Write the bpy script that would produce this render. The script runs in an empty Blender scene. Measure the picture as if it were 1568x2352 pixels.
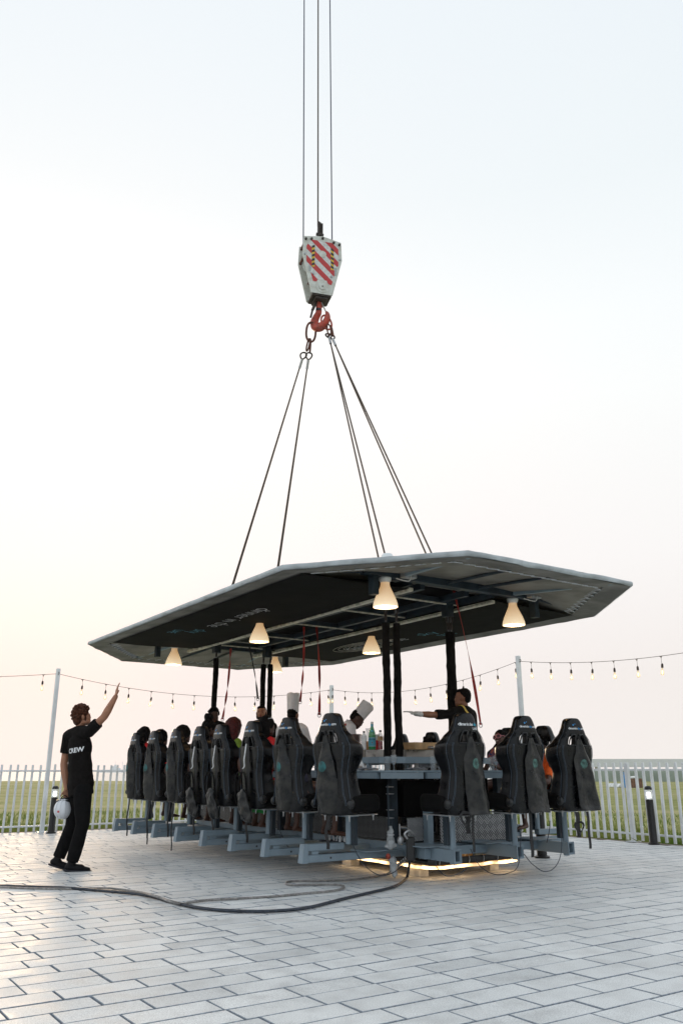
import bpy, bmesh, math, random
from mathutils import Vector, Matrix, noise
from mathutils.bvhtree import BVHTree

SC = bpy.context.scene
COL = SC.collection
R = math.radians
V = Vector
rnd = random.Random(7)

# ------------------------------------------------------------------ camera
EYE = 1.1
PITCH = math.atan(593 / 1870.0)
cam_d = bpy.data.cameras.new('camera')
cam = bpy.data.objects.new('camera', cam_d)
COL.objects.link(cam)
cam.location = (0, 0, EYE)
cam.rotation_euler = (math.pi / 2 + PITCH, 0, 0)
cam_d.sensor_fit = 'VERTICAL'
cam_d.sensor_height = 36
cam_d.sensor_width = 24
cam_d.lens = 36 * 1870 / 2352
cam_d.clip_start = 0.1
cam_d.clip_end = 9000
SC.camera = cam

# ------------------------------------------------------------------ sky, sun, exposure
SUN_AZ, SUN_EL = -20.5, 5.5          # degrees from +Y (towards +X), elevation
W = bpy.data.worlds.new('World')
SC.world = W
W.use_nodes = True
nt = W.node_tree
nt.nodes.clear()
N = nt.nodes.new
Lk = nt.links.new
out = N('ShaderNodeOutputWorld')
sky = N('ShaderNodeTexSky')
sky.sky_type = 'NISHITA'
sky.sun_disc = False
sky.sun_elevation = R(SUN_EL)
sky.sun_rotation = R(SUN_AZ)
sky.dust_density = 4.0
sky.air_density = 1.0
sky.altitude = 0
bgs = N('ShaderNodeBackground')
bgs.inputs[1].default_value = 0.05
tc = N('ShaderNodeTexCoord')
nrm = N('ShaderNodeVectorMath'); nrm.operation = 'NORMALIZE'
Lk(tc.outputs['Generated'], nrm.inputs[0])
sep = N('ShaderNodeSeparateXYZ'); Lk(nrm.outputs[0], sep.inputs[0])
# the low haze swallows the clear sky's own light near the horizon
zz = N('ShaderNodeMath'); zz.operation = 'MULTIPLY'; zz.inputs[1].default_value = 2.0; zz.use_clamp = True
Lk(sep.outputs['Z'], zz.inputs[0])
zp = N('ShaderNodeMath'); zp.operation = 'POWER'; Lk(zz.outputs[0], zp.inputs[0]); zp.inputs[1].default_value = 3.0
sks = N('ShaderNodeVectorMath'); sks.operation = 'SCALE'
Lk(sky.outputs[0], sks.inputs[0]); Lk(zp.outputs[0], sks.inputs['Scale']); Lk(sks.outputs[0], bgs.inputs[0])
# thin bright dusk haze: colour by height above the horizon
rampz = N('ShaderNodeValToRGB')
el = rampz.color_ramp.elements
el[0].position = 0.0; el[0].color = (0.925, 0.88, 0.845, 1)
el[1].position = 1.0; el[1].color = (0.82, 0.87, 0.92, 1)
for p_, c_ in ((0.10, (0.92, 0.875, 0.845, 1)), (0.24, (0.95, 0.935, 0.925, 1)), (0.42, (0.93, 0.945, 0.94, 1)),
               (0.62, (0.83, 0.875, 0.89, 1)), (0.85, (0.82, 0.87, 0.91, 1))):
    e_ = el.new(p_); e_.color = c_
Lk(sep.outputs['Z'], rampz.inputs[0])
# glow of the veiled sun
sd = N('ShaderNodeCombineXYZ')
saz, sel = R(SUN_AZ), R(SUN_EL)
SUNV = V((math.sin(saz) * math.cos(sel), math.cos(saz) * math.cos(sel), math.sin(sel)))
for i in range(3):
    sd.inputs[i].default_value = SUNV[i]
dot = N('ShaderNodeVectorMath'); dot.operation = 'DOT_PRODUCT'
Lk(nrm.outputs[0], dot.inputs[0]); Lk(sd.outputs[0], dot.inputs[1])
def powr(src, lo, hi, ex):
    mr = N('ShaderNodeMapRange'); mr.inputs[1].default_value = lo; mr.inputs[2].default_value = hi
    Lk(src, mr.inputs[0])
    m = N('ShaderNodeMath'); m.operation = 'POWER'; m.inputs[1].default_value = ex
    Lk(mr.outputs[0], m.inputs[0])
    return m.outputs[0]
broad = powr(dot.outputs['Value'], -0.9, 0.6, 1.2)
tight = powr(dot.outputs['Value'], 0.55, 1.0, 3.0)
disc = powr(dot.outputs['Value'], 0.965, 1.0, 2.0)
mul = N('ShaderNodeMix'); mul.data_type = 'RGBA'
mul.inputs[6].default_value = (0.84, 0.89, 0.95, 1)        # side away from the sun, relative
mul.inputs[7].default_value = (1.0, 1.0, 1.0, 1)
Lk(broad, mul.inputs[0])
veil = N('ShaderNodeVectorMath'); veil.operation = 'MULTIPLY'
Lk(rampz.outputs[0], veil.inputs[0]); Lk(mul.outputs[2], veil.inputs[1])
g1 = N('ShaderNodeVectorMath'); g1.operation = 'SCALE'; g1.inputs[0].default_value = (0.07, 0.0, 0.0)
Lk(tight, g1.inputs['Scale'])
g2 = N('ShaderNodeVectorMath'); g2.operation = 'SCALE'; g2.inputs[0].default_value = (0.12, 0.06, 0.0)
Lk(disc, g2.inputs['Scale'])
a1 = N('ShaderNodeVectorMath'); a1.operation = 'ADD'; Lk(veil.outputs[0], a1.inputs[0]); Lk(g1.outputs[0], a1.inputs[1])
a2 = N('ShaderNodeVectorMath'); a2.operation = 'ADD'; Lk(a1.outputs[0], a2.inputs[0]); Lk(g2.outputs[0], a2.inputs[1])
bgh = N('ShaderNodeBackground'); bgh.inputs[1].default_value = 1.0
Lk(a2.outputs[0], bgh.inputs[0])
addsh = N('ShaderNodeAddShader'); Lk(bgs.outputs[0], addsh.inputs[0]); Lk(bgh.outputs[0], addsh.inputs[1])
Lk(addsh.outputs[0], out.inputs[0])

sun_d = bpy.data.lights.new('sun', 'SUN')
sun_d.energy = 1.3
sun_d.angle = R(10)
sun_d.color = (1.0, 0.72, 0.46)
sun = bpy.data.objects.new('sun', sun_d)
COL.objects.link(sun)
sun.rotation_euler = SUNV.to_track_quat('Z', 'Y').to_euler()
SC.view_settings.view_transform = 'Standard'
SC.view_settings.look = 'None'
SC.view_settings.exposure = 0.0
SC.view_settings.gamma = 1.0
SC.view_settings.use_curve_mapping = False
cy = SC.cycles
cy.max_bounces = 6; cy.diffuse_bounces = 3; cy.glossy_bounces = 3; cy.transmission_bounces = 4
cy.transparent_max_bounces = 12
cy.use_denoising = True
cy.sample_clamp_indirect = 4.0
cy.caustics_reflective = False; cy.caustics_refractive = False

# ------------------------------------------------------------------ coordinate helpers
FX, CP, SP = 1870.0, math.cos(PITCH), math.sin(PITCH)
def at(px, py, D):
    """point of the place seen at (px, py) of the 1568x2352 survey picture, D metres ahead"""
    u, v = px - 784, 1176 - py
    den = FX * CP - v * SP
    return V((u / den * D, D, EYE + (FX * SP + v * CP) / den * D))
def proj(p):
    z = p[2] - EYE
    yc = p[1] * CP + z * SP
    zc = -p[1] * SP + z * CP
    return (784 + FX * p[0] / yc, 1176 - FX * zc / yc) if yc > 0.1 else (-9999, -9999)
GROT = R(-56)
GC = V((-0.17, 12.06, 0))
GM = Matrix.Translation(GC) @ Matrix.Rotation(GROT, 4, 'Z')
def G(s, t, z=0.0):
    return GM @ V((s, t, z))
E1 = V((math.cos(GROT), math.sin(GROT), 0))
E2 = V((-math.sin(GROT), math.cos(GROT), 0))

# ------------------------------------------------------------------ materials
def mat(name, col, rough=0.5, metal=0.0, nscale=0.0, namt=0.0, bump=0.0, bscale=None, emit=None, estr=0.0,
        spec=0.5, alpha=None, trans=0.0, sheen=0.0, rvar=0.0, col2=None, detail=4.0, coat=0.0, subs=0.0):
    m = bpy.data.materials.new(name)
    m.use_nodes = True
    t = m.node_tree
    b = t.nodes['Principled BSDF']
    b.inputs['Base Color'].default_value = (*col, 1)
    b.inputs['Roughness'].default_value = rough
    b.inputs['Metallic'].default_value = metal
    b.inputs['Specular IOR Level'].default_value = spec
    if trans: b.inputs['Transmission Weight'].default_value = trans
    if alpha is not None: b.inputs['Alpha'].default_value = alpha
    if sheen: b.inputs['Sheen Weight'].default_value = sheen
    if coat: b.inputs['Coat Weight'].default_value = coat
    if subs:
        b.inputs['Subsurface Weight'].default_value = subs
        b.inputs['Subsurface Radius'].default_value = (0.02, 0.01, 0.006)
    if emit:
        b.inputs['Emission Color'].default_value = (*emit, 1)
        b.inputs['Emission Strength'].default_value = estr
    if nscale:
        tcn = t.nodes.new('ShaderNodeTexCoord')
        no = t.nodes.new('ShaderNodeTexNoise')
        no.inputs['Scale'].default_value = nscale
        no.inputs['Detail'].default_value = detail
        t.links.new(tcn.outputs['Object'], no.inputs['Vector'])
        if namt or col2:
            mx = t.nodes.new('ShaderNodeMix'); mx.data_type = 'RGBA'
            c2 = col2 if col2 else tuple(min(1, c * (1 + namt)) for c in col)
            c1 = col if col2 else tuple(c * max(0, 1 - namt) for c in col)
            mx.inputs[6].default_value = (*c1, 1)
            mx.inputs[7].default_value = (*c2, 1)
            rp = t.nodes.new('ShaderNodeMapRange')
            rp.inputs[1].default_value = 0.36; rp.inputs[2].default_value = 0.66
            t.links.new(no.outputs['Fac'], rp.inputs[0])
            t.links.new(rp.outputs[0], mx.inputs[0])
            t.links.new(mx.outputs[2], b.inputs['Base Color'])
        if rvar:
            rr = t.nodes.new('ShaderNodeMapRange')
            rr.inputs[1].default_value = 0.3; rr.inputs[2].default_value = 0.7
            rr.inputs[3].default_value = max(0, rough - rvar); rr.inputs[4].default_value = min(1, rough + rvar)
            t.links.new(no.outputs['Fac'], rr.inputs[0]); t.links.new(rr.outputs[0], b.inputs['Roughness'])
        if bump:
            bs = bscale or nscale
            n2 = no
            if bs != nscale:
                n2 = t.nodes.new('ShaderNodeTexNoise'); n2.inputs['Scale'].default_value = bs
                n2.inputs['Detail'].default_value = 3
                t.links.new(tcn.outputs['Object'], n2.inputs['Vector'])
            bp = t.nodes.new('ShaderNodeBump'); bp.inputs['Strength'].default_value = min(1, bump)
            bp.inputs['Distance'].default_value = 0.01
            t.links.new(n2.outputs['Fac'], bp.inputs['Height']); t.links.new(bp.outputs[0], b.inputs['Normal'])
    return m

M = dict(
    steel=mat('painted_blue_grey_steel', (0.20, 0.265, 0.315), 0.42, 0, 5, 0.08, 0.08, 60, rvar=0.08),
    steel_dark=mat('dark_blue_steel', (0.020, 0.032, 0.043), 0.5, 0, 6, 0.3, 0.1, 50, rvar=0.1, spec=0.3),
    vinyl=mat('black_seat_vinyl', (0.0020, 0.0030, 0.0045), 0.30, 0, 7, 0.35, 0.12, 220, rvar=0.10, spec=0.32),
    vinyl_soft=mat('black_seat_cushion', (0.002, 0.0022, 0.0025), 0.75, 0, 8, 0.3, 0.2, 120, spec=0.12),
    cover=mat('worn_black_tarpaulin', (0.003, 0.005, 0.007), 0.36, 0, 11, 0, 0.8, 30, spec=0.36, col2=(0.034, 0.033, 0.030), rvar=0.12, detail=8),
    plastic=mat('black_plastic', (0.012, 0.013, 0.014), 0.35, 0, 20, 0.2),
    piping=mat('silver_blue_piping', (0.045, 0.065, 0.09), 0.4, 0, 60, 0.3),
    webbing=mat('black_webbing', (0.012, 0.012, 0.013), 0.7, 0, 90, 0.4, 0.2),
    white_strap=mat('white_webbing', (0.62, 0.64, 0.66), 0.6, 0, 60, 0.2, 0.2),
    red_strap=mat('red_webbing', (0.33, 0.018, 0.012), 0.6, 0, 80, 0.3, 0.2),
    teal=mat('faded_teal_print', (0.012, 0.10, 0.105), 0.5, 0, 22, 0.4),
    teal_worn=mat('worn_teal_print', (0.045, 0.11, 0.095), 0.6, 0, 30, 0.7),
    white_print=mat('white_print', (0.78, 0.80, 0.82), 0.5, 0, 60, 0.1),
    blue_print=mat('blue_print', (0.03, 0.27, 0.62), 0.5, 0, 60, 0.1),
    cyan_print=mat('cyan_print', (0.02, 0.36, 0.52), 0.5, 0, 60, 0.1),
    canopy_light=mat('pale_grey_canopy_fabric', (0.42, 0.46, 0.48), 0.5, 0, 5, 0.2, 0.7, 16, rvar=0.1),
    canopy_grey=mat('grey_canopy_underside', (0.17, 0.162, 0.15), 0.62, 0, 3, 0.35, 0.7, 12),
    lining=mat('end_lining_fabric', (0.20, 0.185, 0.155), 0.7, 0, 2.2, 0.3, 0.7, 9),
    canopy_black=mat('black_canopy_panel', (0.0045, 0.0045, 0.005), 0.85, 0, 3, 0.4, 0.6, 5, spec=0.1),
    rail=mat('galvanised_rail', (0.70, 0.66, 0.56), 0.45, 0.3, 12, 0.3),
    white_plastic=mat('white_plastic', (0.78, 0.78, 0.76), 0.4, 0, 30, 0.08),
    sleeve=mat('black_padded_sleeve', (0.0045, 0.004, 0.0038), 0.9, 0, 24, 0.5, 0.6, 40, spec=0.2),
    wire=mat('greased_steel_wire', (0.085, 0.062, 0.045), 0.55, 0.2, 90, 0.4, 0.5, 160),
    wire_grey=mat('grey_steel_wire', (0.16, 0.16, 0.17), 0.4, 0.6, 60, 0.3),
    rope_blue=mat('dark_blue_crane_wire', (0.045, 0.055, 0.10), 0.5, 0.3, 40, 0.3),
    rust=mat('rusty_forged_steel', (0.13, 0.045, 0.03), 0.7, 0.1, 26, 0.5, 0.5, 60),
    rust_dark=mat('dark_oily_steel', (0.045, 0.033, 0.028), 0.6, 0.2, 30, 0.5, 0.5, 60),
    hook_red=mat('worn_red_hook_paint', (0.55, 0.075, 0.045), 0.5, 0, 14, 0, 0.3, 50, col2=(0.30, 0.06, 0.04)),
    block_white=mat('scuffed_white_paint', (0.70, 0.73, 0.70), 0.5, 0, 13, 0, 0.3, 40, col2=(0.55, 0.55, 0.50), detail=9),
    stripe_red=mat('worn_red_sticker', (0.60, 0.035, 0.035), 0.45, 0, 22, 0, 0.1, 40, col2=(0.48, 0.045, 0.05), detail=8),
    stripe_white=mat('worn_white_sticker', (0.66, 0.68, 0.68), 0.45, 0, 22, 0.14, 0.1, 40, detail=8),
    yellow=mat('yellow_tape', (0.70, 0.47, 0.05), 0.5, 0, 30, 0.15),
    black_print=mat('black_tape', (0.02, 0.02, 0.03), 0.5, 0, 30, 0.2),
    alu=mat('aluminium', (0.45, 0.46, 0.47), 0.35, 0.7, 20, 0.15),
    inox=mat('stainless_counter', (0.42, 0.39, 0.36), 0.32, 0.75, 14, 0.15, 0.1, 90, rvar=0.1),
    wood=mat('pale_pallet_wood', (0.52, 0.33, 0.13), 0.6, 0, 10, 0.3, 0.3, 30),
    oak=mat('light_wood_box', (0.50, 0.31, 0.15), 0.55, 0, 8, 0.25, 0.2, 40),
    concrete_white=mat('pale_foot_block', (0.6, 0.58, 0.52), 0.7, 0, 12, 0.2),
    fence=mat('white_fence_paint', (0.80, 0.83, 0.84), 0.4, 0, 4, 0.10, 0.1, 40),
    fence_post=mat('white_post_paint', (0.80, 0.83, 0.84), 0.35, 0, 3, 0.1, 0.1, 40),
    black_metal=mat('black_powder_coat', (0.012, 0.012, 0.013), 0.45, 0, 20, 0.3, 0.15, 60),
    cable_black=mat('black_rubber_cable', (0.020, 0.028, 0.042), 0.45, 0, 30, 0.4, 0.3, 60),
    cable_grey=mat('grey_cable', (0.24, 0.23, 0.22), 0.55, 0, 30, 0.3, 0.2, 60),
    poly=mat('crumpled_plastic_bag', (0.36, 0.38, 0.39), 0.3, 0, 18, 0.2, 0.9, 30, trans=0.0),
    light_wire=mat('brown_light_cable', (0.07, 0.045, 0.03), 0.6, 0, 40, 0.3),
    socket=mat('brown_bulb_socket', (0.05, 0.03, 0.02), 0.5, 0, 40, 0.3),
    skin_light=mat('light_brown_skin', (0.36, 0.165, 0.095), 0.5, 0, 20, 0.12, 0.15, 90, subs=0.08),
    skin_tan=mat('tan_skin', (0.25, 0.105, 0.055), 0.48, 0, 20, 0.12, 0.15, 90, subs=0.08),
    skin_dark=mat('dark_brown_skin', (0.075, 0.030, 0.018), 0.42, 0, 20, 0.15, 0.1, 90),
    hair_black=mat('black_hair', (0.003, 0.002, 0.002), 0.75, 0, 60, 0.5, 0.8, 90, spec=0.15),
    hair_brown=mat('curly_reddish_brown_hair', (0.062, 0.017, 0.006), 0.7, 0, 60, 0.5, 0.8, 90, spec=0.25),
    hair_red=mat('dark_red_dyed_hair', (0.055, 0.004, 0.003), 0.6, 0, 60, 0.5, 0.8, 90, spec=0.25),
    cloth_black=mat('black_cotton', (0.0055, 0.0045, 0.0043), 0.9, 0, 30, 0.3, 0.3, 60, spec=0.15),
    trouser_black=mat('black_trouser_cloth', (0.004, 0.004, 0.0045), 0.9, 0, 30, 0.3, 0.3, 50, spec=0.15),
    cloth_white=mat('white_chef_cotton', (0.80, 0.78, 0.78), 0.8, 0, 20, 0.05, 0.4, 40),
    cloth_red=mat('red_dress_cloth', (0.62, 0.010, 0.012), 0.7, 0, 20, 0.15, 0.4, 30),
    cloth_maroon=mat('crimson_skirt_cloth', (0.28, 0.006, 0.022), 0.8, 0, 20, 0.15, 0.4, 30),
    cloth_green=mat('lime_green_cloth', (0.16, 0.25, 0.015), 0.7, 0, 20, 0.2, 0.4, 30),
    cloth_emerald=mat('emerald_green_skirt', (0.006, 0.23, 0.035), 0.7, 0, 20, 0.2, 0.4, 30),
    cloth_orange=mat('orange_tshirt_cloth', (0.78, 0.12, 0.012), 0.8, 0, 20, 0.1, 0.4, 30),
    cloth_print=mat('patterned_blouse', (0.05, 0.05, 0.2), 0.8, 0, 40, 0, 0.3, 30, col2=(0.5, 0.12, 0.03)),
    cloth_navy=mat('dark_navy_cloth', (0.015, 0.015, 0.03), 0.8, 0, 20, 0.3, 0.3, 30),
    shoe=mat('black_shoe', (0.006, 0.006, 0.008), 0.6, 0, 30, 0.3, 0.2, 60, spec=0.2),
    sole=mat('dark_grey_sole', (0.02, 0.022, 0.03), 0.7, 0, 30, 0.3),
    helmet=mat('white_helmet_shell', (0.74, 0.76, 0.79), 0.28, 0, 6, 0.04),
    eye=mat('dark_eye', (0.01, 0.008, 0.007), 0.2),
    pink=mat('pink_sunglass_frame', (0.72, 0.28, 0.32), 0.35),
    lens=mat('purple_sunglass_lens', (0.09, 0.025, 0.035), 0.12),
    teeth=mat('white_teeth', (0.75, 0.72, 0.68), 0.4),
    lips=mat('lips', (0.20, 0.05, 0.045), 0.45),
    gold_strap=mat('ochre_harness_webbing', (0.36, 0.25, 0.07), 0.7, 0, 60, 0.2),
    yellow_strap=mat('yellow_harness_webbing', (0.60, 0.47, 0.10), 0.7, 0, 60, 0.2),
    glove=mat('clear_plastic_glove', (0.55, 0.54, 0.52), 0.3, 0, 50, 0.3, 0.8, 60),
    green_glass=mat('green_bottle_glass', (0.030, 0.33, 0.12), 0.08, 0, alpha=0.80, spec=0.7),
    green_liquid=mat('pale_green_water_glass', (0.42, 0.55, 0.12), 0.1, 0, alpha=0.92),
    label_blue=mat('sky_blue_label', (0.09, 0.42, 0.56), 0.5, 0, 40, 0.08),
    label_dark=mat('navy_label_print', (0.012, 0.03, 0.12), 0.5),
    star_red=mat('maroon_star_print', (0.30, 0.02, 0.04), 0.5),
    clear=mat('clear_glass', (0.42, 0.47, 0.50), 0.04, 0, alpha=0.33, spec=1.0),
    clear_dense=mat('clear_bottle_plastic', (0.74, 0.76, 0.76), 0.12, 0, 20, 0.2, 0.3, 60, alpha=0.72),
    water=mat('water_in_glass', (0.55, 0.62, 0.70), 0.05, 0, alpha=0.55),
    juice=mat('orange_juice', (0.85, 0.34, 0.02), 0.3, 0),
    red_drink=mat('red_drink', (0.45, 0.012, 0.03), 0.15, 0, alpha=0.95),
    plate=mat('white_porcelain', (0.68, 0.66, 0.64), 0.3, 0, 10, 0.05),
    plate_rim=mat('maroon_plate_rim', (0.10, 0.02, 0.015), 0.4),
    napkin_grey=mat('grey_cloth_napkin', (0.15, 0.16, 0.18), 0.9, 0, 20, 0.2, 0.5, 50),
    paper=mat('white_paper_card', (0.78, 0.79, 0.78), 0.7, 0, 30, 0.05),
    stone_print=mat('brown_card_print', (0.22, 0.16, 0.13), 0.7),
    hedge=mat('distant_dull_green_bank', (0.23, 0.27, 0.215), 0.95, 0, 0.6, 0.14, 0.2, 6),
    pavilion=mat('distant_white_wall', (0.78, 0.80, 0.80), 0.7, 0, 0.3, 0.05),
    trunk=mat('weed_stem', (0.18, 0.17, 0.05), 0.9),
    cardboard=mat('brown_cardboard', (0.17, 0.09, 0.055), 0.9, 0, 6, 0.3),
    tarp_blue=mat('bright_blue_plastic', (0.015, 0.25, 0.62), 0.5, 0, 5, 0.2),
)
def emis(name, col, stg, base=(0.9, 0.85, 0.75)):
    return mat(name, base, 0.4, emit=col, estr=stg)
M['shade'] = mat('lit_opal_lamp_shade', (0.85, 0.80, 0.70), 0.35, 0, 3, 0.03, emit=(1.0, 0.66, 0.34), estr=0.62)
def grade_emission(m, z0, z1, c0, c1, s0, s1, nz=None):
    t = m.node_tree; b = t.nodes['Principled BSDF']
    tcn = t.nodes.new('ShaderNodeTexCoord'); sx = t.nodes.new('ShaderNodeSeparateXYZ'); t.links.new(tcn.outputs['Object'], sx.inputs[0])
    mr = t.nodes.new('ShaderNodeMapRange'); mr.inputs[1].default_value = z0; mr.inputs[2].default_value = z1
    t.links.new(sx.outputs['Z'], mr.inputs[0])
    src = mr.outputs[0]
    if nz:
        no = t.nodes.new('ShaderNodeTexNoise'); no.inputs['Scale'].default_value = nz; t.links.new(tcn.outputs['Object'], no.inputs['Vector'])
        m2 = t.nodes.new('ShaderNodeMapRange'); m2.inputs[1].default_value = 0.35; m2.inputs[2].default_value = 0.65; t.links.new(no.outputs['Fac'], m2.inputs[0]); src = m2.outputs[0]
    mx = t.nodes.new('ShaderNodeMix'); mx.data_type = 'RGBA'; mx.inputs[6].default_value = (*c0, 1); mx.inputs[7].default_value = (*c1, 1)
    t.links.new(src, mx.inputs[0]); t.links.new(mx.outputs[2], b.inputs['Emission Color'])
    m3 = t.nodes.new('ShaderNodeMapRange'); m3.inputs[3].default_value = s0; m3.inputs[4].default_value = s1
    t.links.new(src, m3.inputs[0]); t.links.new(m3.outputs[0], b.inputs['Emission Strength'])
# the opal glass is brightest low down, beside the bulb
grade_emission(M['shade'], 0.02, 0.24, (1.0, 0.76, 0.46), (1.0, 0.55, 0.22), 0.72, 0.42)
M['shade_in'] = emis('lamp_shade_mouth', (1.0, 0.82, 0.58), 1.25)
M['led'] = emis('warm_led_strip', (1.0, 0.60, 0.26), 5.5)
grade_emission(M['led'], 0, 1, (1.0, 0.56, 0.22), (1.0, 0.66, 0.32), 0.9, 5.5, nz=7.0)
M['filament'] = emis('glowing_filament', (1.0, 0.86, 0.60), 3.0)
M['bulb'] = mat('bulb_glass', (0.95, 0.72, 0.40), 0.08, 0, alpha=0.55, spec=0.6, emit=(1.0, 0.84, 0.60), estr=0.2)
M['bollard_glow'] = emis('bollard_lamp', (0.97, 0.98, 1.0), 3.0)
M['bollard_glass'] = mat('bollard_glass', (0.85, 0.9, 0.92), 0.08, 0, alpha=0.35, spec=0.8)

def tread_mat(k):
    m = mat('aluminium_tread_plate', (0.30, 0.31, 0.31), 0.42, 0.6)
    t = m.node_tree; b = t.nodes['Principled BSDF']
    tcn = t.nodes.new('ShaderNodeTexCoord')
    def bars(rot, off):
        mp = t.nodes.new('ShaderNodeMapping'); mp.inputs['Rotation'].default_value = (0, 0, rot)
        mp.inputs['Location'].default_value = off
        t.links.new(tcn.outputs['UV'], mp.inputs[0])
        w = t.nodes.new('ShaderNodeTexWave'); w.inputs['Scale'].default_value = 14; w.wave_profile = 'SIN'
        t.links.new(mp.outputs[0], w.inputs['Vector'])
        return w.outputs['Fac']
    ck = t.nodes.new('ShaderNodeTexChecker'); ck.inputs['Scale'].default_value = 14
    mp = t.nodes.new('ShaderNodeMapping'); mp.inputs['Rotation'].default_value = (0, 0, R(45)); mp.inputs['Scale'].default_value = (1.0, 1.0, 1)
    t.links.new(tcn.outputs['UV'], mp.inputs[0]); t.links.new(mp.outputs[0], ck.inputs['Vector'])
    mx = t.nodes.new('ShaderNodeMix'); t.links.new(ck.outputs['Fac'], mx.inputs[0])
    t.links.new(bars(R(45), (0, 0, 0)), mx.inputs[2]); t.links.new(bars(R(-45), (0, 0, 0)), mx.inputs[3])
    cr = t.nodes.new('ShaderNodeValToRGB'); cr.color_ramp.elements[0].position = 0.42; cr.color_ramp.elements[1].position = 0.6
    cr.color_ramp.elements[0].color = (0.10, 0.105, 0.11, 1); cr.color_ramp.elements[1].color = (0.42, 0.43, 0.44, 1)
    t.links.new(mx.outputs[0], cr.inputs[0])
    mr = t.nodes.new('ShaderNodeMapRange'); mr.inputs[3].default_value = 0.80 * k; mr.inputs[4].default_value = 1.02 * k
    t.links.new(ck.outputs['Fac'], mr.inputs[0])
    sc_ = t.nodes.new('ShaderNodeVectorMath'); sc_.operation = 'SCALE'
    t.links.new(cr.outputs[0], sc_.inputs[0]); t.links.new(mr.outputs[0], sc_.inputs['Scale']); t.links.new(sc_.outputs[0], b.inputs['Base Color'])
    bp = t.nodes.new('ShaderNodeBump'); bp.inputs['Strength'].default_value = 0.6; bp.inputs['Distance'].default_value = 0.004
    t.links.new(mx.outputs[0], bp.inputs['Height']); t.links.new(bp.outputs[0], b.inputs['Normal'])
    return m
M['tread'] = tread_mat(1.0)
M['tread_shaded'] = tread_mat(0.4)  # long side plates: shade under the seats put into the colour

def paver_mat():
    m = bpy.data.materials.new('speckled_grey_paver'); m.use_nodes = True
    t = m.node_tree; b = t.nodes['Principled BSDF']
    geo = t.nodes.new('ShaderNodeNewGeometry')
    at_ = t.nodes.new('ShaderNodeAttribute'); at_.attribute_name = 'tone'
    big = t.nodes.new('ShaderNodeTexNoise'); big.inputs['Scale'].default_value = 0.9; big.inputs['Detail'].default_value = 5
    sp = t.nodes.new('ShaderNodeTexNoise'); sp.inputs['Scale'].default_value = 170; sp.inputs['Detail'].default_value = 2
    st = t.nodes.new('ShaderNodeTexNoise'); st.inputs['Scale'].default_value = 6; st.inputs['Detail'].default_value = 6
    for n_ in (big, sp, st): t.links.new(geo.outputs['Position'], n_.inputs['Vector'])
    base = t.nodes.new('ShaderNodeMix'); base.data_type = 'RGBA'
    base.inputs[6].default_value = (0.59, 0.605, 0.605, 1); base.inputs[7].default_value = (0.735, 0.745, 0.735, 1)
    t.links.new(at_.outputs['Fac'], base.inputs[0])
    def over(prev, src, lo, hi, c0, c1):
        mr = t.nodes.new('ShaderNodeMapRange'); mr.inputs[1].default_value = lo; mr.inputs[2].default_value = hi
        mr.inputs[3].default_value = c0; mr.inputs[4].default_value = c1
        t.links.new(src, mr.inputs[0])
        s_ = t.nodes.new('ShaderNodeVectorMath'); s_.operation = 'SCALE'
        t.links.new(prev, s_.inputs[0]); t.links.new(mr.outputs[0], s_.inputs['Scale'])
        return s_.outputs[0]
    c = over(base.outputs[2], sp.outputs['Fac'], 0.35, 0.65, 0.82, 1.18)
    c = over(c, big.outputs['Fac'], 0.3, 0.7, 0.9, 1.1)
    c = over(c, st.outputs['Fac'], 0.3, 0.55, 0.88, 1.03)
    t.links.new(c, b.inputs['Base Color'])
    rr = t.nodes.new('ShaderNodeMapRange'); rr.inputs[3].default_value = 0.48; rr.inputs[4].default_value = 0.66
    rr.inputs[1].default_value = 0.3; rr.inputs[2].default_value = 0.7
    t.links.new(st.outputs['Fac'], rr.inputs[0]); t.links.new(rr.outputs[0], b.inputs['Roughness'])
    b.inputs['Specular IOR Level'].default_value = 0.55
    bp = t.nodes.new('ShaderNodeBump'); bp.inputs['Strength'].default_value = 0.28; bp.inputs['Distance'].default_value = 0.003
    t.links.new(sp.outputs['Fac'], bp.inputs['Height']); t.links.new(bp.outputs[0], b.inputs['Normal'])
    return m
M['paver'] = paver_mat()
M['joint'] = mat('dark_joint_sand', (0.30, 0.335, 0.38), 0.9, 0, 30, 0.3)
M['kerb'] = mat('pinkish_edge_kerb', (0.33, 0.27, 0.23), 0.8, 0, 5, 0.2, 0.3, 40)

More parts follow.
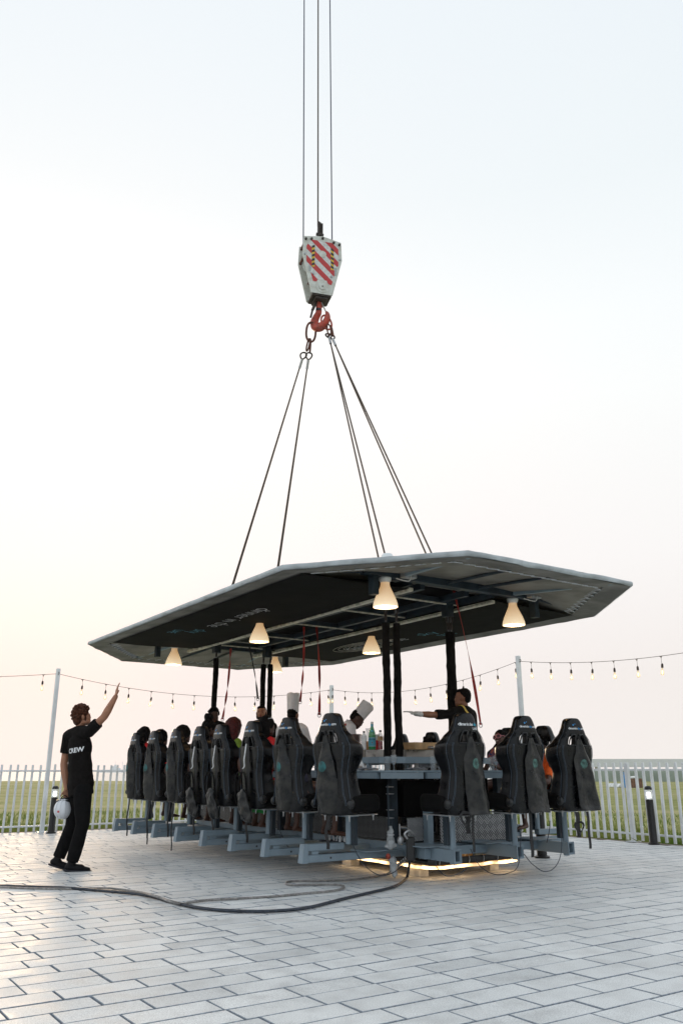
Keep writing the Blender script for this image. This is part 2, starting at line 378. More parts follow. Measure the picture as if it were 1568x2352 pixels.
def lawn_mat():
    m = bpy.data.materials.new('patchy_lawn'); m.use_nodes = True
    t = m.node_tree; b = t.nodes['Principled BSDF']
    geo = t.nodes.new('ShaderNodeNewGeometry')
    mp = t.nodes.new('ShaderNodeMapping'); mp.inputs['Scale'].default_value = (0.35, 1.3, 1)
    t.links.new(geo.outputs['Position'], mp.inputs[0])
    n1 = t.nodes.new('ShaderNodeTexNoise'); n1.inputs['Scale'].default_value = 0.35; n1.inputs['Detail'].default_value = 7
    n2 = t.nodes.new('ShaderNodeTexNoise'); n2.inputs['Scale'].default_value = 9; n2.inputs['Detail'].default_value = 5
    t.links.new(mp.outputs[0], n1.inputs['Vector']); t.links.new(geo.outputs['Position'], n2.inputs['Vector'])
    cr = t.nodes.new('ShaderNodeValToRGB')
    e = cr.color_ramp.elements
    e[0].position = 0.33; e[0].color = (0.17, 0.195, 0.055, 1)
    e[1].position = 0.7; e[1].color = (0.40, 0.35, 0.19, 1)
    k = e.new(0.5); k.color = (0.29, 0.295, 0.11, 1)
    t.links.new(n1.outputs['Fac'], cr.inputs[0])
    sc = t.nodes.new('ShaderNodeMapRange'); sc.inputs[1].default_value = 0.3; sc.inputs[2].default_value = 0.7
    sc.inputs[3].default_value = 0.75; sc.inputs[4].default_value = 1.25
    t.links.new(n2.outputs['Fac'], sc.inputs[0])
    s_ = t.nodes.new('ShaderNodeVectorMath'); s_.operation = 'SCALE'
    t.links.new(cr.outputs[0], s_.inputs[0]); t.links.new(sc.outputs[0], s_.inputs['Scale'])
    t.links.new(s_.outputs[0], b.inputs['Base Color'])
    b.inputs['Roughness'].default_value = 0.95; b.inputs['Specular IOR Level'].default_value = 0.15
    bp = t.nodes.new('ShaderNodeBump'); bp.inputs['Strength'].default_value = 0.8; bp.inputs['Distance'].default_value = 0.05
    t.links.new(n2.outputs['Fac'], bp.inputs['Height']); t.links.new(bp.outputs[0], b.inputs['Normal'])
    return m
M['lawn'] = lawn_mat()
def blade_mat():
    m = bpy.data.materials.new('grass_blades'); m.use_nodes = True
    t = m.node_tree; b = t.nodes['Principled BSDF']
    geo = t.nodes.new('ShaderNodeNewGeometry')
    n1 = t.nodes.new('ShaderNodeTexNoise'); n1.inputs['Scale'].default_value = 1.2; n1.inputs['Detail'].default_value = 4
    t.links.new(geo.outputs['Position'], n1.inputs['Vector'])
    mx = t.nodes.new('ShaderNodeMix'); mx.data_type = 'RGBA'
    mx.inputs[6].default_value = (0.085, 0.16, 0.018, 1); mx.inputs[7].default_value = (0.26, 0.28, 0.075, 1)
    mr = t.nodes.new('ShaderNodeMapRange'); mr.inputs[1].default_value = 0.38; mr.inputs[2].default_value = 0.66
    t.links.new(n1.outputs['Fac'], mr.inputs[0]); t.links.new(mr.outputs[0], mx.inputs[0])
    t.links.new(mx.outputs[2], b.inputs['Base Color']); b.inputs['Roughness'].default_value = 0.7
    tr = t.nodes.new('ShaderNodeBsdfTranslucent'); t.links.new(mx.outputs[2], tr.inputs[0])
    ms = t.nodes.new('ShaderNodeMixShader'); ms.inputs[0].default_value = 0.4
    o_ = t.nodes['Material Output']
    t.links.new(b.outputs[0], ms.inputs[1]); t.links.new(tr.outputs[0], ms.inputs[2]); t.links.new(ms.outputs[0], o_.inputs[0])
    return m
M['blades'] = blade_mat()
M['sea'] = mat('calm_hazy_sea', (0.62, 0.60, 0.57), 0.7, 0, 0.05, 0.05, 0.05, 0.4, spec=0.8)

# ------------------------------------------------------------------ object helpers
def link(o, parent=None):
    COL.objects.link(o)
    if parent is not None:
        o.parent = parent
    return o
def tag(o, label=None, cat=None, group=None, kind=None):
    if label: o['label'] = label
    if cat: o['category'] = cat
    if group: o['group'] = group
    if kind: o['kind'] = kind
    return o
def thing(name, label, cat, loc=(0, 0, 0), rotz=0.0, group=None):
    o = bpy.data.objects.new(name, None)
    o.empty_display_size = 0.1
    COL.objects.link(o)
    o.location = loc
    o.rotation_euler = (0, 0, rotz)
    return tag(o, label, cat, group)

class MB:
    """collects simple shapes and links them as one mesh object"""
    def __init__(s):
        s.v = []; s.f = []; s.uv = {}
    def add(s, vs, fs):
        o = len(s.v)
        s.v += [tuple(v) for v in vs]
        s.f += [tuple(i + o for i in f) for f in fs]
        return s
    def box(s, x0, x1, y0, y1, z0, z1, mtx=None):
        vs = [V((x, y, z)) for z in (z0, z1) for y in (y0, y1) for x in (x0, x1)]
        if mtx is not None: vs = [mtx @ v for v in vs]
        return s.add(vs, [(0, 2, 3, 1), (4, 5, 7, 6), (0, 1, 5, 4), (2, 6, 7, 3), (0, 4, 6, 2), (1, 3, 7, 5)])
    def bbox(s, x0, x1, y0, y1, z0, z1, b=0.004, mtx=None):
        """box with chamfered vertical (z) and horizontal edges"""
        xs = (x0, x0 + b, x1 - b, x1); 
        rings = []
        for z, k in ((z0, b), (z0 + b, 0), (z1 - b, 0), (z1, b)):
            X0, X1, Y0, Y1 = x0 + k, x1 - k, y0 + k, y1 - k
            rings.append([V((X0 + b, Y0, z)), V((X1 - b, Y0, z)), V((X1, Y0 + b, z)), V((X1, Y1 - b, z)),
                          V((X1 - b, Y1, z)), V((X0 + b, Y1, z)), V((X0, Y1 - b, z)), V((X0, Y0 + b, z))])
        vs = [p for r in rings for p in r]
        if mtx is not None: vs = [mtx @ v for v in vs]
        fs = [tuple(range(7, -1, -1)), tuple(range(24, 32))]
        for r in range(3):
            for i in range(8):
                j = (i + 1) % 8
                fs.append((r * 8 + i, r * 8 + j, r * 8 + 8 + j, r * 8 + 8 + i))
        return s.add(vs, fs)
    def beam(s, p0, p1, w, h, up=V((0, 0, 1)), taper=1.0):
        p0, p1 = V(p0), V(p1)
        d = (p1 - p0).normalized()
        if abs(d.dot(up)) > 0.98: up = V((0, 1, 0))
        r = d.cross(up).normalized(); u = r.cross(d).normalized()
        vs = []
        for p, k in ((p0, 1), (p1, taper)):
            for a, b in ((-1, -1), (1, -1), (1, 1), (-1, 1)):
                vs.append(p + r * (a * w / 2 * k) + u * (b * h / 2 * k))
        return s.add(vs, [(0, 1, 2, 3), (7, 6, 5, 4), (0, 4, 5, 1), (1, 5, 6, 2), (2, 6, 7, 3), (3, 7, 4, 0)])
    def tube(s, pts, r, n=8, closed=False, flat=1.0, upv=None):
        pts = [V(p) for p in pts]
        m = len(pts)
        rs = r if isinstance(r, (list, tuple)) else [r] * m
        prev = None; rings = []
        for i, p in enumerate(pts):
            if closed: d = pts[(i + 1) % m] - pts[i - 1]
            else: d = pts[min(i + 1, m - 1)] - pts[max(i - 1, 0)]
            if d.length < 1e-9: d = V((0, 0, 1))
            d.normalize()
            if upv is not None: prev = V(upv)
            elif prev is None: prev = V((0, 0, 1)) if abs(d.z) < 0.9 else V((0, 1, 0))
            a = d.cross(prev)
            if a.length < 1e-6: a = d.cross(V((0, 1, 0.01)))
            a.normalize(); b = a.cross(d).normalized()
            if upv is None: prev = b
            rings.append([p + (a * math.cos(2 * math.pi * k / n) + b * math.sin(2 * math.pi * k / n) * flat) * rs[i] for k in range(n)])
        vs = [q for g in rings for q in g]
        fs = []
        for i in range(m if closed else m - 1):
            j = (i + 1) % m
            for k in range(n):
                l = (k + 1) % n
                fs.append((i * n + k, i * n + l, j * n + l, j * n + k))
        if not closed:
            fs.append(tuple(range(n - 1, -1, -1))); fs.append(tuple((m - 1) * n + k for k in range(n)))
        return s.add(vs, fs)
    def lathe(s, prof, n=16, mtx=None, c=(0, 0, 0), cap=True):
        vs = []; m = len(prof)
        for r, z in prof:
            for k in range(n):
                a = 2 * math.pi * k / n
                vs.append(V((c[0] + r * math.cos(a), c[1] + r * math.sin(a), c[2] + z)))
        if mtx is not None: vs = [mtx @ v for v in vs]
        fs = []
        for i in range(m - 1):
            for k in range(n):
                l = (k + 1) % n
                fs.append((i * n + k, i * n + l, (i + 1) * n + l, (i + 1) * n + k))
        if cap:
            fs.append(tuple(range(n - 1, -1, -1))); fs.append(tuple((m - 1) * n + k for k in range(n)))
        return s.add(vs, fs)
    def ell(s, c, r, mtx=None, n=14, m=9):
        c = V(c); r = V(r) if not isinstance(r, (int, float)) else V((r, r, r))
        vs = []
        for j in range(1, m):
            ph = math.pi * j / m
            for k in range(n):
                a = 2 * math.pi * k / n
                vs.append(V((r.x * math.sin(ph) * math.cos(a), r.y * math.sin(ph) * math.sin(a), -r.z * math.cos(ph))))
        vs.append(V((0, 0, -r.z))); vs.append(V((0, 0, r.z)))
        vs = [(mtx @ v if mtx is not None else v) for v in vs] if mtx is None or len(mtx) == 3 else vs
        if mtx is not None and len(mtx) == 4: vs = [mtx @ (v + c) for v in vs]
        else: vs = [v + c for v in vs]
        fs = []
        for j in range(m - 2):
            for k in range(n):
                l = (k + 1) % n
                fs.append((j * n + k, j * n + l, (j + 1) * n + l, (j + 1) * n + k))
        b0 = (m - 1) * n
        for k in range(n):
            l = (k + 1) % n
            fs.append((b0, l, k)); fs.append((b0 + 1, (m - 2) * n + k, (m - 2) * n + l))
        return s.add(vs, fs)
    def cap(s, p0, p1, r0, r1, n=12, flat=1.0, fdir=None, round0=True, round1=True):
        """tapered capsule; flat squeezes it along fdir"""
        p0, p1 = V(p0), V(p1)
        d = p1 - p0; L = max(d.length, 1e-6); d = d / L
        ref = V(fdir) if fdir is not None else (V((0, 1, 0)) if abs(d.y) < 0.9 else V((0, 0, 1)))
        a = d.cross(ref).normalized(); b = a.cross(d).normalized()
        prof = []
        if round0:
            for k in (0.02, 0.35, 0.7): prof.append((r0 * math.sin(k * math.pi / 2), -r0 * math.cos(k * math.pi / 2)))
        prof.append((r0, 0))
        if not round0: prof.insert(0, (r0 * 0.02, 0))
        prof.append((r0 * .5 + r1 * .5, L / 2)); prof.append((r1, L))
        if round1:
            for k in (0.7, 0.35, 0.02): prof.append((r1 * math.sin(k * math.pi / 2), L + r1 * math.cos(k * math.pi / 2)))
        else: prof.append((r1 * 0.02, L))
        vs = []
        for r, z in prof:
            for k in range(n):
                t = 2 * math.pi * k / n
                vs.append(p0 + d * z + a * (r * math.cos(t)) + b * (r * flat * math.sin(t)))
        fs = []; m = len(prof)
        for i in range(m - 1):
            for k in range(n):
                l = (k + 1) % n
                fs.append((i * n + k, i * n + l, (i + 1) * n + l, (i + 1) * n + k))
        fs.append(tuple(range(n - 1, -1, -1))); fs.append(tuple((m - 1) * n + k for k in range(n)))
        return s.add(vs, fs)
    def prism(s, outline, f0, f1):
        """outline: list of 2-D points; f0/f1 map them to 3-D"""
        n = len(outline)
        vs = [f0(*p) for p in outline] + [f1(*p) for p in outline]
        fs = [tuple(range(n - 1, -1, -1)), tuple(range(n, 2 * n))]
        for i in range(n):
            j = (i + 1) % n
            fs.append((i, j, n + j, n + i))
        return s.add(vs, fs)
    def quad(s, a, b, c, d):
        return s.add([a, b, c, d], [(0, 1, 2, 3)])
    def mesh(s, name, mt=None, smooth=False, recalc=True):
        me = bpy.data.meshes.new(name)
        me.from_pydata(s.v, [], s.f)
        if recalc:
            bm = bmesh.new(); bm.from_mesh(me)
            bmesh.ops.recalc_face_normals(bm, faces=bm.faces)
            bm.to_mesh(me); bm.free()
        if mt is not None: me.materials.append(M[mt] if isinstance(mt, str) else mt)
        if smooth:
            me.polygons.foreach_set('use_smooth', [True] * len(me.polygons))
            try: me.set_sharp_from_angle(angle=R(50 if smooth is True else smooth))
            except Exception: pass
        me.update()
        return me
    def build(s, name, mt, parent=None, smooth=False, **kw):
        return link(bpy.data.objects.new(name, s.mesh(name, mt, smooth, **kw)), parent)

def B(name, mt, parent, *a, smooth=False, **k):
    m = MB(); m.box(*a, **k); return m.build(name, mt, parent, smooth)

TS = bpy.data.scenes.new('workbench')
def bake(o):
    """evaluate an object's modifiers / text in a small scene of its own, return the mesh"""
    TS.collection.objects.link(o)
    with bpy.context.temp_override(scene=TS, view_layer=TS.view_layers[0]):
        dg = bpy.context.evaluated_depsgraph_get()
        me = bpy.data.meshes.new_from_object(o.evaluated_get(dg))
    bpy.data.objects.remove(o)
    return me
def remesh(mb, voxel, smooth_it=3, noise_amp=0.0, noise_scale=8.0, seed=0.0, flow=(1, 1, 1)):
    """fuse overlapping closed shapes into one continuous surface"""
    me = mb.mesh('tmp')
    o = bpy.data.objects.new('tmp', me)
    md = o.modifiers.new('r', 'REMESH'); md.mode = 'VOXEL'; md.voxel_size = voxel; md.use_smooth_shade = True
    if smooth_it:
        sm = o.modifiers.new('s', 'SMOOTH'); sm.factor = 0.5; sm.iterations = smooth_it
    me2 = bake(o); bpy.data.meshes.remove(me)
    me2.materials.clear()
    if noise_amp:
        off = V((seed * 7.1, seed * 3.3, seed * 5.7))
        fl = V(flow)
        m = len(me2.vertices)
        co = [0.0] * (3 * m); no_ = [0.0] * (3 * m)
        me2.vertices.foreach_get('co', co); me2.vertices.foreach_get('normal', no_)
        for i in range(0, 3 * m, 3):
            c = V((co[i] * fl.x, co[i + 1] * fl.y, co[i + 2] * fl.z)) * noise_scale + off
            a = noise.noise(c) * noise_amp + noise.noise(c * 2.3) * noise_amp * 0.4
            co[i] += no_[i] * a; co[i + 1] += no_[i + 1] * a; co[i + 2] += no_[i + 2] * a
        me2.vertices.foreach_set('co', co); me2.update()
    me2.polygons.foreach_set('use_smooth', [True] * len(me2.polygons))
    return me2
def bvh_of(me):
    return BVHTree.FromPolygons([v.co.copy() for v in me.vertices], [tuple(p.vertices) for p in me.polygons])

def text_mesh(body, size, spacing=1.0, bold=0.0, align='CENTER', shear=0.0):
    c = bpy.data.curves.new('t', 'FONT')
    c.body = body; c.size = size; c.align_x = align; c.space_character = spacing; c.offset = bold; c.shear = shear
    c.resolution_u = 3
    o = bpy.data.objects.new('t', c)
    me = bake(o); bpy.data.curves.remove(c)
    return me
def text_on(name, body, size, fmap, mt, parent, **k):
    me = text_mesh(body, size, **k)
    bm = bmesh.new(); bm.from_mesh(me)
    if size > 0.06 or True:
        for v in bm.verts: v.co = fmap(v.co.x, v.co.y)
    bm.to_mesh(me); bm.free()
    me.name = name
    me.materials.clear(); me.materials.append(M[mt])
    return link(bpy.data.objects.new(name, me), parent)
def ribbon(pts, w, side, thick=0.003):
    """flat strap through pts; side = width direction (vector or list)"""
    mb = MB(); n = len(pts); vs = []
    for i, p in enumerate(pts):
        p = V(p); sd_ = V(side[i] if isinstance(side, list) else side).normalized()
        d = V(pts[min(i + 1, n - 1)]) - V(pts[max(i - 1, 0)])
        nn = sd_.cross(d).normalized() if d.length > 0 else V((0, 0, 1))
        vs += [p - sd_ * w / 2 - nn * thick / 2, p + sd_ * w / 2 - nn * thick / 2, p + sd_ * w / 2 + nn * thick / 2, p - sd_ * w / 2 + nn * thick / 2]
    fs = [(0, 1, 2, 3), (4 * n - 1, 4 * n - 2, 4 * n - 3, 4 * n - 4)]
    for i in range(n - 1):
        for k in range(4):
            l = (k + 1) % 4
            fs.append((i * 4 + k, i * 4 + l, i * 4 + 4 + l, i * 4 + 4 + k))
    mb.add(vs, fs)
    return mb
def smooth_path(pts, n=6):
    pts = [V(p) for p in pts]; out_ = []
    for i in range(len(pts) - 1):
        p0 = pts[max(i - 1, 0)]; p1 = pts[i]; p2 = pts[i + 1]; p3 = pts[min(i + 2, len(pts) - 1)]
        for k in range(n):
            t = k / n
            out_.append(0.5 * ((2 * p1) + (p2 - p0) * t + (2 * p0 - 5 * p1 + 4 * p2 - p3) * t * t + (3 * p1 - p0 - 3 * p2 + p3) * t ** 3))
    out_.append(pts[-1])
    return out_
def copy_tree(o, parent=None):
    c = o.copy(); COL.objects.link(c); c.parent = parent
    for ch in list(o.children): copy_tree(ch, c)
    return c

# ================================================================== THE SETTING
# pavement frame: a = metres along -E1 (away, to the left), b = metres along E2
PA, PB = 16.73, 11.75
def pav(a, b, z=0.0):
    return V((-E1.x * a + E2.x * b, -E1.y * a + E2.y * b, z))
PROT = math.atan2(E2.y, E2.x)
bed = MB()
bed.prism([(-6, -16), (PA, -16), (PA, PB), (-6, PB)], lambda a, b: pav(a, b, -0.06), lambda a, b: pav(a, b, -0.014))
pavement = bed.build('pavement', 'joint')
tag(pavement, kind='structure')
pavement['label'] = 'wide terrace paved with pale grey stone pavers under the hanging table'
PW, PL, GAP = 0.205, 0.446, 0.0095
def paver_shape(mb, M4, w, l, dz, tone, tones):
    """one paver: chamfered slab, 17 faces' worth of edges kept to 9 quads"""
    c = 0.0032
    x, y = l / 2, w / 2
    vs = [(-x, -y, -0.03), (x, -y, -0.03), (x, y, -0.03), (-x, y, -0.03),
          (-x, -y, dz - c * 0.6), (x, -y, dz - c * 0.6), (x, y, dz - c * 0.6), (-x, y, dz - c * 0.6),
          (-x + c, -y + c, dz), (x - c, -y + c, dz), (x - c, y - c, dz), (-x + c, y - c, dz)]
    mb.add([M4 @ V(p) for p in vs], [(0, 1, 5, 4), (1, 2, 6, 5), (2, 3, 7, 6), (3, 0, 4, 7),
           (4, 5, 9, 8), (5, 6, 10, 9), (6, 7, 11, 10), (7, 4, 8, 11), (8, 9, 10, 11)])
    tones += [tone] * 12
def stain_edges(me):
    # the chamfers hold dark jointing dirt, the tops stay clean
    me.materials.append(M['joint'])
    for p in me.polygons:
        if p.normal.z < 0.97: p.material_index = 1
def add_tone(me, tones):
    at_ = me.attributes.new('tone', 'FLOAT', 'POINT')
    at_.data.foreach_set('value', tones)
prnd = random.Random(11)
cells = []
nrow = int((PA + 6) / PW)
for i in range(nrow):
    a = PA - PW * (i + 0.5)
    off = (i % 2) * PL * 0.5 + prnd.uniform(-0.09, 0.09) + (0.12 if i % 5 == 2 else 0)
    b = -16 + off
    while b + PL < PB + 0.3:
        cells.append((a, b + PL / 2)); b += PL
def in_frame(p):
    x, y = proj(p)
    return -60 < x < 1628 and 1850 < y < 2420
vis = sorted([c for c in cells if in_frame(pav(*c))], key=lambda c: pav(*c).length)
near = set(vis[:300])
variants = []
for k in range(14):
    mb = MB(); tn = []
    paver_shape(mb, Matrix.Identity(4), PW - GAP + prnd.uniform(-.002, .001), PL - GAP + prnd.uniform(-.004, .001), 0.0, 0, tn)
    me = mb.mesh('paver', 'paver')
    stain_edges(me)
    add_tone(me, [min(1, max(0, prnd.gauss(0.55, 0.22)))] * len(me.vertices))
    variants.append(me)
far_mb = MB(); far_t = []
for c in cells:
    p = pav(*c)
    end = c[1] + PL / 2 > PB
    rot = Matrix.Rotation(PROT, 4, 'Z')
    if c in near and not end:
        o = bpy.data.objects.new('paver', prnd.choice(variants)); link(o, pavement)
        o.location = (p.x, p.y, prnd.uniform(-0.0025, 0.0005))
        o.rotation_euler = (prnd.gauss(0, 0.0035), prnd.gauss(0, 0.0025), PROT + prnd.gauss(0, 0.0022))
    else:
        l = PL - GAP
        q = p
        if end:
            l = min(l, PB - (c[1] - PL / 2) - GAP)
            if l < 0.05: continue
            q = pav(c[0], c[1] - PL / 2 + l / 2)
        m4 = Matrix.Translation((q.x, q.y, prnd.uniform(-0.0025, 0.0005))) @ Matrix.Rotation(PROT + prnd.gauss(0, 0.002), 4, 'Z') @ Matrix.Rotation(prnd.gauss(0, 0.003), 4, 'X')
        paver_shape(far_mb, m4, PW - GAP, l, 0, min(1, max(0, prnd.gauss(0.55, 0.22))), far_t)
me = far_mb.mesh('paving', 'paver', recalc=False)
stain_edges(me)
add_tone(me, far_t)
fp = link(bpy.data.objects.new('paver_field', me), pavement); fp['kind'] = 'stuff'
# edging kerb along the two lawn sides
kb = MB()
kb.prism([(PA, -16), (PA + 0.07, -16), (PA + 0.07, PB + 0.07), (PA, PB + 0.07)], lambda a, b: pav(a, b, -0.1), lambda a, b: pav(a, b, 0.004))
kb.prism([(-6, PB), (PA, PB), (PA, PB + 0.07), (-6, PB + 0.07)], lambda a, b: pav(a, b, -0.1), lambda a, b: pav(a, b, 0.004))
kb.build('edge_kerb', 'kerb', pavement)

# lawn on its low mound, then the sea
lw = MB()
ys = [-300, -60, -10, 10, 16, 20, 26, 36, 52, 74, 96]
xs = [-320, -160, -90, -50, -30, -18, -9, 0, 9, 18, 30, 50, 90, 160, 320]
def lz(x, y):
    z = -0.07
    if y > 24: z += 0.05 * noise.noise(V((x * 0.05, y * 0.06, 3)))
    if y > 90: z += 0.10 * noise.noise(V((x * 0.11, 7, 1)))
    return z
gx = []
x = -320
while x <= 320:
    gx.append(x); x += 4 if abs(x) < 80 else 20
gv = []
for y in ys:
    for x in gx: gv.append((x, y, lz(x, y)))
for x in gx: gv.append((x, 99, -0.9))
for x in gx: gv.append((x, 125, -8.6))
rows = len(ys) + 2
gf = [(r * len(gx) + i, r * len(gx) + i + 1, (r + 1) * len(gx) + i + 1, (r + 1) * len(gx) + i) for r in range(rows - 1) for i in range(len(gx) - 1)]
lw.add(gv, gf)
tag(lw.build('lawn', 'lawn', smooth=True), 'mown green and straw coloured field behind the white fence', kind='structure')
se = MB(); se.add([(-6000, 100, -8), (6000, 100, -8), (6000, 7000, -8), (-6000, 7000, -8)], [(0, 1, 2, 3)])
tag(se.build('sea', 'sea'), 'pale sea beyond the field', kind='structure')

# grass tufts along the fence
gm = MB(); gr = random.Random(5)
def blade(px, py, h, lean):
    a = gr.uniform(0, 6.283); w = gr.uniform(0.006, 0.013)
    dx, dy = math.cos(a) * w, math.sin(a) * w
    lx, ly = gr.gauss(0, lean) * h, gr.gauss(0, lean) * h
    gm.add([(px - dx, py - dy, -0.08), (px + dx, py + dy, -0.08), (px + lx * .5 + dx * .6, py + ly * .5 + dy * .6, -0.08 + h * .6), (px + lx, py + ly, -0.08 + h)],
           [(0, 1, 2), (0, 2, 3)])
for i in range(72000):
    d = 0.08 + abs(gr.gauss(0, 1.7)) if i % 3 else gr.uniform(0.08, 9)
    if gr.random() < 0.55:
        b = gr.uniform(-9, PB + d); p = pav(PA + d, b)
    else:
        a = gr.uniform(0, PA + d); p = pav(a, PB + d)
    h = gr.uniform(0.05, 0.13) * (1.25 if d < 0.5 else 1)
    blade(p.x, p.y, h, 0.35)
tag(gm.build('grass', 'blades', recalc=False), 'longer green grass growing along the foot of the fence', 'grass', kind='stuff')
# a few tall weeds on the right
def weed(px, py, D, h, label):
    p = at(px, py, D); t = thing('weed', label, 'weed', (p.x, p.y, -0.07), 0, 'tall weeds by the right fence')
    mb = MB(); lf = MB()
    for k in range(3):
        top = V((gr.gauss(0, .06), gr.gauss(0, .06), h * gr.uniform(.75, 1)))
        pts = smooth_path([V((gr.gauss(0, .02), 0, 0)), top * 0.5 + V((gr.gauss(0, .03), 0, 0)), top], 4)
        mb.tube(pts, 0.004, 4)
        for q in pts[3:]:
            a = gr.uniform(0, 6.28); d = V((math.cos(a), math.sin(a), .6)) * gr.uniform(.03, .06); s = V((-d.y, d.x, 0)).normalized() * .012
            lf.add([q, q + d * .5 + s, q + d, q + d * .5 - s], [(0, 1, 2, 3)])
    mb.build('stem', 'trunk', t); lo_ = lf.build('leaf_cluster', 'blades', t, recalc=False); lo_['kind'] = 'stuff'
weed(1472, 1928, 14.9, 0.62, 'yellow green weed standing behind the fence right of the black bollard')
weed(1243, 1905, 16.2, 0.42, 'thin weed seen through the fence left of the wide fence post')

# ------------------------------------------------------------------ fences
def slat_mesh(w, h):
    mb = MB(); mb.bbox(-w / 2, w / 2, -0.018, 0.018, 0, h, 0.003); return mb.mesh('slat', 'fence')
def fence(label, org, d, n, phase, sp, w, posts, zb, h):
    t = thing('picket_fence', label, 'fence', (org.x, org.y, 0), math.atan2(d.y, d.x), 'white picket fences round the terrace')
    sm = slat_mesh(w, h)
    for i in range(n):
        x = phase + i * sp
        if any(abs(x - q) < sp * 0.45 for q in posts): continue
        o = link(bpy.data.objects.new('slat', sm), t); o.location = (x, gr.gauss(0, .002), zb + gr.gauss(0, .004)); o.rotation_euler = (gr.gauss(0, .004), gr.gauss(0, .006), 0)
    L0, L1 = phase - 0.1, phase + n * sp
    for z in (zb + 0.085, zb + h - 0.13):
        mb = MB(); mb.bbox(L0, L1, 0.019, 0.047, z, z + 0.032, 0.004); mb.build('rail', 'fence', t)
    for q in posts:
        mb = MB(); mb.bbox(q - 0.035, q + 0.035, -0.045, 0.018, 0.0, zb + h, 0.004)
        po = mb.build('post', 'fence_post', t)
        mb = MB(); mb.box(q - 0.09, q + 0.09, -0.10, 0.075, 0.0, 0.012); mb.build('base_plate', 'fence_post', po)
    return t
corner = pav(PA + 0.06, PB + 0.06)
fence('long white picket fence on the left behind the waving crew man', corner, -E2, 84, 0.1, 0.1385, 0.036, (6.4 + 5, 3.0), 0.0, 1.2)
fence('white picket fence on the right with the wide post beside a black bollard', corner, E1, 84, 0.12, 0.1465, 0.040, (2.4, 5.1, 7.72, 10.4), 0.02, 1.2)

# ------------------------------------------------------------------ string light poles
def pole(px, py, D, z, label):
    p = at(px, py, D); t = thing('light_pole', label, 'pole', (p.x, p.y, 0), 0.6, 'white poles that carry the string lights')
    mb = MB(); mb.bbox(-.036, .036, -.036, .036, 0, z, .004); mb.build('shaft', 'fence_post', t)
    mb = MB(); mb.box(-.09, .09, -.09, .09, 0, .012); 
    for a, b in ((-1, -1), (1, -1), (1, 1), (-1, 1)): mb.lathe([(.011, .012), (.011, .03)], 6, c=(a * .065, b * .065, 0))
    mb.build('base_plate', 'fence_post', t)
    mb = MB(); mb.tube([(0, -.03, z - .12), (0, -.07, z - .11), (0, -.07, z - .08), (0, -.04, z - .07)], .006, 5); mb.build('cable_hook', 'light_wire', t)
    return V((p.x, p.y, z - .1))
P1 = pole(96, 1912, 16.15, 3.0, 'white light pole on the left behind the raised arm of the crew man')
P2 = pole(760, 1890, 19.45, 3.0, 'white light pole standing far back behind the middle of the table')
P3 = pole(1215, 1918, 15.65, 3.18, 'white light pole on the right rising behind the headrest of a front chair')
P0 = P1 + V((-6.2, -4.0, 0.0)); P4 = P3 + V((3.4, -4.5, 0.0))
bulb_mb = MB(); bulb_mb.lathe([(.011, 0), (.014, -.02), (.024, -.058), (.030, -.082), (.027, -.104), (.016, -.119), (.002, -.124)], 12)
bulb_me = bulb_mb.mesh('bulb', 'bulb', smooth=True)
sk = MB(); sk.lathe([(.002, .075), (.004, .07), (.012, .062), (.019, .05), (.020, .0), (.014, -.004)], 10)
sock_me = sk.mesh('socket', 'socket', smooth=True)
fl = MB(); fl.ell((0, 0, -.075), (.013, .013, .034), n=8, m=6)
fil_me = fl.mesh('filament', 'filament', smooth=True)
def string(A, Bp, n, t0, sag, label, hang=0.115):
    t = thing('string_light', label, 'string light', A, 0, 'string lights between the white poles')
    d = Bp - A
    def pt(u): return d * u + V((0, 0, -4 * sag * u * (1 - u)))
    mb = MB(); mb.tube([pt(i / 40) for i in range(41)], 0.0045, 5)
    us = [t0 + i * (1 - t0 * 0.2) / n for i in range(int(n) + 2)]
    us = [u for u in us if 0.0 <= u <= 0.995]
    for u in us:
        q = pt(u)
        dd = d.normalized() * .028
        mb.tube([q - dd, q + V((0, 0, -.008)), q + dd], .007, 5)
        sw = V((gr.gauss(0, .004), gr.gauss(0, .004), 0))
        mb.tube([q, q + V((0, 0, -.035))], .008, 5)
        mb.tube([q + V((0, 0, -.03)), q + V((0, 0, -hang)) + sw], .003, 4)
    mb.build('cable', 'light_wire', t)
    for u in us:
        q = pt(u)
        b = link(bpy.data.objects.new('bulb', bulb_me), t); b.location = q + V((0, 0, -hang - .07)); b.rotation_euler = (gr.gauss(0, .06), gr.gauss(0, .06), 0)
        link(bpy.data.objects.new('socket', sock_me), b); link(bpy.data.objects.new('filament', fil_me), b)
string(P0, P1, 9, 0.09, 0.24, 'string of lit bulbs leaving the frame left of the left pole')
string(P1, P2, 13, 0.078, 0.29, 'string of lit bulbs between the left pole and the far middle pole')
string(P2, P3, 12.2, 0.006, 0.27, 'string of lit bulbs climbing from the far middle pole to the right pole')
string(P3, P4, 12.5, 0.055, 0.22, 'string of lit bulbs running right from the right pole out of the frame')

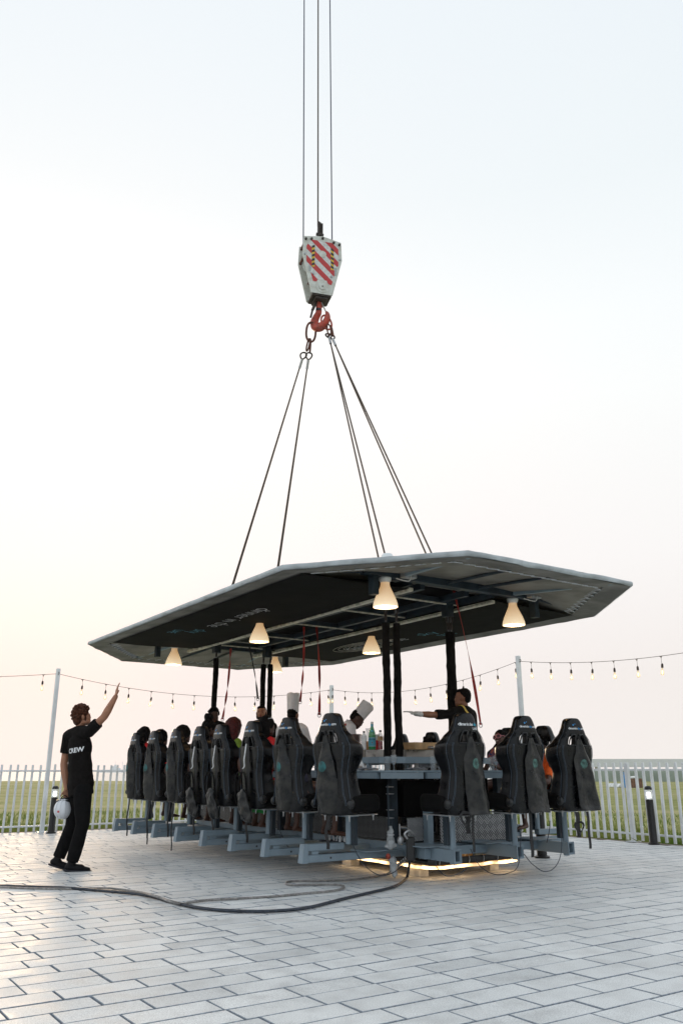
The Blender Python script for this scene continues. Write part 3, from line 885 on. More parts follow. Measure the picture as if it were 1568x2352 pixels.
# ------------------------------------------------------------------ bollards
def bollard(px, py, D, h, label):
    p = at(px, py, D); t = thing('bollard_light', label, 'bollard light', (p.x, p.y, 0), 0, 'black bollard lights in front of the fence')
    mb = MB(); mb.lathe([(.085, 0), (.085, .02), (.062, .03), (.058, .05), (.056, h - .20)], 20); mb.build('post', 'black_metal', t, smooth=True)
    mb = MB(); mb.lathe([(.053, h - .20), (.055, h - .19), (.055, h - .06), (.053, h - .05)], 20); g = mb.build('glass', 'bollard_glass', t, smooth=True)
    mb = MB(); mb.lathe([(.03, h - .18), (.032, h - .16), (.030, h - .10), (.018, h - .085)], 12); mb.build('lamp', 'bollard_glow', t, smooth=True)
    mb = MB()
    for k in range(4): mb.lathe([(.0545, h - .19 + k * .034), (.0575, h - .187 + k * .034), (.0545, h - .184 + k * .034)], 20, cap=False)
    mb.build('louvre', 'white_plastic', t)
    mb = MB(); mb.lathe([(.058, h - .055), (.059, h - .045), (.054, h - .02), (.04, h - .005), (.02, h + .003), (.002, h + .005)], 20); mb.build('domed_cap', 'black_metal', t, smooth=True)
bollard(118, 1912, 15.95, 0.82, 'black bollard light with bright lamp behind the white helmet')
bollard(1501, 1940, 13.6, 0.86, 'black bollard light with bright lamp by the right fence')

# ------------------------------------------------------------------ far things on and beyond the field
h0 = at(1330, 1788, 92)
t = MB()
pr = [(h0.x + k * 2.0, 92 + 1.3 * noise.noise(V((k * .2, 1, 1)))) for k in range(-3, 90)]
vs, fs = [], []
for i, (x, y) in enumerate(pr):
    h = 1.06 + 0.10 * noise.noise(V((x * .35, 2, 2))) if i > 0 else .3
    for (dy, z) in ((-.9, -.1), (-.55, h * .8), (-.2, h), (.6, h), (1.2, -.1)):
        vs.append((x, y + dy, z))
    if i:
        for k in range(4): fs.append(((i - 1) * 5 + k, i * 5 + k, i * 5 + k + 1, (i - 1) * 5 + k + 1))
t.add(vs, fs)
tag(t.build('hedge', 'hedge', smooth=True), 'long low dull green hedge across the far end of the field', 'hedge')
pv = thing('long_shed', 'long low white building behind the far hedge on the right', 'building', (h0.x + 8, 100, -.1))
B('wall', 'pavilion', pv, -14, 170, 0, 4, 0, 1.35)
B('roof', 'pavilion', pv, -14.4, 170.4, -.4, 4.4, 1.55, 2.45)
mb = MB()
for k in range(40): mb.box(-13 + k * 4.6, -12.75 + k * 4.6, .05, .3, 1.35, 1.55)
mb.build('bracket', 'pavilion', pv)
def far_item(name, label, cat, px, py, D): 
    p = at(px, py, D); return thing(name, label, cat, (p.x, p.y, -.07))
t = far_item('rubble_heap', 'white heap of sheets lying on the grass far behind the right fence', 'heap', 1415, 1796, 60)
mb = MB()
for k in range(7):
    a = V((-.62 + .2 * k + gr.uniform(-.1, .1), gr.uniform(-.2, .2), 0)); mb.beam(a + V((0, 0, .05)), a + V((gr.uniform(.1, .3), .1, gr.uniform(.2, .42) - k * .02)), .3, .06)
mb.build('sheet_pile', 'pavilion', t)
t = far_item('water_drum', 'bright blue container beside the white heap on the far grass', 'container', 1436, 1796, 60)
mb = MB(); mb.lathe([(.24, 0), (.26, .1), (.26, .75), (.22, .82), (.1, .86), (.1, .93)], 12); mb.build('drum', 'tarp_blue', t, smooth=True)
mb = MB(); mb.tube([(-.18, 0, .82), (-.24, 0, .95), (-.1, 0, 1.0), (0, 0, .92)], .03, 5); mb.build('handle', 'tarp_blue', t)
t = far_item('crate', 'brown box with a white lid beside the blue container on the far grass', 'box', 1457, 1796, 60)
mb = MB(); mb.bbox(-.42, .42, -.3, .3, 0, .62, .03); mb.build('carton', 'cardboard', t)
mb = MB(); mb.beam((-.40, -.1, .66), (.1, .1, .74), .5, .07); mb.build('lid', 'pavilion', t)
# ship on the sea
p = at(259, 1790, 420)
sh = thing('ship', 'pale hazy ship on the horizon behind the left fence', 'ship', (p.x, p.y, -8), R(12))
mb = MB(); mb.prism([(-7, 8.0), (5.6, 8.0), (7.5, 9.7), (5, 9.4), (-7.3, 9.3)], lambda x, z: V((x, -1.6, z)), lambda x, z: V((x, 1.6, z))); mb.build('hull', 'pavilion', sh)
mb = MB(); mb.box(-1.5, 3.4, -1.2, 1.2, 9.35, 10.2); mb.box(-.6, 2.4, -1.1, 1.1, 10.2, 11.0); mb.box(.3, 1.2, -.6, .6, 11, 11.7); mb.build('cabin', 'pavilion', sh)
mb = MB(); mb.tube([(4.2, 0, 9.4), (4.2, 0, 13.2)], .09, 6); mb.tube([(.7, 0, 11.6), (.7, 0, 13.6)], .08, 6); mb.tube([(4.2, 0, 12.8), (1.0, 0, 11.6)], .05, 5); mb.build('mast', 'pavilion', sh)

# ================================================================== THE HANGING TABLE
plat = thing('hanging_table_platform', 'blue grey steel dining platform with a long table ring hanging just above the pavement', 'dining platform', GC, GROT)
def ring_pts(hs, ht, cs, ct, z, s0=0.0):
    """octagon with long half length hs, half width ht, corner cuts cs (along s) and ct (along t)"""
    return [V((s0 + a, b, z)) for a, b in ((hs, -ht + ct), (hs, ht - ct), (hs - cs, ht), (-hs + cs, ht), (-hs, ht - ct), (-hs, -ht + ct), (-hs + cs, -ht), (hs - cs, -ht))]
def ring_slab(mb, outer, inner, z0, z1):
    n = len(outer); vs = []
    for z in (z0, z1):
        vs += [V((p.x, p.y, z)) for p in outer] + [V((p.x, p.y, z)) for p in inner]
    fs = []
    for i in range(n):
        j = (i + 1) % n
        fs += [(2 * n + i, 2 * n + j, 3 * n + j, 3 * n + i), (i, n + i, n + j, j), (i, j, 2 * n + j, 2 * n + i), (n + i, 3 * n + i, 3 * n + j, n + j)]
    mb.add(vs, fs)
# feet, LED ring, tube ring, pallets
mb = MB()
bp = [V((2.86, -.60, 0)), V((2.80, .76, 0)), V((-3.1, .72, 0)), V((-3.1, -.62, 0))]
mb.tube([p + V((0, 0, .165)) for p in bp], .036, 10, closed=True)
mb.build('base_tube', 'plastic', plat, smooth=True)
mb = MB()
def ring_in(k, z): return [V((p.x - k * (1 if p.x > 0 else -1), p.y - k * (1 if p.y > 0 else -1), z)) for p in bp]
rp = ring_in(.012, .112)
dense = []
lp = [V((1.15, rp[3].y, rp[3].z)), rp[0], rp[1], V((2.2, rp[1].y, rp[1].z))]
for i in range(3):
    a, b = lp[i], lp[i + 1]; nn = 18 if i % 2 else 6
    if (b - a).length < 2: nn = 7
    else: nn = 22
    for k in range(nn):
        q = a.lerp(b, k / nn); q.z += -.012 * abs(math.sin(k * 1.9)); dense.append(q)
mb.tube(dense, .016, 8); mb.build('light_strip', 'led', plat, smooth=True)
mb = MB()
for i in range(4):
    a, b = rp[i], rp[(i + 1) % 4]; nn = 6 if (b - a).length < 2 else 24
    for k in range(nn):
        q = a.lerp(b, (k + .5) / nn); d = (b - a).normalized(); s = V((-d.y, d.x, 0))
        mb.tube([q + V((0, 0, .055)) + (s * .039) * math.cos(t_) + V((0, 0, .06)) * math.sin(t_) for t_ in [j * math.pi / 5 for j in range(10)]], .004, 4, closed=True)
mb.build('cable_tie', 'white_strap', plat)
for s_ in (-2.6, -1.3, 0, 1.25, 2.55):
    for t_ in (-.5, .55):
        mb = MB(); mb.bbox(s_ - .09, s_ + .09, t_ - .07, t_ + .07, 0, .09, .006); mb.build('foot_block', 'concrete_white', plat)
for s_ in (2.62, 2.35):
    for k in range(3):
        mb = MB(); mb.bbox(s_ - .05, s_ + .05, -.42 + k * .38, -.12 + k * .38, .095, .205, .004); mb.build('timber_block', 'wood', plat)
mb = MB()
for t_ in (-.35, .45): mb.bbox(-2.9, 2.55, t_ - .05, t_ + .05, .092, .13, .004)
mb.build('timber_runner', 'wood', plat)
for s_, t_ in ((2.66, -.42), (2.66, .25), (2.66, .62), (1.9, -.55), (-2.7, -.5), (-2.7, .55), (1.0, -.55)):
    B('stub_leg', 'steel', plat, s_ - .05, s_ + .05, t_ - .05, t_ + .05, .14, .24)
# floor frame
for t_ in (-.62, .62):
    B('floor_beam', 'steel', plat, -2.9, 2.62, t_ - .05, t_ + .05, .235, .335)
for s_ in (-2.85, -1.9, -.95, 0, .95, 1.9, 2.57):
    B('floor_crossbeam', 'steel', plat, s_ - .05, s_ + .05, -.568, .568, .237, .333)
B('floor_plate', 'steel_dark', plat, -2.8, 2.5, -.566, .566, .336, .350)
# tread plates round the pit
def panel(name, p0, p1, z0, z1, th=.012):
    p0, p1 = V((*p0, 0)), V((*p1, 0)); d = (p1 - p0); L = d.length; d.normalize(); n = V((d.y, -d.x, 0)) * th / 2
    mb = MB()
    for sg in (1, -1):
        pass
    vs = [p0 + n, p1 + n, p1 - n, p0 - n]
    vs = [v + V((0, 0, z0)) for v in vs] + [v + V((0, 0, z1)) for v in vs]
    mb.add(vs, [(3, 2, 1, 0), (4, 5, 6, 7), (0, 1, 5, 4), (1, 2, 6, 5), (2, 3, 7, 6), (3, 0, 4, 7)])
    me = mb.mesh(name, 'tread_shaded' if abs(p0.y - p1.y) < .01 else 'tread'); uv = me.uv_layers.new(name='UVMap')
    for l in me.loops:
        v = me.vertices[l.vertex_index].co
        uv.data[l.index].uv = ((v - p0).dot(d), v.z)
    return link(bpy.data.objects.new(name, me), plat)
panel('tread_plate', (2.70, -.30), (2.70, .88), .335, .615)
panel('tread_plate', (2.60, -.68), (2.60, -.405), .36, .60)
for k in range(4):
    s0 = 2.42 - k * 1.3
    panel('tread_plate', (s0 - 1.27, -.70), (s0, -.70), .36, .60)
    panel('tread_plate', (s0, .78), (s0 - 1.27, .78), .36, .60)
panel('tread_plate', (-2.86, .6), (-2.86, -.6), .36, .60)
B('corner_post', 'steel', plat, 2.60, 2.68, -.46, -.38, .24, .80)
# posts, braces, table ring, rail ring, counter ring
for s_, t_ in ((2.42, -.74), (2.56, .74), (0, -.76), (0, .76), (-2.75, -.7), (-2.75, .7), (1.35, -.76), (1.35, .76), (-1.35, -.76), (-1.35, .76)):
    B('table_post', 'steel_dark', plat, s_ - .04, s_ + .04, t_ - .04, t_ + .04, .338, 1.018)
for s_, t_ in ((2.56, -.66), (2.56, .74), (-2.75, -.7), (-2.75, .7), (0, -.76), (0, .76)):
    sg = 1 if t_ < 0 else -1
    mb = MB(); mb.beam((s_ - .35 * (1 if s_ > 0 else -1), t_ + .03 * sg, 1.01), (s_ - .85 * (1 if s_ > 0 else -1), t_ + .1 * sg, .42), .06, .06); mb.build('brace', 'steel_dark', plat)
mb = MB(); ring_slab(mb, ring_pts(2.95, 1.10, .30, .40, 0), ring_pts(2.46, .80, .22, .3, 0), 1.078, 1.098); mb.build('table_top', 'steel', plat)
# edge channel as separate lengths
op = ring_pts(2.94, 1.09, .30, .40, 1.044)
for i in range(8):
    a, b = op[i], op[(i + 1) % 8]; d = (b - a).normalized()
    mb = MB(); mb.beam(a + d * .018, b - d * .018, .05, .062); mb.build('edge_channel', 'steel', plat)
mb = MB()
for i in range(8):
    p = op[i]; q = op[(i + 1) % 8]; d = (q - p).normalized(); nrm_ = V((d.y, -d.x, 0))
    c_ = (p + q) / 2
    if (q - p).length > 1.0: mb.beam(c_ + nrm_ * .0262 - d * .02, c_ + nrm_ * .0262 + d * .02, .003, .04)
mb.build('channel_slot', 'plastic', plat)
mb = MB()
for t_ in (-.92, .92): mb.box(-2.5, 2.5, t_ - .03, t_ + .03, 1.018, 1.075)
for s_ in (-2.2, -1.1, 0, 1.1, 2.2): mb.box(s_ - .025, s_ + .025, -.888, .888, 1.02, 1.073)
mb.build('table_bearer', 'steel_dark', plat)
mb = MB(); ring_slab(mb, ring_pts(2.52, .86, .18, .24, 0), ring_pts(2.47, .81, .17, .23, 0), 1.175, 1.245); mb.build('guard_rail', 'steel', plat)
mb = MB()
for s_, t_ in ((2.49, 0), (2.1, -.83), (2.1, .83), (.7, -.83), (.7, .83), (-.7, -.83), (-.7, .83), (-2.1, -.83), (-2.1, .83), (-2.49, 0)):
    mb.box(s_ - .022, s_ + .022, t_ - .022, t_ + .022, 1.099, 1.174)
mb.build('rail_bracket', 'steel', plat)
mb = MB(); ring_slab(mb, ring_pts(2.16, .68, .34, .34, 0), ring_pts(1.80, .40, .2, .2, 0), 1.325, 1.333); mb.build('counter_top', 'inox', plat)
cp_ = ring_pts(2.155, .675, .34, .34, 1.284)
for i in range(8):
    a, b = cp_[i], cp_[(i + 1) % 8]; d = (b - a).normalized()
    mb = MB(); mb.beam(a + d * .004, b - d * .004, .012, .08); mb.build('counter_fascia', 'inox', plat)
for s_, t_ in ((1.95, -.3), (1.95, .3), (-1.95, -.3), (-1.95, .3), (1.2, -.6), (1.2, .6), (-1.2, -.6), (-1.2, .6), (0, -.6), (0, .6)):
    B('counter_leg', 'inox', plat, s_ - .02, s_ + .02, t_ - .02, t_ + .02, .352, 1.322)
mb = MB()
for z in (1.135, 1.155):
    mb.tube([(2.5, -.55, z), (2.5, .55, z)], .004, 6)
    mb.tube([(2.3, -.84, z), (-2.3, -.84, z)], .004, 6)
mb.build('thin_rod', 'alu', plat)
mb = MB(); mb.bbox(2.60, 2.80, -.16, -.06, 1.100, 1.20, .006); mb.bbox(2.66, 2.78, -.06, .10, 1.100, 1.16, .006); mb.beam((2.62, -.11, 1.205), (2.62, .0, 1.22), .06, .03); mb.build('clamp_bracket', 'steel', plat)
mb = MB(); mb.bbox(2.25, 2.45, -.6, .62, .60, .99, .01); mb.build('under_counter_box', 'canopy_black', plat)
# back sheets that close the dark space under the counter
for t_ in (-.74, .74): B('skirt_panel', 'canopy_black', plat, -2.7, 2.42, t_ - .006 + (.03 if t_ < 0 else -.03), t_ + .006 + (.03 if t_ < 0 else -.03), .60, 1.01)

# front deck: channel frame and side rails that tie the end arms together
for (a_, b_) in (((2.63, -.66), (2.63, 1.05)), ((2.98, -.70), (2.98, 1.10))):
    mb = MB(); mb.beam((a_[0] + (.06 if a_[0] < 2.7 else 0), a_[1], .285), (b_[0] + (.06 if b_[0] < 2.7 else 0), b_[1], .285), .05, .085); mb.build('deck_channel', 'steel', plat)
B('deck_plate', 'steel_dark', plat, 2.72, 2.95, -.62, 1.0, .238, .246)

# seat arms
LEFT = [2.72 - .783 * i for i in range(8)]
SHIFT = [.09, .03, .0, -.05, .09, .10, .06, .08]      # how far each left seat sits off its arm
RIGHT = [2.35 - .762 * i for i in range(8)]
FRONT = [-.74, .13, .92]
TP = -1.60           # seat post line of the left row
def left_arm(s):
    a = s - .10
    mb = MB()
    mb.bbox(a - .04, a + .04, -1.99, -.66, .222, .292, .005)
    mb.bbox(a - .04, a + .04, -1.99, -1.55, .328, .392, .005)
    o = mb.build('seat_arm', 'steel', plat)
    mb = MB(); mb.prism([(-.046, .218), (.046, .218), (.040, .396), (-.040, .396)], lambda x, z: V((a + x, -2.035 - (.395 - z) * .12, z)), lambda x, z: V((a + x, -1.99, z))); mb.build('end_plate', 'steel', o)
    mb = MB(); mb.box(a - .035, a + .03, -1.94, -1.86, .294, .326); mb.build('spacer_block', 'steel', o)
    mb = MB(); mb.lathe([(.001, 0), (.011, 0), (.011, .004)], 10, Matrix.Translation((a - .041, -1.55, .255)) @ Matrix.Rotation(R(-90), 4, 'Y')); mb.build('bolt_hole', 'plastic', o)
    mb = MB(); mb.lathe([(.011, 0), (.011, .003)], 10, Matrix.Translation((a - .75 * 0 + .0405, -1.72, .257)) @ Matrix.Rotation(R(90), 4, 'Y')); mb.build('bolt_hole', 'plastic', o)
    mb = MB(); mb.bbox(a - .14, a + .14, -1.36, -.93, .294, .306, .003); mb.build('foot_plate', 'steel', plat)
for s in LEFT: left_arm(s)
def front_arm(t):
    mb = MB()
    w, h = .08, .115
    x0, x1 = 2.632, 3.47
    # hollow rectangular tube with an open end
    y0, y1, z0, z1 = t - w / 2, t + w / 2, .222, .222 + h
    k = .010
    mb.box(x0, x1, y0, y0 + k, z0, z1); mb.box(x0, x1, y1 - k, y1, z0, z1)
    mb.box(x0, x1, y0 + k, y1 - k, z0, z0 + k); mb.box(x0, x1, y0 + k, y1 - k, z1 - k, z1)
    mb.box(x1 - .012, x1 + .006, y0 - .008, y1 + .008, z1, z1 + .008); mb.box(x1 - .012, x1 + .006, y0 - .008, y1 + .008, z0 - .008, z0)
    mb.box(x1 - .012, x1 + .006, y0 - .008, y0, z0, z1); mb.box(x1 - .012, x1 + .006, y1, y1 + .008, z0, z1)
    o = mb.build('seat_arm', 'steel', plat)
    mb = MB(); mb.box(x0 + .1, x0 + .11, y0 + k, y1 - k, z0 + k, z1 - k); mb.build('tube_stop', 'plastic', o)
    mb = MB(); mb.lathe([(.034, .200), (.036, .222)], 12, c=(3.40, t, 0)); mb.build('post_nut', 'steel', o)
    mb = MB(); mb.bbox(2.74, 3.16, t - .17, t + .15, z1 + .004, z1 + .016, .003); mb.build('foot_plate', 'steel', plat)
for t_ in FRONT: front_arm(t_)
def right_arm(s):
    mb = MB(); mb.bbox(s - .04, s + .04, .67, 2.02, .222, .300, .005); o = mb.build('seat_arm', 'steel', plat)
    mb = MB(); mb.bbox(s - .04, s + .04, 1.58, 2.02, .33, .39, .005); mb.build('upper_arm', 'steel', o)
    mb = MB(); mb.bbox(s - .045, s + .045, 2.02, 2.05, .218, .396, .004); mb.build('end_plate', 'steel', o)
    mb = MB(); mb.bbox(s - .14, s + .14, .93, 1.36, .302, .314, .003); mb.build('foot_plate', 'steel', plat)
for s in RIGHT: right_arm(s)
for p, q in ((V((2.5, -.72, .28)), V((3.1, -.82, .28))),):
    mb = MB(); mb.beam(p, q, .07, .1); mb.build('corner_strut', 'steel', plat)

# ------------------------------------------------------------------ canopy
RC = -.40
ZR = 3.105
can = thing('canopy_roof', 'long eight sided canopy with pale grey rim and black underside hanging over the table', 'canopy', G(0, 0, 0), GROT)
def octa(ins, z):
    return [V((RC + a, b, z)) for a, b in ((4.80 - ins, -(1.25 - ins * .35)), (4.80 - ins, 1.25 - ins * .35), (3.25 - ins * .35, 2.47 - ins), (-3.25 + ins * .35, 2.47 - ins),
                                           (-5.02 + ins, 1.25 - ins * .35), (-5.02 + ins, -(1.25 - ins * .35)), (-3.25 + ins * .35, -(2.47 - ins)), (3.25 - ins * .35, -(2.47 - ins)))]
def subdiv(poly, n, amp=0.0, seed=0):
    o = []
    for i in range(len(poly)):
        a, b = poly[i], poly[(i + 1) % len(poly)]
        m = max(2, int((b - a).length / n))
        for k in range(m):
            q = a.lerp(b, k / m)
            if amp and k: q = q + V((0, 0, amp * noise.noise(q * 2.1 + V((seed, 0, 0)))))
            o.append(q)
    return o
rings = [octa(0.02, ZR), octa(0.0, ZR + .006), octa(-.002, ZR + .032), octa(.005, ZR + .052), octa(.04, ZR + .060)]
rings = [subdiv(r, .16) for r in rings]
nn = len(rings[0]); vs = []; fs = []
for j, r in enumerate(rings):
    for i, p in enumerate(r):
        k = .007 * noise.noise(p * 5.0 + V((j * .8, 0, 0)))
        if i % 5 == 0: k -= .006
        vs.append(p + V((k, k, k * .8)))
for j in range(len(rings) - 1):
    for i in range(nn):
        l = (i + 1) % nn
        fs.append((j * nn + i, j * nn + l, (j + 1) * nn + l, (j + 1) * nn + i))
mb = MB(); mb.add(vs, fs); mb.build('rim', 'canopy_light', can, smooth=70)
# top cover: a low hipped shell
r0 = subdiv(octa(.038, ZR + .059), .4); nt_ = len(r0)
ridge = []
for p in r0:
    ridge.append(V((RC + max(-3.4, min(3.4, (p.x - RC) * .74)), max(-1.45, min(1.45, p.y * .62)), 3.37)))
mid_ = [a.lerp(b, .5) + V((0, 0, .012)) for a, b in zip(r0, ridge)]
vs = r0 + mid_ + ridge + [V((RC, 0, 3.42))]
fs = []
for j in range(2):
    for i in range(nt_):
        l = (i + 1) % nt_
        fs.append((j * nt_ + i, j * nt_ + l, (j + 1) * nt_ + l, (j + 1) * nt_ + i))
for i in range(nt_): fs.append((2 * nt_ + i, 2 * nt_ + (i + 1) % nt_, 3 * nt_))
mb = MB(); mb.add(vs, fs); mb.build('top_cover', 'canopy_light', can, smooth=True)
# grey hem turned in under the rim, scalloped inner edge
ho = subdiv(octa(.03, ZR - .001), .12); hi_ = subdiv(octa(.36, ZR + .028), .12)
m_ = min(len(ho), len(hi_))
def ring_strip(name, outer, inner, n_, mt, parent, amp=0):
    vs, fs = [], []
    so = subdiv_n(outer, n_); si = subdiv_n(inner, n_); sm_ = [a.lerp(b, .5) + V((0, 0, amp * noise.noise(a * 3.3))) for a, b in zip(so, si)]
    k = len(so)
    for a in (so, sm_, si): vs += a
    for j in range(2):
        for i in range(k):
            l = (i + 1) % k; fs.append((j * k + i, j * k + l, (j + 1) * k + l, (j + 1) * k + i))
    mb = MB(); mb.add(vs, fs); return mb.build(name, mt, parent, smooth=True)
def subdiv_n(poly, n):
    o = []
    for i in range(len(poly)):
        a, b = poly[i], poly[(i + 1) % len(poly)]
        for k in range(n): o.append(a.lerp(b, k / n))
    return o
ring_strip('hem', octa(.03, ZR - .002), octa(.33, ZR + .03), 26, 'canopy_grey', can, .02)
# inner lining: grey at both ends, higher up
def ceil_z(s, t):
    e = max(0, abs(s - RC) - 3.0)
    return 3.315 - .16 * (abs(t) / 2.2) ** 2 - .10 * e
ins_o = octa(.32, 0)
gv, gf = [], []
def lining(s0, s1, name, mt):
    vs, fs = [], []; n1, n2 = 14, 22
    for i in range(n1 + 1):
        s = s0 + (s1 - s0) * i / n1
        e = abs(s - RC)
        tw = 2.14 if e < 3.1 else 2.14 - (e - 3.1) * .75
        for j in range(n2 + 1):
            t = -tw + 2 * tw * j / n2
            edge = min(1, (tw - abs(t)) / .5)
            z = (ZR + .034) * (1 - edge) + max(ceil_z(s, t), ZR + .05) * edge
            if e > 4.3: z = z * (1 - (e - 4.3) / .4) + (ZR + .034) * ((e - 4.3) / .4)
            vs.append(V((s, t, z + .006 * noise.noise(V((s * 2, t * 2, 0))))))
    for i in range(n1):
        for j in range(n2):
            a = i * (n2 + 1) + j; fs.append((a, a + 1, a + n2 + 2, a + n2 + 1))
    mb = MB(); mb.add(vs, fs); return mb.build(name, mt, can, smooth=True)
lining(2.35, RC + 4.70, 'end_lining', 'lining')
lining(RC - 4.70, -3.15, 'end_lining', 'lining')
lining(-3.14, 2.34, 'middle_lining', 'canopy_black')
# black printed panels either side
def pz(s, t): return ZR + .012 + .010 * (2.2 - abs(t)) + .006 * math.sin(s * 2.3) * math.sin(t * 3)
for sg in (-1, 1):
    vs, fs = [], []; n1, n2 = 30, 8
    for i in range(n1 + 1):
        s = -3.28 + (2.75 + 3.28) * i / n1
        for j in range(n2 + 1):
            t0 = .62; t1 = 2.17
            t = (t0 + (t1 - t0) * j / n2) * sg
            vs.append(V((s, t, pz(s, t) + .01 * noise.noise(V((s * 1.7, t * 1.7, 4))))))
    for i in range(n1):
        for j in range(n2):
            a = i * (n2 + 1) + j; fs.append((a, a + 1, a + n2 + 2, a + n2 + 1))
    mb = MB(); mb.add(vs, fs); pnl = mb.build('printed_panel', 'canopy_black', can, smooth=True)
    if sg < 0:
        text_on('lettering', 'dinner in the', .34, lambda x, y: V((-.02 - x, -1.62 + y, pz(-x, -1.6) - .012)), 'white_print', pnl, bold=-.007, spacing=.95)
        text_on('lettering', 'sky', .34, lambda x, y: V((-1.36 - x, -1.62 + y, pz(-1.36 - x, -1.6) - .012)), 'cyan_print', pnl, bold=-.007, spacing=.95)
        text_on('lettering', 'UAE', .20, lambda x, y: V((-1.55 - x, -1.86 + y, pz(-1.55 - x, -1.8) - .012)), 'cyan_print', pnl, bold=-.003)
    else:
        text_on('lettering', 'dinner in the', .34, lambda x, y: V((-.95 + x, 1.62 - y, pz(x, 1.6) - .012)), 'white_print', pnl, bold=-.007, spacing=.95)
        text_on('lettering', 'sky', .34, lambda x, y: V((.40 + x, 1.62 - y, pz(x, 1.6) - .012)), 'cyan_print', pnl, bold=-.007, spacing=.95)
        text_on('lettering', 'UAE', .20, lambda x, y: V((.55 + x, 1.86 - y, pz(x, 1.8) - .012)), 'cyan_print', pnl, bold=-.003)
        mb = MB()
        for k in range(5):
            mb.tube([(-1.2 + (.18 + k * .09) * math.cos(a) * 1.6, 1.50 + (.12 + k * .05) * math.sin(a), pz(0, 1.5) - .010) for a in [j * 2 * math.pi / 26 for j in range(26)]], .003, 4, closed=True)
        mb.build('dotted_swirl', 'rail', pnl)
# lacing along the inner hem edge (zigzag cord)
lace = MB()
inn = octa(.335, ZR + .018); inn2 = octa(.46, ZR + .05)
for i in (0, 1, 3, 4, 5, 7):
    a, b = inn[i], inn[(i + 1) % 8]; c, d = inn2[i], inn2[(i + 1) % 8]
    n_ = int((b - a).length / .085)
    lace.tube([(a.lerp(b, k / n_) if k % 2 else c.lerp(d, k / n_)) for k in range(n_ + 1)], .0055, 4)
lace.build('lacing_cord', 'white_strap', can)
# steel frame in the roof
for t_ in (-.66, .66):
    mb = MB(); mb.bbox(-3.62, 2.75, t_ - .03, t_ + .03, 3.110, 3.150, .003); mb.build('long_rail', 'rail', can)
    mb = MB(); mb.bbox(-3.60, 2.74, t_ - .028, t_ + .028, 3.177, 3.26, .004); mb.build('long_beam', 'steel_dark', can)
for t_ in (-.36, .36):
    mb = MB(); mb.bbox(-2.9, 2.6, t_ - .035, t_ + .035, 3.19, 3.27, .004); mb.build('long_beam', 'steel_dark', can)
for s_ in (-2.9, -1.6, -.3, 1.0, 2.1):
    mb = MB(); mb.bbox(s_ - .03, s_ + .03, -.628, .628, 3.192, 3.25, .004); mb.build('cross_tie', 'steel_dark', can)
    mb = MB(); mb.bbox(s_ - .012, s_ + .012, -.62, .62, 3.172, 3.188, .002); mb.build('tie_strip', 'rail', can)
for s_ in (2.83, -3.55):
    mb = MB(); mb.bbox(s_ - .055, s_ + .055, -1.42, 1.42, 3.20, 3.33, .005); mb.build('end_beam', 'steel_dark', can)
    sg = 1 if s_ > 0 else -1
    for t_ in (-1.15, 1.15):
        mb = MB(); mb.bbox(s_ - .05, s_ + .05, t_ * 1.12 - .02, t_ * 1.12 + .06, 2.98, 3.199, .004); mb.build('hanger_leg', 'steel_dark', can)
    for t_, e in ((-1.3, -2.3), (1.3, 2.3)):
        mb = MB(); mb.beam((s_, t_, 3.25), (s_ + sg * .02, e * .93, ZR + .055), .045, .05); mb.build('spar', 'steel_dark', can)
    for t_, e in ((-.9, -1.1), (.9, 1.1)):
        mb = MB(); mb.beam((s_ + sg * .056, t_, 3.24), (s_ + sg * 1.40, e, ZR + .05), .045, .05); mb.build('spar', 'steel', can)
    for t_, e in ((-.2, -.3), (.3, .35)):
        mb = MB(); mb.tube([(s_ + sg * .06, t_, 3.24), (s_ + sg * 1.40, e, ZR + .055)], .02, 8); mb.build('end_tube', 'steel_dark', can)
# hangers at the four sling points
SL = [(2.10, -.50), (2.06, .50), (-2.80, -.50), (-2.82, .50)]
for s_, t_ in SL:
    mb = MB(); mb.bbox(s_ - .06, s_ + .06, t_ - .06, t_ + .06, 3.02, 3.33, .006); mb.build('hanger_box', 'steel_dark', can)
# rain cone where a sling leaves the top
for (s_, t_) in SL:
    if (s_, t_) == SL[0]:
        mb = MB(); mb.lathe([(.17, 3.34), (.13, 3.52), (.075, 3.74), (.06, 3.76)], 14, c=(s_ - .12, t_ + .08, 0)); mb.build('rain_cone', 'fence_post', can, smooth=True)
# junction boxes by the front lamps
for t_ in (-1.0, 1.05):
    mb = MB(); mb.bbox(2.89, 2.99, t_ + .06, t_ + .24, 3.20, 3.32, .008); mb.build('junction_box', 'alu', can)
    mb = MB(); mb.tube(smooth_path([V((2.99, t_ + .15, 3.22)), V((3.0, t_ + .1, 3.15)), V((2.90, t_, 3.19))], 5), .006, 5); mb.build('lamp_cable', 'white_plastic', can)

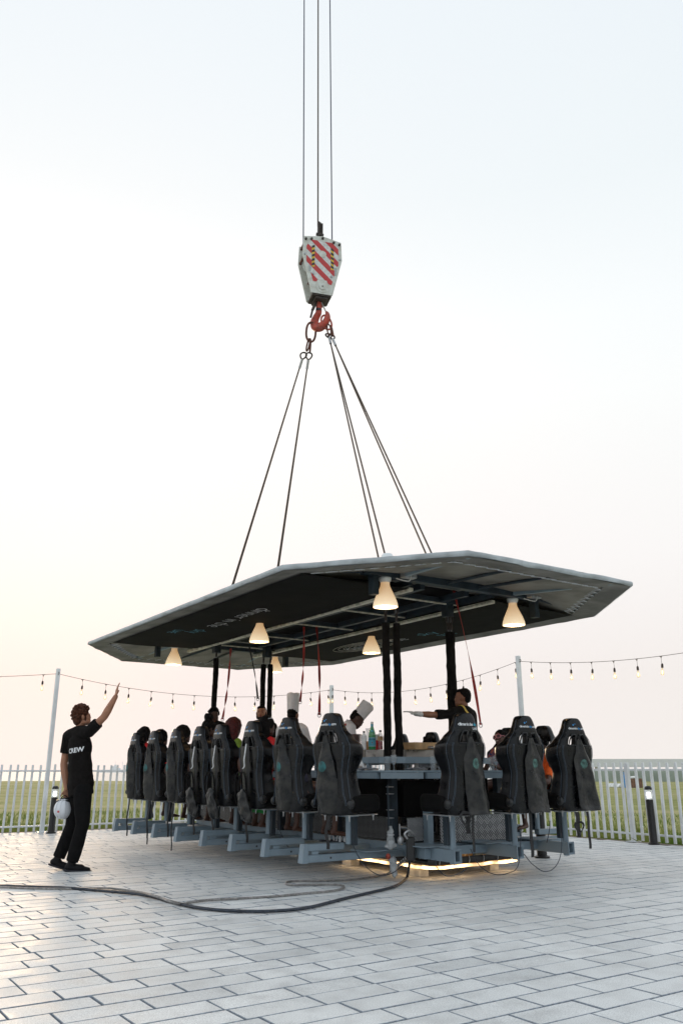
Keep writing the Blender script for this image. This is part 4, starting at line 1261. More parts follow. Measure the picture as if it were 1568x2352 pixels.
# pendant lamps
def lamp_mesh():
    mb = MB()
    mb.lathe([(.052, .285), (.052, .262), (.058, .235), (.085, .175), (.115, .11), (.136, .05), (.142, .015), (.140, 0)], 28, cap=False)
    mb.lathe([(.134, .002), (.130, .05), (.108, .11), (.078, .175), (.05, .235)], 28, cap=False)
    return mb.mesh('lamp_shade', 'shade', smooth=True, recalc=False)
lamp_me = lamp_mesh()
cupm = MB(); cupm.lathe([(.040, .262), (.028, .268), (.050, .280), (.070, .31), (.074, .335), (.068, .345)], 22)
cup_me = cupm.mesh('ceiling_cup', 'white_plastic', smooth=True)
bm_ = MB(); bm_.ell((0, 0, .12), (.045, .045, .06)); bl_me = bm_.mesh('lamp_bulb', 'shade_in', smooth=True)
lamps = [(2.81, -1.09, 'near left pendant lamp with cream bell shade and white ceiling cup'), (2.76, .99, 'cream bell shade lamp nearest the right end of the canopy'),
         (-.30, -1.02, 'cream bell shade lamp under the mirrored sky lettering'), (-.36, 1.02, 'cream bell shade lamp in front of the upright lettering, left of the black sleeves'),
         (-3.50, -.98, 'cream bell shade lamp at the far left end of the canopy'), (-3.50, 1.05, 'cream bell shade lamp behind the pair of thin black sleeves')]
for s_, t_, lb in lamps:
    p = G(s_, t_, 2.86)
    t = thing('pendant_lamp', lb, 'lamp', p, 0, 'lit bell shade lamps under the canopy')
    link(bpy.data.objects.new('lamp_shade', lamp_me), t)
    link(bpy.data.objects.new('lamp_bulb', bl_me), t)
    link(bpy.data.objects.new('ceiling_cup', cup_me), t)
    ld = bpy.data.lights.new('lamp_light', 'POINT'); ld.energy = 5; ld.color = (1, .62, .32); ld.shadow_soft_size = .05
    lo = bpy.data.objects.new('lamp_light', ld); COL.objects.link(lo); lo.parent = t; lo.location = (0, 0, .03)

# sleeved slings between canopy and table
def sleeve(s_, t_, off, top, bot, label, lean=(0, 0), eye=True):
    base = G(s_, t_, 0)
    t = thing('padded_sling', label, 'sling', base, GROT, 'black padded slings between canopy and table')
    for k, (dx, dy) in enumerate(off):
        pts = []; rr = []
        n_ = 34
        for i in range(n_):
            u = i / (n_ - 1); z = bot + (top - bot) * u
            w = .006 * noise.noise(V((z * 3, k * 5 + s_, t_)))
            pts.append(V((dx + lean[0] * (1 - u) + w, dy + lean[1] * (1 - u) + w * .7, z)))
            rr.append(.046 + .005 * noise.noise(V((z * 9, k * 3.3, s_ * 2))) + (.003 if i % 4 == 0 else 0))
        mb = MB(); mb.tube(pts, rr, 12); mb.build('sleeve', 'sleeve', t, smooth=60)
        mb = MB(); mb.tube([V((dx, dy, top - .02)), V((dx * .9, dy * .9, top + .2)), V((dx * .5, dy * .5, 3.03))], .011, 6); mb.build('wire_rope', 'wire_grey', t)
        mb = MB(); mb.tube([V((dx + .035 * math.sin(a) * (1 if a < math.pi else 1), dy, top + .17 - .055 * math.cos(a))) for a in [j * 2 * math.pi / 12 for j in range(12)]], .011, 6, closed=True)
        mb.lathe([(.016, top + .03), (.018, top + .04), (.018, top + .10), (.014, top + .115)], 8, c=(dx, dy, 0)); mb.build('thimble', 'rust_dark', t, smooth=True)
sleeve(-2.80, -.50, [(0, 0)], 2.93, 1.2, 'single thick black sleeve of the far left corner')
sleeve(-2.82, .50, [(-.03, -.05), (.035, .055)], 2.90, 1.2, 'pair of thin black sleeves beside the bearded man')
sleeve(2.10, -.50, [(.03, -.075), (.07, .06)], 2.83, 1.02, 'two black sleeves side by side standing in the middle of the counter')
sleeve(2.06, .50, [(0, 0), (.02, .03)], 2.82, 1.2, 'thick black sleeve behind the man with the outstretched arm')

# red and black safety tethers
def tether(a, b, w, mt, label, twist=2.0, sagk=.02):
    t = thing('safety_tether', label, 'strap', a, 0, 'safety tethers hanging from the canopy frame')
    n_ = 26; d = V(b) - V(a); pts = []; sd_ = []
    for i in range(n_):
        u = i / (n_ - 1)
        pts.append(d * u + V((sagk * math.sin(u * 3.1), 0, -sagk * math.sin(u * 3.14))))
        an = twist * u * math.pi + .4 * math.sin(u * 9)
        sd_.append(V((math.cos(an), math.sin(an), 0)))
    ribbon(pts, w, sd_, .004).build('webbing', mt, t)
    mb = MB(); q = d
    mb.tube([q + V((.022 * math.cos(x_), 0, .03 * math.sin(x_))) for x_ in [j * 2 * math.pi / 10 for j in range(10)]], .005, 5, closed=True); mb.build('carabiner', 'alu', t)
tether(at(530, 1490, 13.2), at(511, 1652, 13.2), .035, 'red_strap', 'brown red tether hanging over the man in black behind the left sleeve', 3)
tether(at(573, 1487, 13.3), at(592, 1605, 13.1), .03, 'webbing', 'dark tether ending behind the head of the bearded man', 1)
tether(at(698, 1440, 12.0), at(689, 1612, 12.05), .032, 'red_strap', 'red tether clipped to the harness of the standing chef', 3)
tether(at(727, 1440, 11.8), at(733, 1642, 10.6), .034, 'red_strap', 'red tether hanging behind the near left chair', 2)
tether(at(1040, 1350, 10.35), at(1103, 1665, 10.2), .036, 'red_strap', 'bright red tether clipped to the back of the man with the outstretched arm', 1.2, .03)

# ------------------------------------------------------------------ hook block and slings
HB = V((-.378, 12.25, 8.83))
hb = thing('crane_hook_block', 'white crane hook block with red and white hazard stripes and red hook', 'hook block', HB, R(17))
outl = [(0, 1.15), (-.335, 1.085), (-.352, .72), (-.19, 0), (.185, 0), (.352, .72), (.335, 1.085)]
def plate(y0, y1, name='side_plate'):
    mb = MB(); mb.prism(outl, lambda x, z: V((x, y0, z)), lambda x, z: V((x, y1, z)))
    o = mb.build(name, 'block_white', hb)
    return o
pf = plate(-.17, -.145); pb_ = plate(.145, .17)
def ydisc(mb, x, z, r, y0, y1, n=18):
    mb.prism([(x + r * math.cos(2 * math.pi * k / n), z + r * math.sin(2 * math.pi * k / n)) for k in range(n)], lambda a, b: V((a, y0, b)), lambda a, b: V((a, y1, b)))
# reinforcing bar edges and sticker field
stick = [(-.285, .90), (-.20, 1.04), (.23, 1.045), (.285, .98), (.285, .60), (.215, .54), (.215, .40), (.165, .20), (.10, .20), (.08, .27), (-.08, .27), (-.10, .22), (-.165, .22), (-.21, .40), (-.285, .60)]
mb = MB(); mb.prism(stick, lambda x, z: V((x, -.1725, z)), lambda x, z: V((x, -.1705, z))); stk = mb.build('sticker', 'stripe_white', pf)
def clip(poly, f):
    o = []
    for i in range(len(poly)):
        a, b = poly[i], poly[(i + 1) % len(poly)]; fa, fb = f(a), f(b)
        if fa >= 0: o.append(a)
        if (fa >= 0) != (fb >= 0):
            t = fa / (fa - fb); o.append((a[0] + (b[0] - a[0]) * t, a[1] + (b[1] - a[1]) * t))
    return o
for k in range(-6, 7):
    c0 = k * .255 + .06; c1 = c0 + .128
    pl = clip(stick, lambda p: (p[0] * .95 + p[1]) - c0)
    pl = clip(pl, lambda p: c1 - (p[0] * .95 + p[1])) if len(pl) > 2 else []
    if len(pl) > 2:
        mb = MB(); mb.prism(pl, lambda x, z: V((x, -.1745, z)), lambda x, z: V((x, -.1728, z))); mb.build('red_stripe', 'stripe_red', stk)
for x0, z0 in ((-.165, .50), (.175, .50)):
    mb = MB(); mb.prism([(x0 - .026, z0), (x0 + .026, z0), (x0 + .026, z0 + .42), (x0 - .026, z0 + .42)], lambda x, z: V((x, -.1765, z)), lambda x, z: V((x, -.1748, z))); tp = mb.build('hazard_tape', 'yellow', pf)
    mb = MB()
    for k in range(5):
        zz = z0 + .015 + k * .088; sg = 1 if x0 < 0 else -1
        mb.prism([(x0 - .0258, zz + .03 * (sg < 0)), (x0 + .0258, zz + .03 * (sg > 0)), (x0 + .0258, zz + .045 + .03 * (sg > 0)), (x0 - .0258, zz + .045 + .03 * (sg < 0))], lambda x, z: V((x, -.1785, z)), lambda x, z: V((x, -.1767, z)))
    mb.build('tape_bar', 'black_print', tp)
mb = MB(); ydisc(mb, 0, .78, .066, -.182, -.172, 24); mb.build('sheave_pin', 'block_white', pf)
mb = MB(); ydisc(mb, 0, .135, .11, -.178, -.171, 24); o_ = mb.build('pin_boss', 'block_white', pf)
mb = MB(); ydisc(mb, 0, .135, .062, -.192, -.179, 24); o2 = mb.build('pin_head', 'block_white', pf)
mb = MB(); ydisc(mb, 0, .135, .013, -.195, -.1925, 12); mb.build('grease_nipple', 'black_print', pf)
for x_, z_ in ((-.30, 1.03), (.30, 1.03), (-.20, 1.05), (.20, 1.05), (-.315, .73), (.315, .73), (-.16, .36), (.16, .36), (0, 1.10)):
    mb = MB(); ydisc(mb, x_, z_, .022 if z_ > 1 else .017, -.195, -.171, 8); mb.build('bolt', 'rust_dark' if z_ > .9 else 'alu', pf)
for x_ in (-.225, .225):
    mb = MB(); mb.prism([(x_ - .02, .40), (x_ + .02, .40), (x_ + .035, .54), (x_ - .01, .56)], lambda x, z: V((x, -.174, z)), lambda x, z: V((x, -.1708, z))); mb.build('hand_slot', 'rust_dark' if x_ > 9 else 'canopy_light', pf)
# sheaves and spacers between plates
for yy in (-.09, 0, .09):
    mb = MB(); prof = [(.05, -.03), (.30, -.032), (.305, -.03), (.275, 0), (.305, .03), (.30, .032), (.05, .03)]
    mb.lathe(prof, 30, Matrix.Translation((0, yy, .78)) @ Matrix.Rotation(R(90), 4, 'X')); mb.build('sheave', 'block_white', hb, smooth=True)
for x_, z_ in ((-.30, 1.03), (.30, 1.03), (-.315, .73), (.315, .73), (-.16, .36), (.16, .36)):
    mb = MB(); mb.tube([(x_, -.145, z_), (x_, .145, z_)], .022, 8); mb.build('spacer', 'rust', hb, smooth=True)
mb = MB(); mb.bbox(-.17, .17, -.16, .16, -.035, .012, .01); mb.build('bottom_yoke', 'rust_dark', hb)
mb = MB(); mb.bbox(-.11, .11, -.143, .143, -.075, -.035, .01); mb.build('swivel_block', 'rust_dark', hb)
# the hook
hk = [(-.01, 0, -.04), (-.012, 0, -.17), (-.02, 0, -.29), (-.075, 0, -.37), (-.11, 0, -.46), (-.07, 0, -.565), (.02, 0, -.60), (.12, 0, -.565), (.178, 0, -.48), (.185, 0, -.39), (.155, 0, -.33)]
hpts = smooth_path([V(p) for p in hk], 5)
hr = []
for i in range(len(hpts)):
    u = i / (len(hpts) - 1)
    hr.append(.052 + .044 * math.exp(-((u - .58) / .22) ** 2) - (.032 * max(0, (u - .85) / .15)))
hm4 = Matrix.Rotation(R(-52), 4, 'Z') @ Matrix.Diagonal((.92, 1, .92, 1))
mb = MB(); mb.tube([hm4 @ p for p in hpts], hr, 14, flat=.8); hook = mb.build('hook', 'hook_red', hb, smooth=True)
mb = MB(); mb.lathe([(.048, -.235), (.049, -.23), (.049, -.205), (.048, -.20)], 14, c=(-.016, 0, 0)); mb.build('paint_band', 'black_print', hook)
mb = MB(); mb.beam((.03, -.01, -.07), (.12, -.03, -.27), .05, .01); mb.build('safety_latch', 'canopy_light', hb)
mb = MB(); mb.beam((-.06, 0, -.06), (-.13, -.03, -.26), .05, .035); mb.beam((-.13, -.03, -.26), (-.16, -.03, -.40), .045, .03); mb.build('latch_arm', 'rust_dark', hb)
# becket and centre rope socket
mb = MB(); mb.lathe([(.034, 1.12), (.036, 1.24), (.030, 1.25)], 12); mb.build('becket_stem', 'plastic', hb, smooth=True)
mb = MB(); mb.bbox(-.045, -.012, -.03, .03, 1.24, 1.56, .005); mb.bbox(.014, .046, -.03, .03, 1.24, 1.53, .005); mb.tube([(-.07, 0, 1.30), (.06, 0, 1.30)], .03, 10); mb.tube([(0, 0, 1.3), (0, 0, 1.55)], .02, 8); mb.build('wedge_socket', 'rust_dark', hb)

def crane_rope(p0, p1, label, r=.011, mt='rope_blue'):
    t = thing('crane_rope', label, 'rope', p0, 0, 'steel ropes holding the hook block')
    d = p1 - p0
    mb = MB(); mb.tube([d * (i / 12) for i in range(13)], r, 8); mb.build('strand', mt, t, smooth=True)
def up_line(x0, y0, x1):
    a = at(x0, y0, 12.25); b = at(x1, 0, 12.25); return a, a + (b - a) * 1.9
a, b = up_line(696.5, 562, 698.5); crane_rope(a, b, 'left one of the three crane ropes', mt='rope_blue')
a, b = up_line(730, 520, 730.5); crane_rope(a, b, 'middle crane rope ending in the wedge socket above the block', .013, 'wire')
a, b = up_line(762.5, 568, 757.5); crane_rope(a, b, 'right one of the three crane ropes', mt='rope_blue')

def link_ring(name, label, top, bot, w, r, mt, rot):
    """long oval link hanging between two points"""
    c = (top + bot) / 2; L = (top - bot).length / 2
    t = thing(name, label, 'lifting link', c, 0, 'lifting links on the hook')
    up = (top - bot).normalized(); sx = V((math.cos(rot), math.sin(rot), 0)); sx = (sx - up * sx.dot(up)).normalized()
    mb = MB(); mb.tube([sx * (w * math.cos(a_)) * (1 if abs(math.sin(a_)) < .8 else .95) + up * (L * (abs(math.sin(a_)) ** .8) * (1 if math.sin(a_) > 0 else -1)) for a_ in [k * 2 * math.pi / 28 for k in range(28)]], r, 8, closed=True)
    mb.build('ring', mt, t, smooth=True); return t
Dk = 12.25
link_ring('master_link', 'rusty oval master link on the left side of the hook', at(716, 741, Dk), at(712, 785, Dk), .085, .019, 'rust', R(25))
link_ring('master_link', 'red oval master link on the right side of the hook', at(742, 725, Dk - .1), at(757, 756, Dk - .1), .075, .016, 'hook_red', R(-15))
link_ring('small_link', 'rusty link hanging under the left master link, left one', at(711, 778, Dk), at(704, 806, Dk), .03, .014, 'rust', R(60))
link_ring('small_link', 'rusty link hanging under the left master link, right one', at(713, 779, Dk), at(711.5, 808, Dk), .03, .014, 'rust', R(80))
link_ring('small_link', 'rusty link under the right master link, left one', at(754, 745, Dk - .1), at(757, 770, Dk - .1), .032, .013, 'rust', R(20))
link_ring('small_link', 'rusty link under the right master link, right one', at(760, 748, Dk - .1), at(765, 772, Dk - .1), .032, .013, 'rust', R(70))
def sling(top, end, sep, label, mt='wire'):
    t = thing('sling_cable', label, 'sling', top, 0, 'sling cables from hook to canopy')
    d = end - top; up = -d.normalized(); sx = V((1, .25, 0)).normalized()
    # eye
    mb = MB(); mb.tube([up * (.115 * (.5 + .5 * math.cos(a_)) + .0) + sx * (.05 * math.sin(a_) * (1 + .35 * math.cos(a_))) for a_ in [k * 2 * math.pi / 16 for k in range(16)]], .014, 6, closed=True)
    mb.build('thimble', 'rust_dark', t, smooth=True)
    mb = MB(); mb.tube([V((0, 0, 0)) - up * .0, -up * .16], .022, 10); mb.build('ferrule', 'alu', t, smooth=True)
    offs = (0,) if sep == 0 else (-1, 1)
    for k in offs:
        mb = MB(); mb.tube([-up * .14 + (d + up * .14) * (i / 20) + sx * (k * sep * min(1, i / 20 * 1.0)) for i in range(21)], .0125 if sep else .015, 7); mb.build('strand', mt, t, smooth=True)
def Z(s, t): return G(s, t, 3.33)
sling(at(694, 825, 12.25), Z(*SL[2]), 0.012, 'outermost left sling running down to the far left corner of the canopy')
sling(at(708, 826, 12.25), Z(*SL[3]), 0.014, 'steep left sling running down behind the canopy rim')
sling(at(756, 776, 12.15), Z(*SL[0]), .055, 'double sling running down to the white rain cone')
sling(at(764, 779, 12.15), Z(*SL[1]), .05, 'rightmost double sling running down to the right of the canopy')

# ================================================================== SEATS
def interp(tab, v):
    for (a, x), (b, y) in zip(tab, tab[1:]):
        if v <= b:
            u = (v - a) / (b - a); u = u * u * (3 - 2 * u) if b > a else 0
            return x + (y - x) * u
    return tab[-1][1]
HW = [(0, .185), (.05, .225), (.14, .243), (.30, .222), (.40, .212), (.50, .232), (.60, .262), (.67, .262), (.75, .222), (.83, .163), (.90, .132), (.955, .112), (.985, .088), (1, .06)]
FD = [(0, .16), (.10, .20), (.30, .15), (.42, .14), (.55, .20), (.66, .205), (.76, .11), (.84, .065), (.95, .045), (1, .035)]
SH = 1.0
def rear_y(z):
    v = z / SH
    return -.275 - .055 * v + .05 * max(0, (v - .8) / .2) ** 2 * .6
def shell_mesh():
    rows = 44
    ua = [0, .15, .33, .50, .68, .82, .93, 1.0]          # rear columns (fraction of half width)
    verts = []; idx = []
    half = []
    for r in range(rows + 1):
        v = r / rows
        if r > rows - 4: v = 1 - (1 - v) * .75
        z = v * SH + 0.0
        w = interp(HW, v); f = interp(FD, v); y0 = rear_y(z)
        th = .085 if v > .1 else .06
        if v > .93: th *= max(.35, 1 - (v - .93) * 7)
        loop = []
        for u in ua:
            yy = y0 + .010 * u ** 2 + .055 * max(0, u - .72) ** 2 / .08
            loop.append((u * w, yy))
        loop.append((w * 1.0, y0 + .055 + (f - .04) * .55)); loop.append((w * .985, y0 + .055 + f)); loop.append((w * .90, y0 + .075 + f))
        loop.append((w * .80, y0 + .06 + f * .8))
        loop.append((w * .68, y0 + th + f * .25)); loop.append((w * .50, y0 + th + .010)); loop.append((w * .33, y0 + th)); loop.append((w * .15, y0 + th)); loop.append((0, y0 + th))
        H = len(loop)
        ring = []
        full = loop + [(-x, y) for x, y in reversed(loop[1:-1])]
        for x, y in full:
            verts.append(V((x, y, z))); ring.append(len(verts) - 1)
        idx.append(ring)
    n = len(idx[0]); H = len(ua) + 9
    fs = []
    h0, h1 = int(.715 * rows), int(.805 * rows)
    hole_r = {1, 2}                       # rear columns .15-.50 -> quads 1,2
    nl = len(ua) + 9
    L = nl
    def is_hole(r, k):
        if not (h0 <= r < h1): return False
        c = k if k < nl - 1 else n - 1 - k
        return c in (1, 2) or c in (nl - 3, nl - 4)
    for r in range(rows):
        for k in range(n):
            l = (k + 1) % n
            if is_hole(r, k): continue
            fs.append((idx[r][k], idx[r][l], idx[r + 1][l], idx[r + 1][k]))
    # walls of the two openings
    for sgn in (0, 1):
        ca = [1, 2, 3]; cb = [nl - 2, nl - 3, nl - 4]
        if sgn: ca = [n - c for c in ca]; cb = [n - c for c in cb]
        loopa = [idx[h0][c] for c in ca] + [idx[r][ca[-1]] for r in range(h0 + 1, h1)] + [idx[h1][c] for c in reversed(ca)] + [idx[r][ca[0]] for r in range(h1 - 1, h0, -1)]
        loopb = [idx[h0][c] for c in cb] + [idx[r][cb[-1]] for r in range(h0 + 1, h1)] + [idx[h1][c] for c in reversed(cb)] + [idx[r][cb[0]] for r in range(h1 - 1, h0, -1)]
        for i in range(len(loopa)):
            j = (i + 1) % len(loopa)
            fs.append((loopa[i], loopa[j], loopb[j], loopb[i]))
    fs.append(tuple(idx[0][::-1])); fs.append(tuple(idx[rows]))
    mb = MB(); mb.add(verts, fs)
    me = mb.mesh('back_shell', 'vinyl', smooth=True)
    o = bpy.data.objects.new('tmp', me)
    md = o.modifiers.new('s', 'SUBSURF'); md.levels = 1
    m2 = bake(o)
    m2.polygons.foreach_set('use_smooth', [True] * len(m2.polygons))
    m2.name = 'back_shell'
    return m2
shell_me = shell_mesh()
def SX(u, z): return u * interp(HW, z / SH)
# opening trims
trim_me = []
for sg in (-1, 1):
    mb = MB(); z0, z1 = .700, .815
    pts = [V((sg * SX(.12, z0), rear_y(z0) - .003, z0)), V((sg * SX(.53, z0), rear_y(z0) - .001, z0)), V((sg * SX(.52, (z0 + z1) / 2), rear_y(.76) - .001, (z0 + z1) / 2)),
           V((sg * SX(.47, z1), rear_y(z1) - .001, z1)), V((sg * SX(.17, z1), rear_y(z1) - .003, z1)), V((sg * SX(.12, .76), rear_y(.76) - .003, .76))]
    mb.tube(pts, .008, 6, closed=True); trim_me.append(mb.mesh('opening_trim', 'plastic', smooth=True))
pip_me = []
for sg in (-1, 1):
    mb = MB()
    for off in (0, .012):
        pts = []
        for k in range(20):
            z = .10 + .60 * k / 19
            u = .80 + (.12 * max(0, (.2 - z) / .1) if z < .2 else 0)
            x = SX(u, z); pts.append(V((sg * (x + off * (1 if off else 0)), rear_y(z) + .006 + off * .25, z)))
        mb.tube(pts, .0026, 5)
    pip_me.append(mb.mesh('piping', 'piping', smooth=True))
edge_me = []
for sg in (-1, 1):
    mb = MB(); pts = [V((sg * (SX(1.0, z) + .001), rear_y(z) + .05, z)) for z in [.10 + .85 * k / 26 for k in range(27)]]
    mb.tube(pts, .0028, 5); edge_me.append(mb.mesh('seam', 'piping', smooth=True))
# cushion
mb = MB()
mb.add([], [])
def cushion():
    mb = MB()
    mb.bbox(-.20, .20, -.24, .25, .035, .155, .03)
    mb.bbox(-.255, -.165, -.22, .22, .03, .205, .035); mb.bbox(.165, .255, -.22, .22, .03, .205, .035)
    mb.bbox(-.19, .19, .16, .30, .05, .17, .035)
    return remesh(mb, .012, 6)
cush_me = cushion(); cush_me.name = 'seat_cushion'; cush_me.materials.append(M['vinyl_soft'])
mb = MB(); mb.lathe([(.002, -.0), (.040, .0), (.046, .012), (.046, .022), (.030, .036), (.002, .04)], 18); knob_me = mb.mesh('recliner_knob', 'plastic', smooth=True)
mb = MB(); mb.bbox(-.20, .20, -.20, .22, .0, .012, .003); base_me = mb.mesh('base_plate', 'alu')
mb = MB(); mb.lathe([(.010, -.014), (.010, 0)], 8); mb.lathe([(.006, -.05), (.006, -.014)], 6); bolt_me = mb.mesh('bolt', 'alu')
def post_mesh(zb, r=.033):
    mb = MB(); mb.lathe([(r, zb), (r, -.012)], 16); mb.bbox(-.09, .09, -.06, .06, -.014, -.002, .003)
    return mb.mesh('seat_post', 'steel', smooth=True)
ROOTZ = .665
post_l = post_mesh(.392 - ROOTZ); post_f = post_mesh(.337 - ROOTZ, .034)
mb = MB(); mb.bbox(-.022, .022, -.028, .028, .38 - ROOTZ, -.0, .003); strapbar_me = mb.mesh('slide_bracket', 'steel_dark')
# hanging crotch-strap covers: three shapes
def flap_mesh(kind, seed):
    n1, n2 = 30, 12; vs = []; fs = []
    def shape(v):
        """v 0 bottom .. 1 top -> centre x, half width, z, stand-off"""
        if kind == 'wide':   # front seats: broad tapering panel swinging to the right
            z = .012 + .753 * v
            hw = interp([(0, .135), (.08, .150), (.45, .138), (.68, .122), (.86, .065), (1, .024)], v)
            cx = .105 - .095 * v; so = .055 - .025 * v
        elif kind == 'leaf':  # left seats: leaf shaped, follows the shell to the bottom
            z = .022 + .743 * v
            hw = interp([(0, .10), (.12, .145), (.4, .150), (.62, .118), (.85, .055), (1, .016)], v)
            cx = -.035 + .03 * v; so = .045 + .02 * math.sin(v * 3)
        return cx, hw, z, so
    for i in range(n1 + 1):
        v = i / n1; cx, hw, z, so = shape(v)
        for j in range(n2 + 1):
            u = -1 + 2 * j / n2
            x = cx + u * hw
            fold = .016 * math.sin(u * 3.4 + v * 2.2 + seed) * (1 - v * .5) + .013 * noise.noise(V((x * 14, z * 8, seed))) + .005 * noise.noise(V((x * 34, z * 24, seed)))
            curl = .055 * abs(u) ** 2.2 * (1.0 if kind == 'leaf' else .45)
            y = rear_y(max(0, z)) - so - fold + curl
            zz = z + (.005 * math.sin(u * 3 + seed) if i == 0 else 0)
            if kind == 'wide' and v < .06: y -= .02 * (1 - v / .06)
            vs.append(V((x, y, zz)))
    m = n2 + 1
    for i in range(n1):
        for j in range(n2): a = i * m + j; fs.append((a, a + 1, a + m + 1, a + m))
    me = bpy.data.meshes.new('strap_cover'); me.from_pydata([tuple(v) for v in vs], [], fs)
    bm = bmesh.new(); bm.from_mesh(me); bmesh.ops.recalc_face_normals(bm, faces=bm.faces)
    # thickness
    bm.to_mesh(me); bm.free()
    o = bpy.data.objects.new('tmp', me)
    md = o.modifiers.new('s', 'SOLIDIFY'); md.thickness = .006; md.offset = 0
    md = o.modifiers.new('t', 'SUBSURF'); md.levels = 1
    m2 = bake(o)
    m2.polygons.foreach_set('use_smooth', [True] * len(m2.polygons)); m2.materials.clear(); m2.materials.append(M['cover']); m2.name = 'strap_cover'
    return m2
flaps = {('leaf', 0): flap_mesh('leaf', 0.0), ('leaf', 1): flap_mesh('leaf', 1.7), ('wide', 0): flap_mesh('wide', 0.4), ('wide', 1): flap_mesh('wide', 2.3), ('wide', 2): flap_mesh('wide', 4.4)}
def disc_on(bvh, cx, cz, rx, rz, mt):
    vs = [V((cx, 0, cz))]; fs = []; rings_ = 4; n = 24
    for r in range(1, rings_ + 1):
        for k in range(n):
            a = 2 * math.pi * k / n; vs.append(V((cx + rx * r / rings_ * math.cos(a), 0, cz + rz * r / rings_ * math.sin(a))))
    out_ = []
    for v in vs:
        hit = bvh.ray_cast(V((v.x, -1, v.z)), V((0, 1, 0)))[0]
        out_.append(V((v.x, (hit.y if hit else rear_y(v.z) - .05) - .0025, v.z)))
    for k in range(n):
        l = (k + 1) % n; fs.append((0, 1 + k, 1 + l))
        for r in range(rings_ - 1):
            a = 1 + r * n; fs.append((a + k, a + n + k, a + n + l, a + l))
    mb = MB(); mb.add(out_, fs); return mb.mesh('round_print', mt, smooth=True)
discs = {k: disc_on(bvh_of(f), (-.02 if k[0] == 'leaf' else .045), .47 if k[0] == 'leaf' else .50, .043, .052 if k[0] == 'leaf' else .05, 'teal' if k[0] == 'leaf' else 'teal_worn') for k, f in flaps.items()}
# bundled bag and straps of the middle left seats
def bundle_mesh(seed):
    mb = MB(); r_ = random.Random(seed)
    mb.cap((.03, -.335, -.04), (.0, -.36, .15), .095, .080, flat=.55, fdir=(0, 1, 0))
    mb.cap((.09, -.325, -.07), (.05, -.36, .10), .070, .06, flat=.5, fdir=(0, 1, 0))
    mb.cap((-.06, -.335, -.02), (-.05, -.36, .14), .05, .065, flat=.55, fdir=(0, 1, 0))
    return remesh(mb, .010, 3, .022, 11, seed)
bund = []
for k in range(2):
    m_b = bundle_mesh(k + 1.3); m_b.name = 'strap_bag'; m_b.materials.append(M['cover']); bund.append(m_b)
logo_small = [text_mesh('dinnerinthe', .034, .82, .0004, 'LEFT'), text_mesh('sky', .034, .82, .0004, 'LEFT'), text_mesh('.com', .034, .82, .0008, 'LEFT')]
shell_bvh = bvh_of(shell_me)
def on_shell(me0, ox, oz, name, mt, k=1.0):
    me = me0.copy(); xs_ = []
    for v in me.vertices:
        x, z = ox + v.co.x * k, oz + v.co.y * k
        hit = shell_bvh.ray_cast(V((x, -1, z)), V((0, 1, 0)))[0]
        v.co = V((x, (hit.y if hit else rear_y(z)) - .0022, z)); 
    me.materials.clear(); me.materials.append(M[mt]); me.name = name
    return me
def wid(me): 
    xs_ = [v.co.x for v in me.vertices]; return max(xs_) if xs_ else 0
w0, w1, w2 = [wid(m_) for m_ in logo_small]
x0 = -(w0 + w1 + w2 + .004) / 2
small_logo = [on_shell(logo_small[0], x0, .872, 'lettering', 'white_print'), on_shell(logo_small[1], x0 + w0 + .002, .872, 'lettering', 'blue_print'), on_shell(logo_small[2], x0 + w0 + w1 + .004, .872, 'lettering', 'white_print')]
mbd = MB()
def flat_disc(mb, cx, cz, r):
    n = 14; mb.add([V((cx + r * math.cos(2 * math.pi * k / n), cz + r * math.sin(2 * math.pi * k / n), 0)) for k in range(n)], [tuple(range(n))])
flat_disc(mbd, -.045, .048, .010); flat_disc(mbd, -.020, .058, .006)
small_logo.append(on_shell(mbd.mesh('emblem'), 0, .872, 'emblem', 'blue_print'))
bigt = [text_mesh('dinner in the', .052, .84, .0012, 'LEFT'), text_mesh('sky', .052, .84, .0012, 'LEFT'), text_mesh('UAE', .040, 1.05, .001, 'LEFT')]
wa, wb = wid(bigt[0]), wid(bigt[1])
kf = .235 / (wa + wb + .012)
big_logo = [on_shell(bigt[0], -.125, .868, 'lettering', 'white_print', kf), on_shell(bigt[1], -.125 + (wa + .01) * kf, .868, 'lettering', 'cyan_print', kf), on_shell(bigt[2], .045, .828, 'lettering', 'white_print', kf * 1.05)]

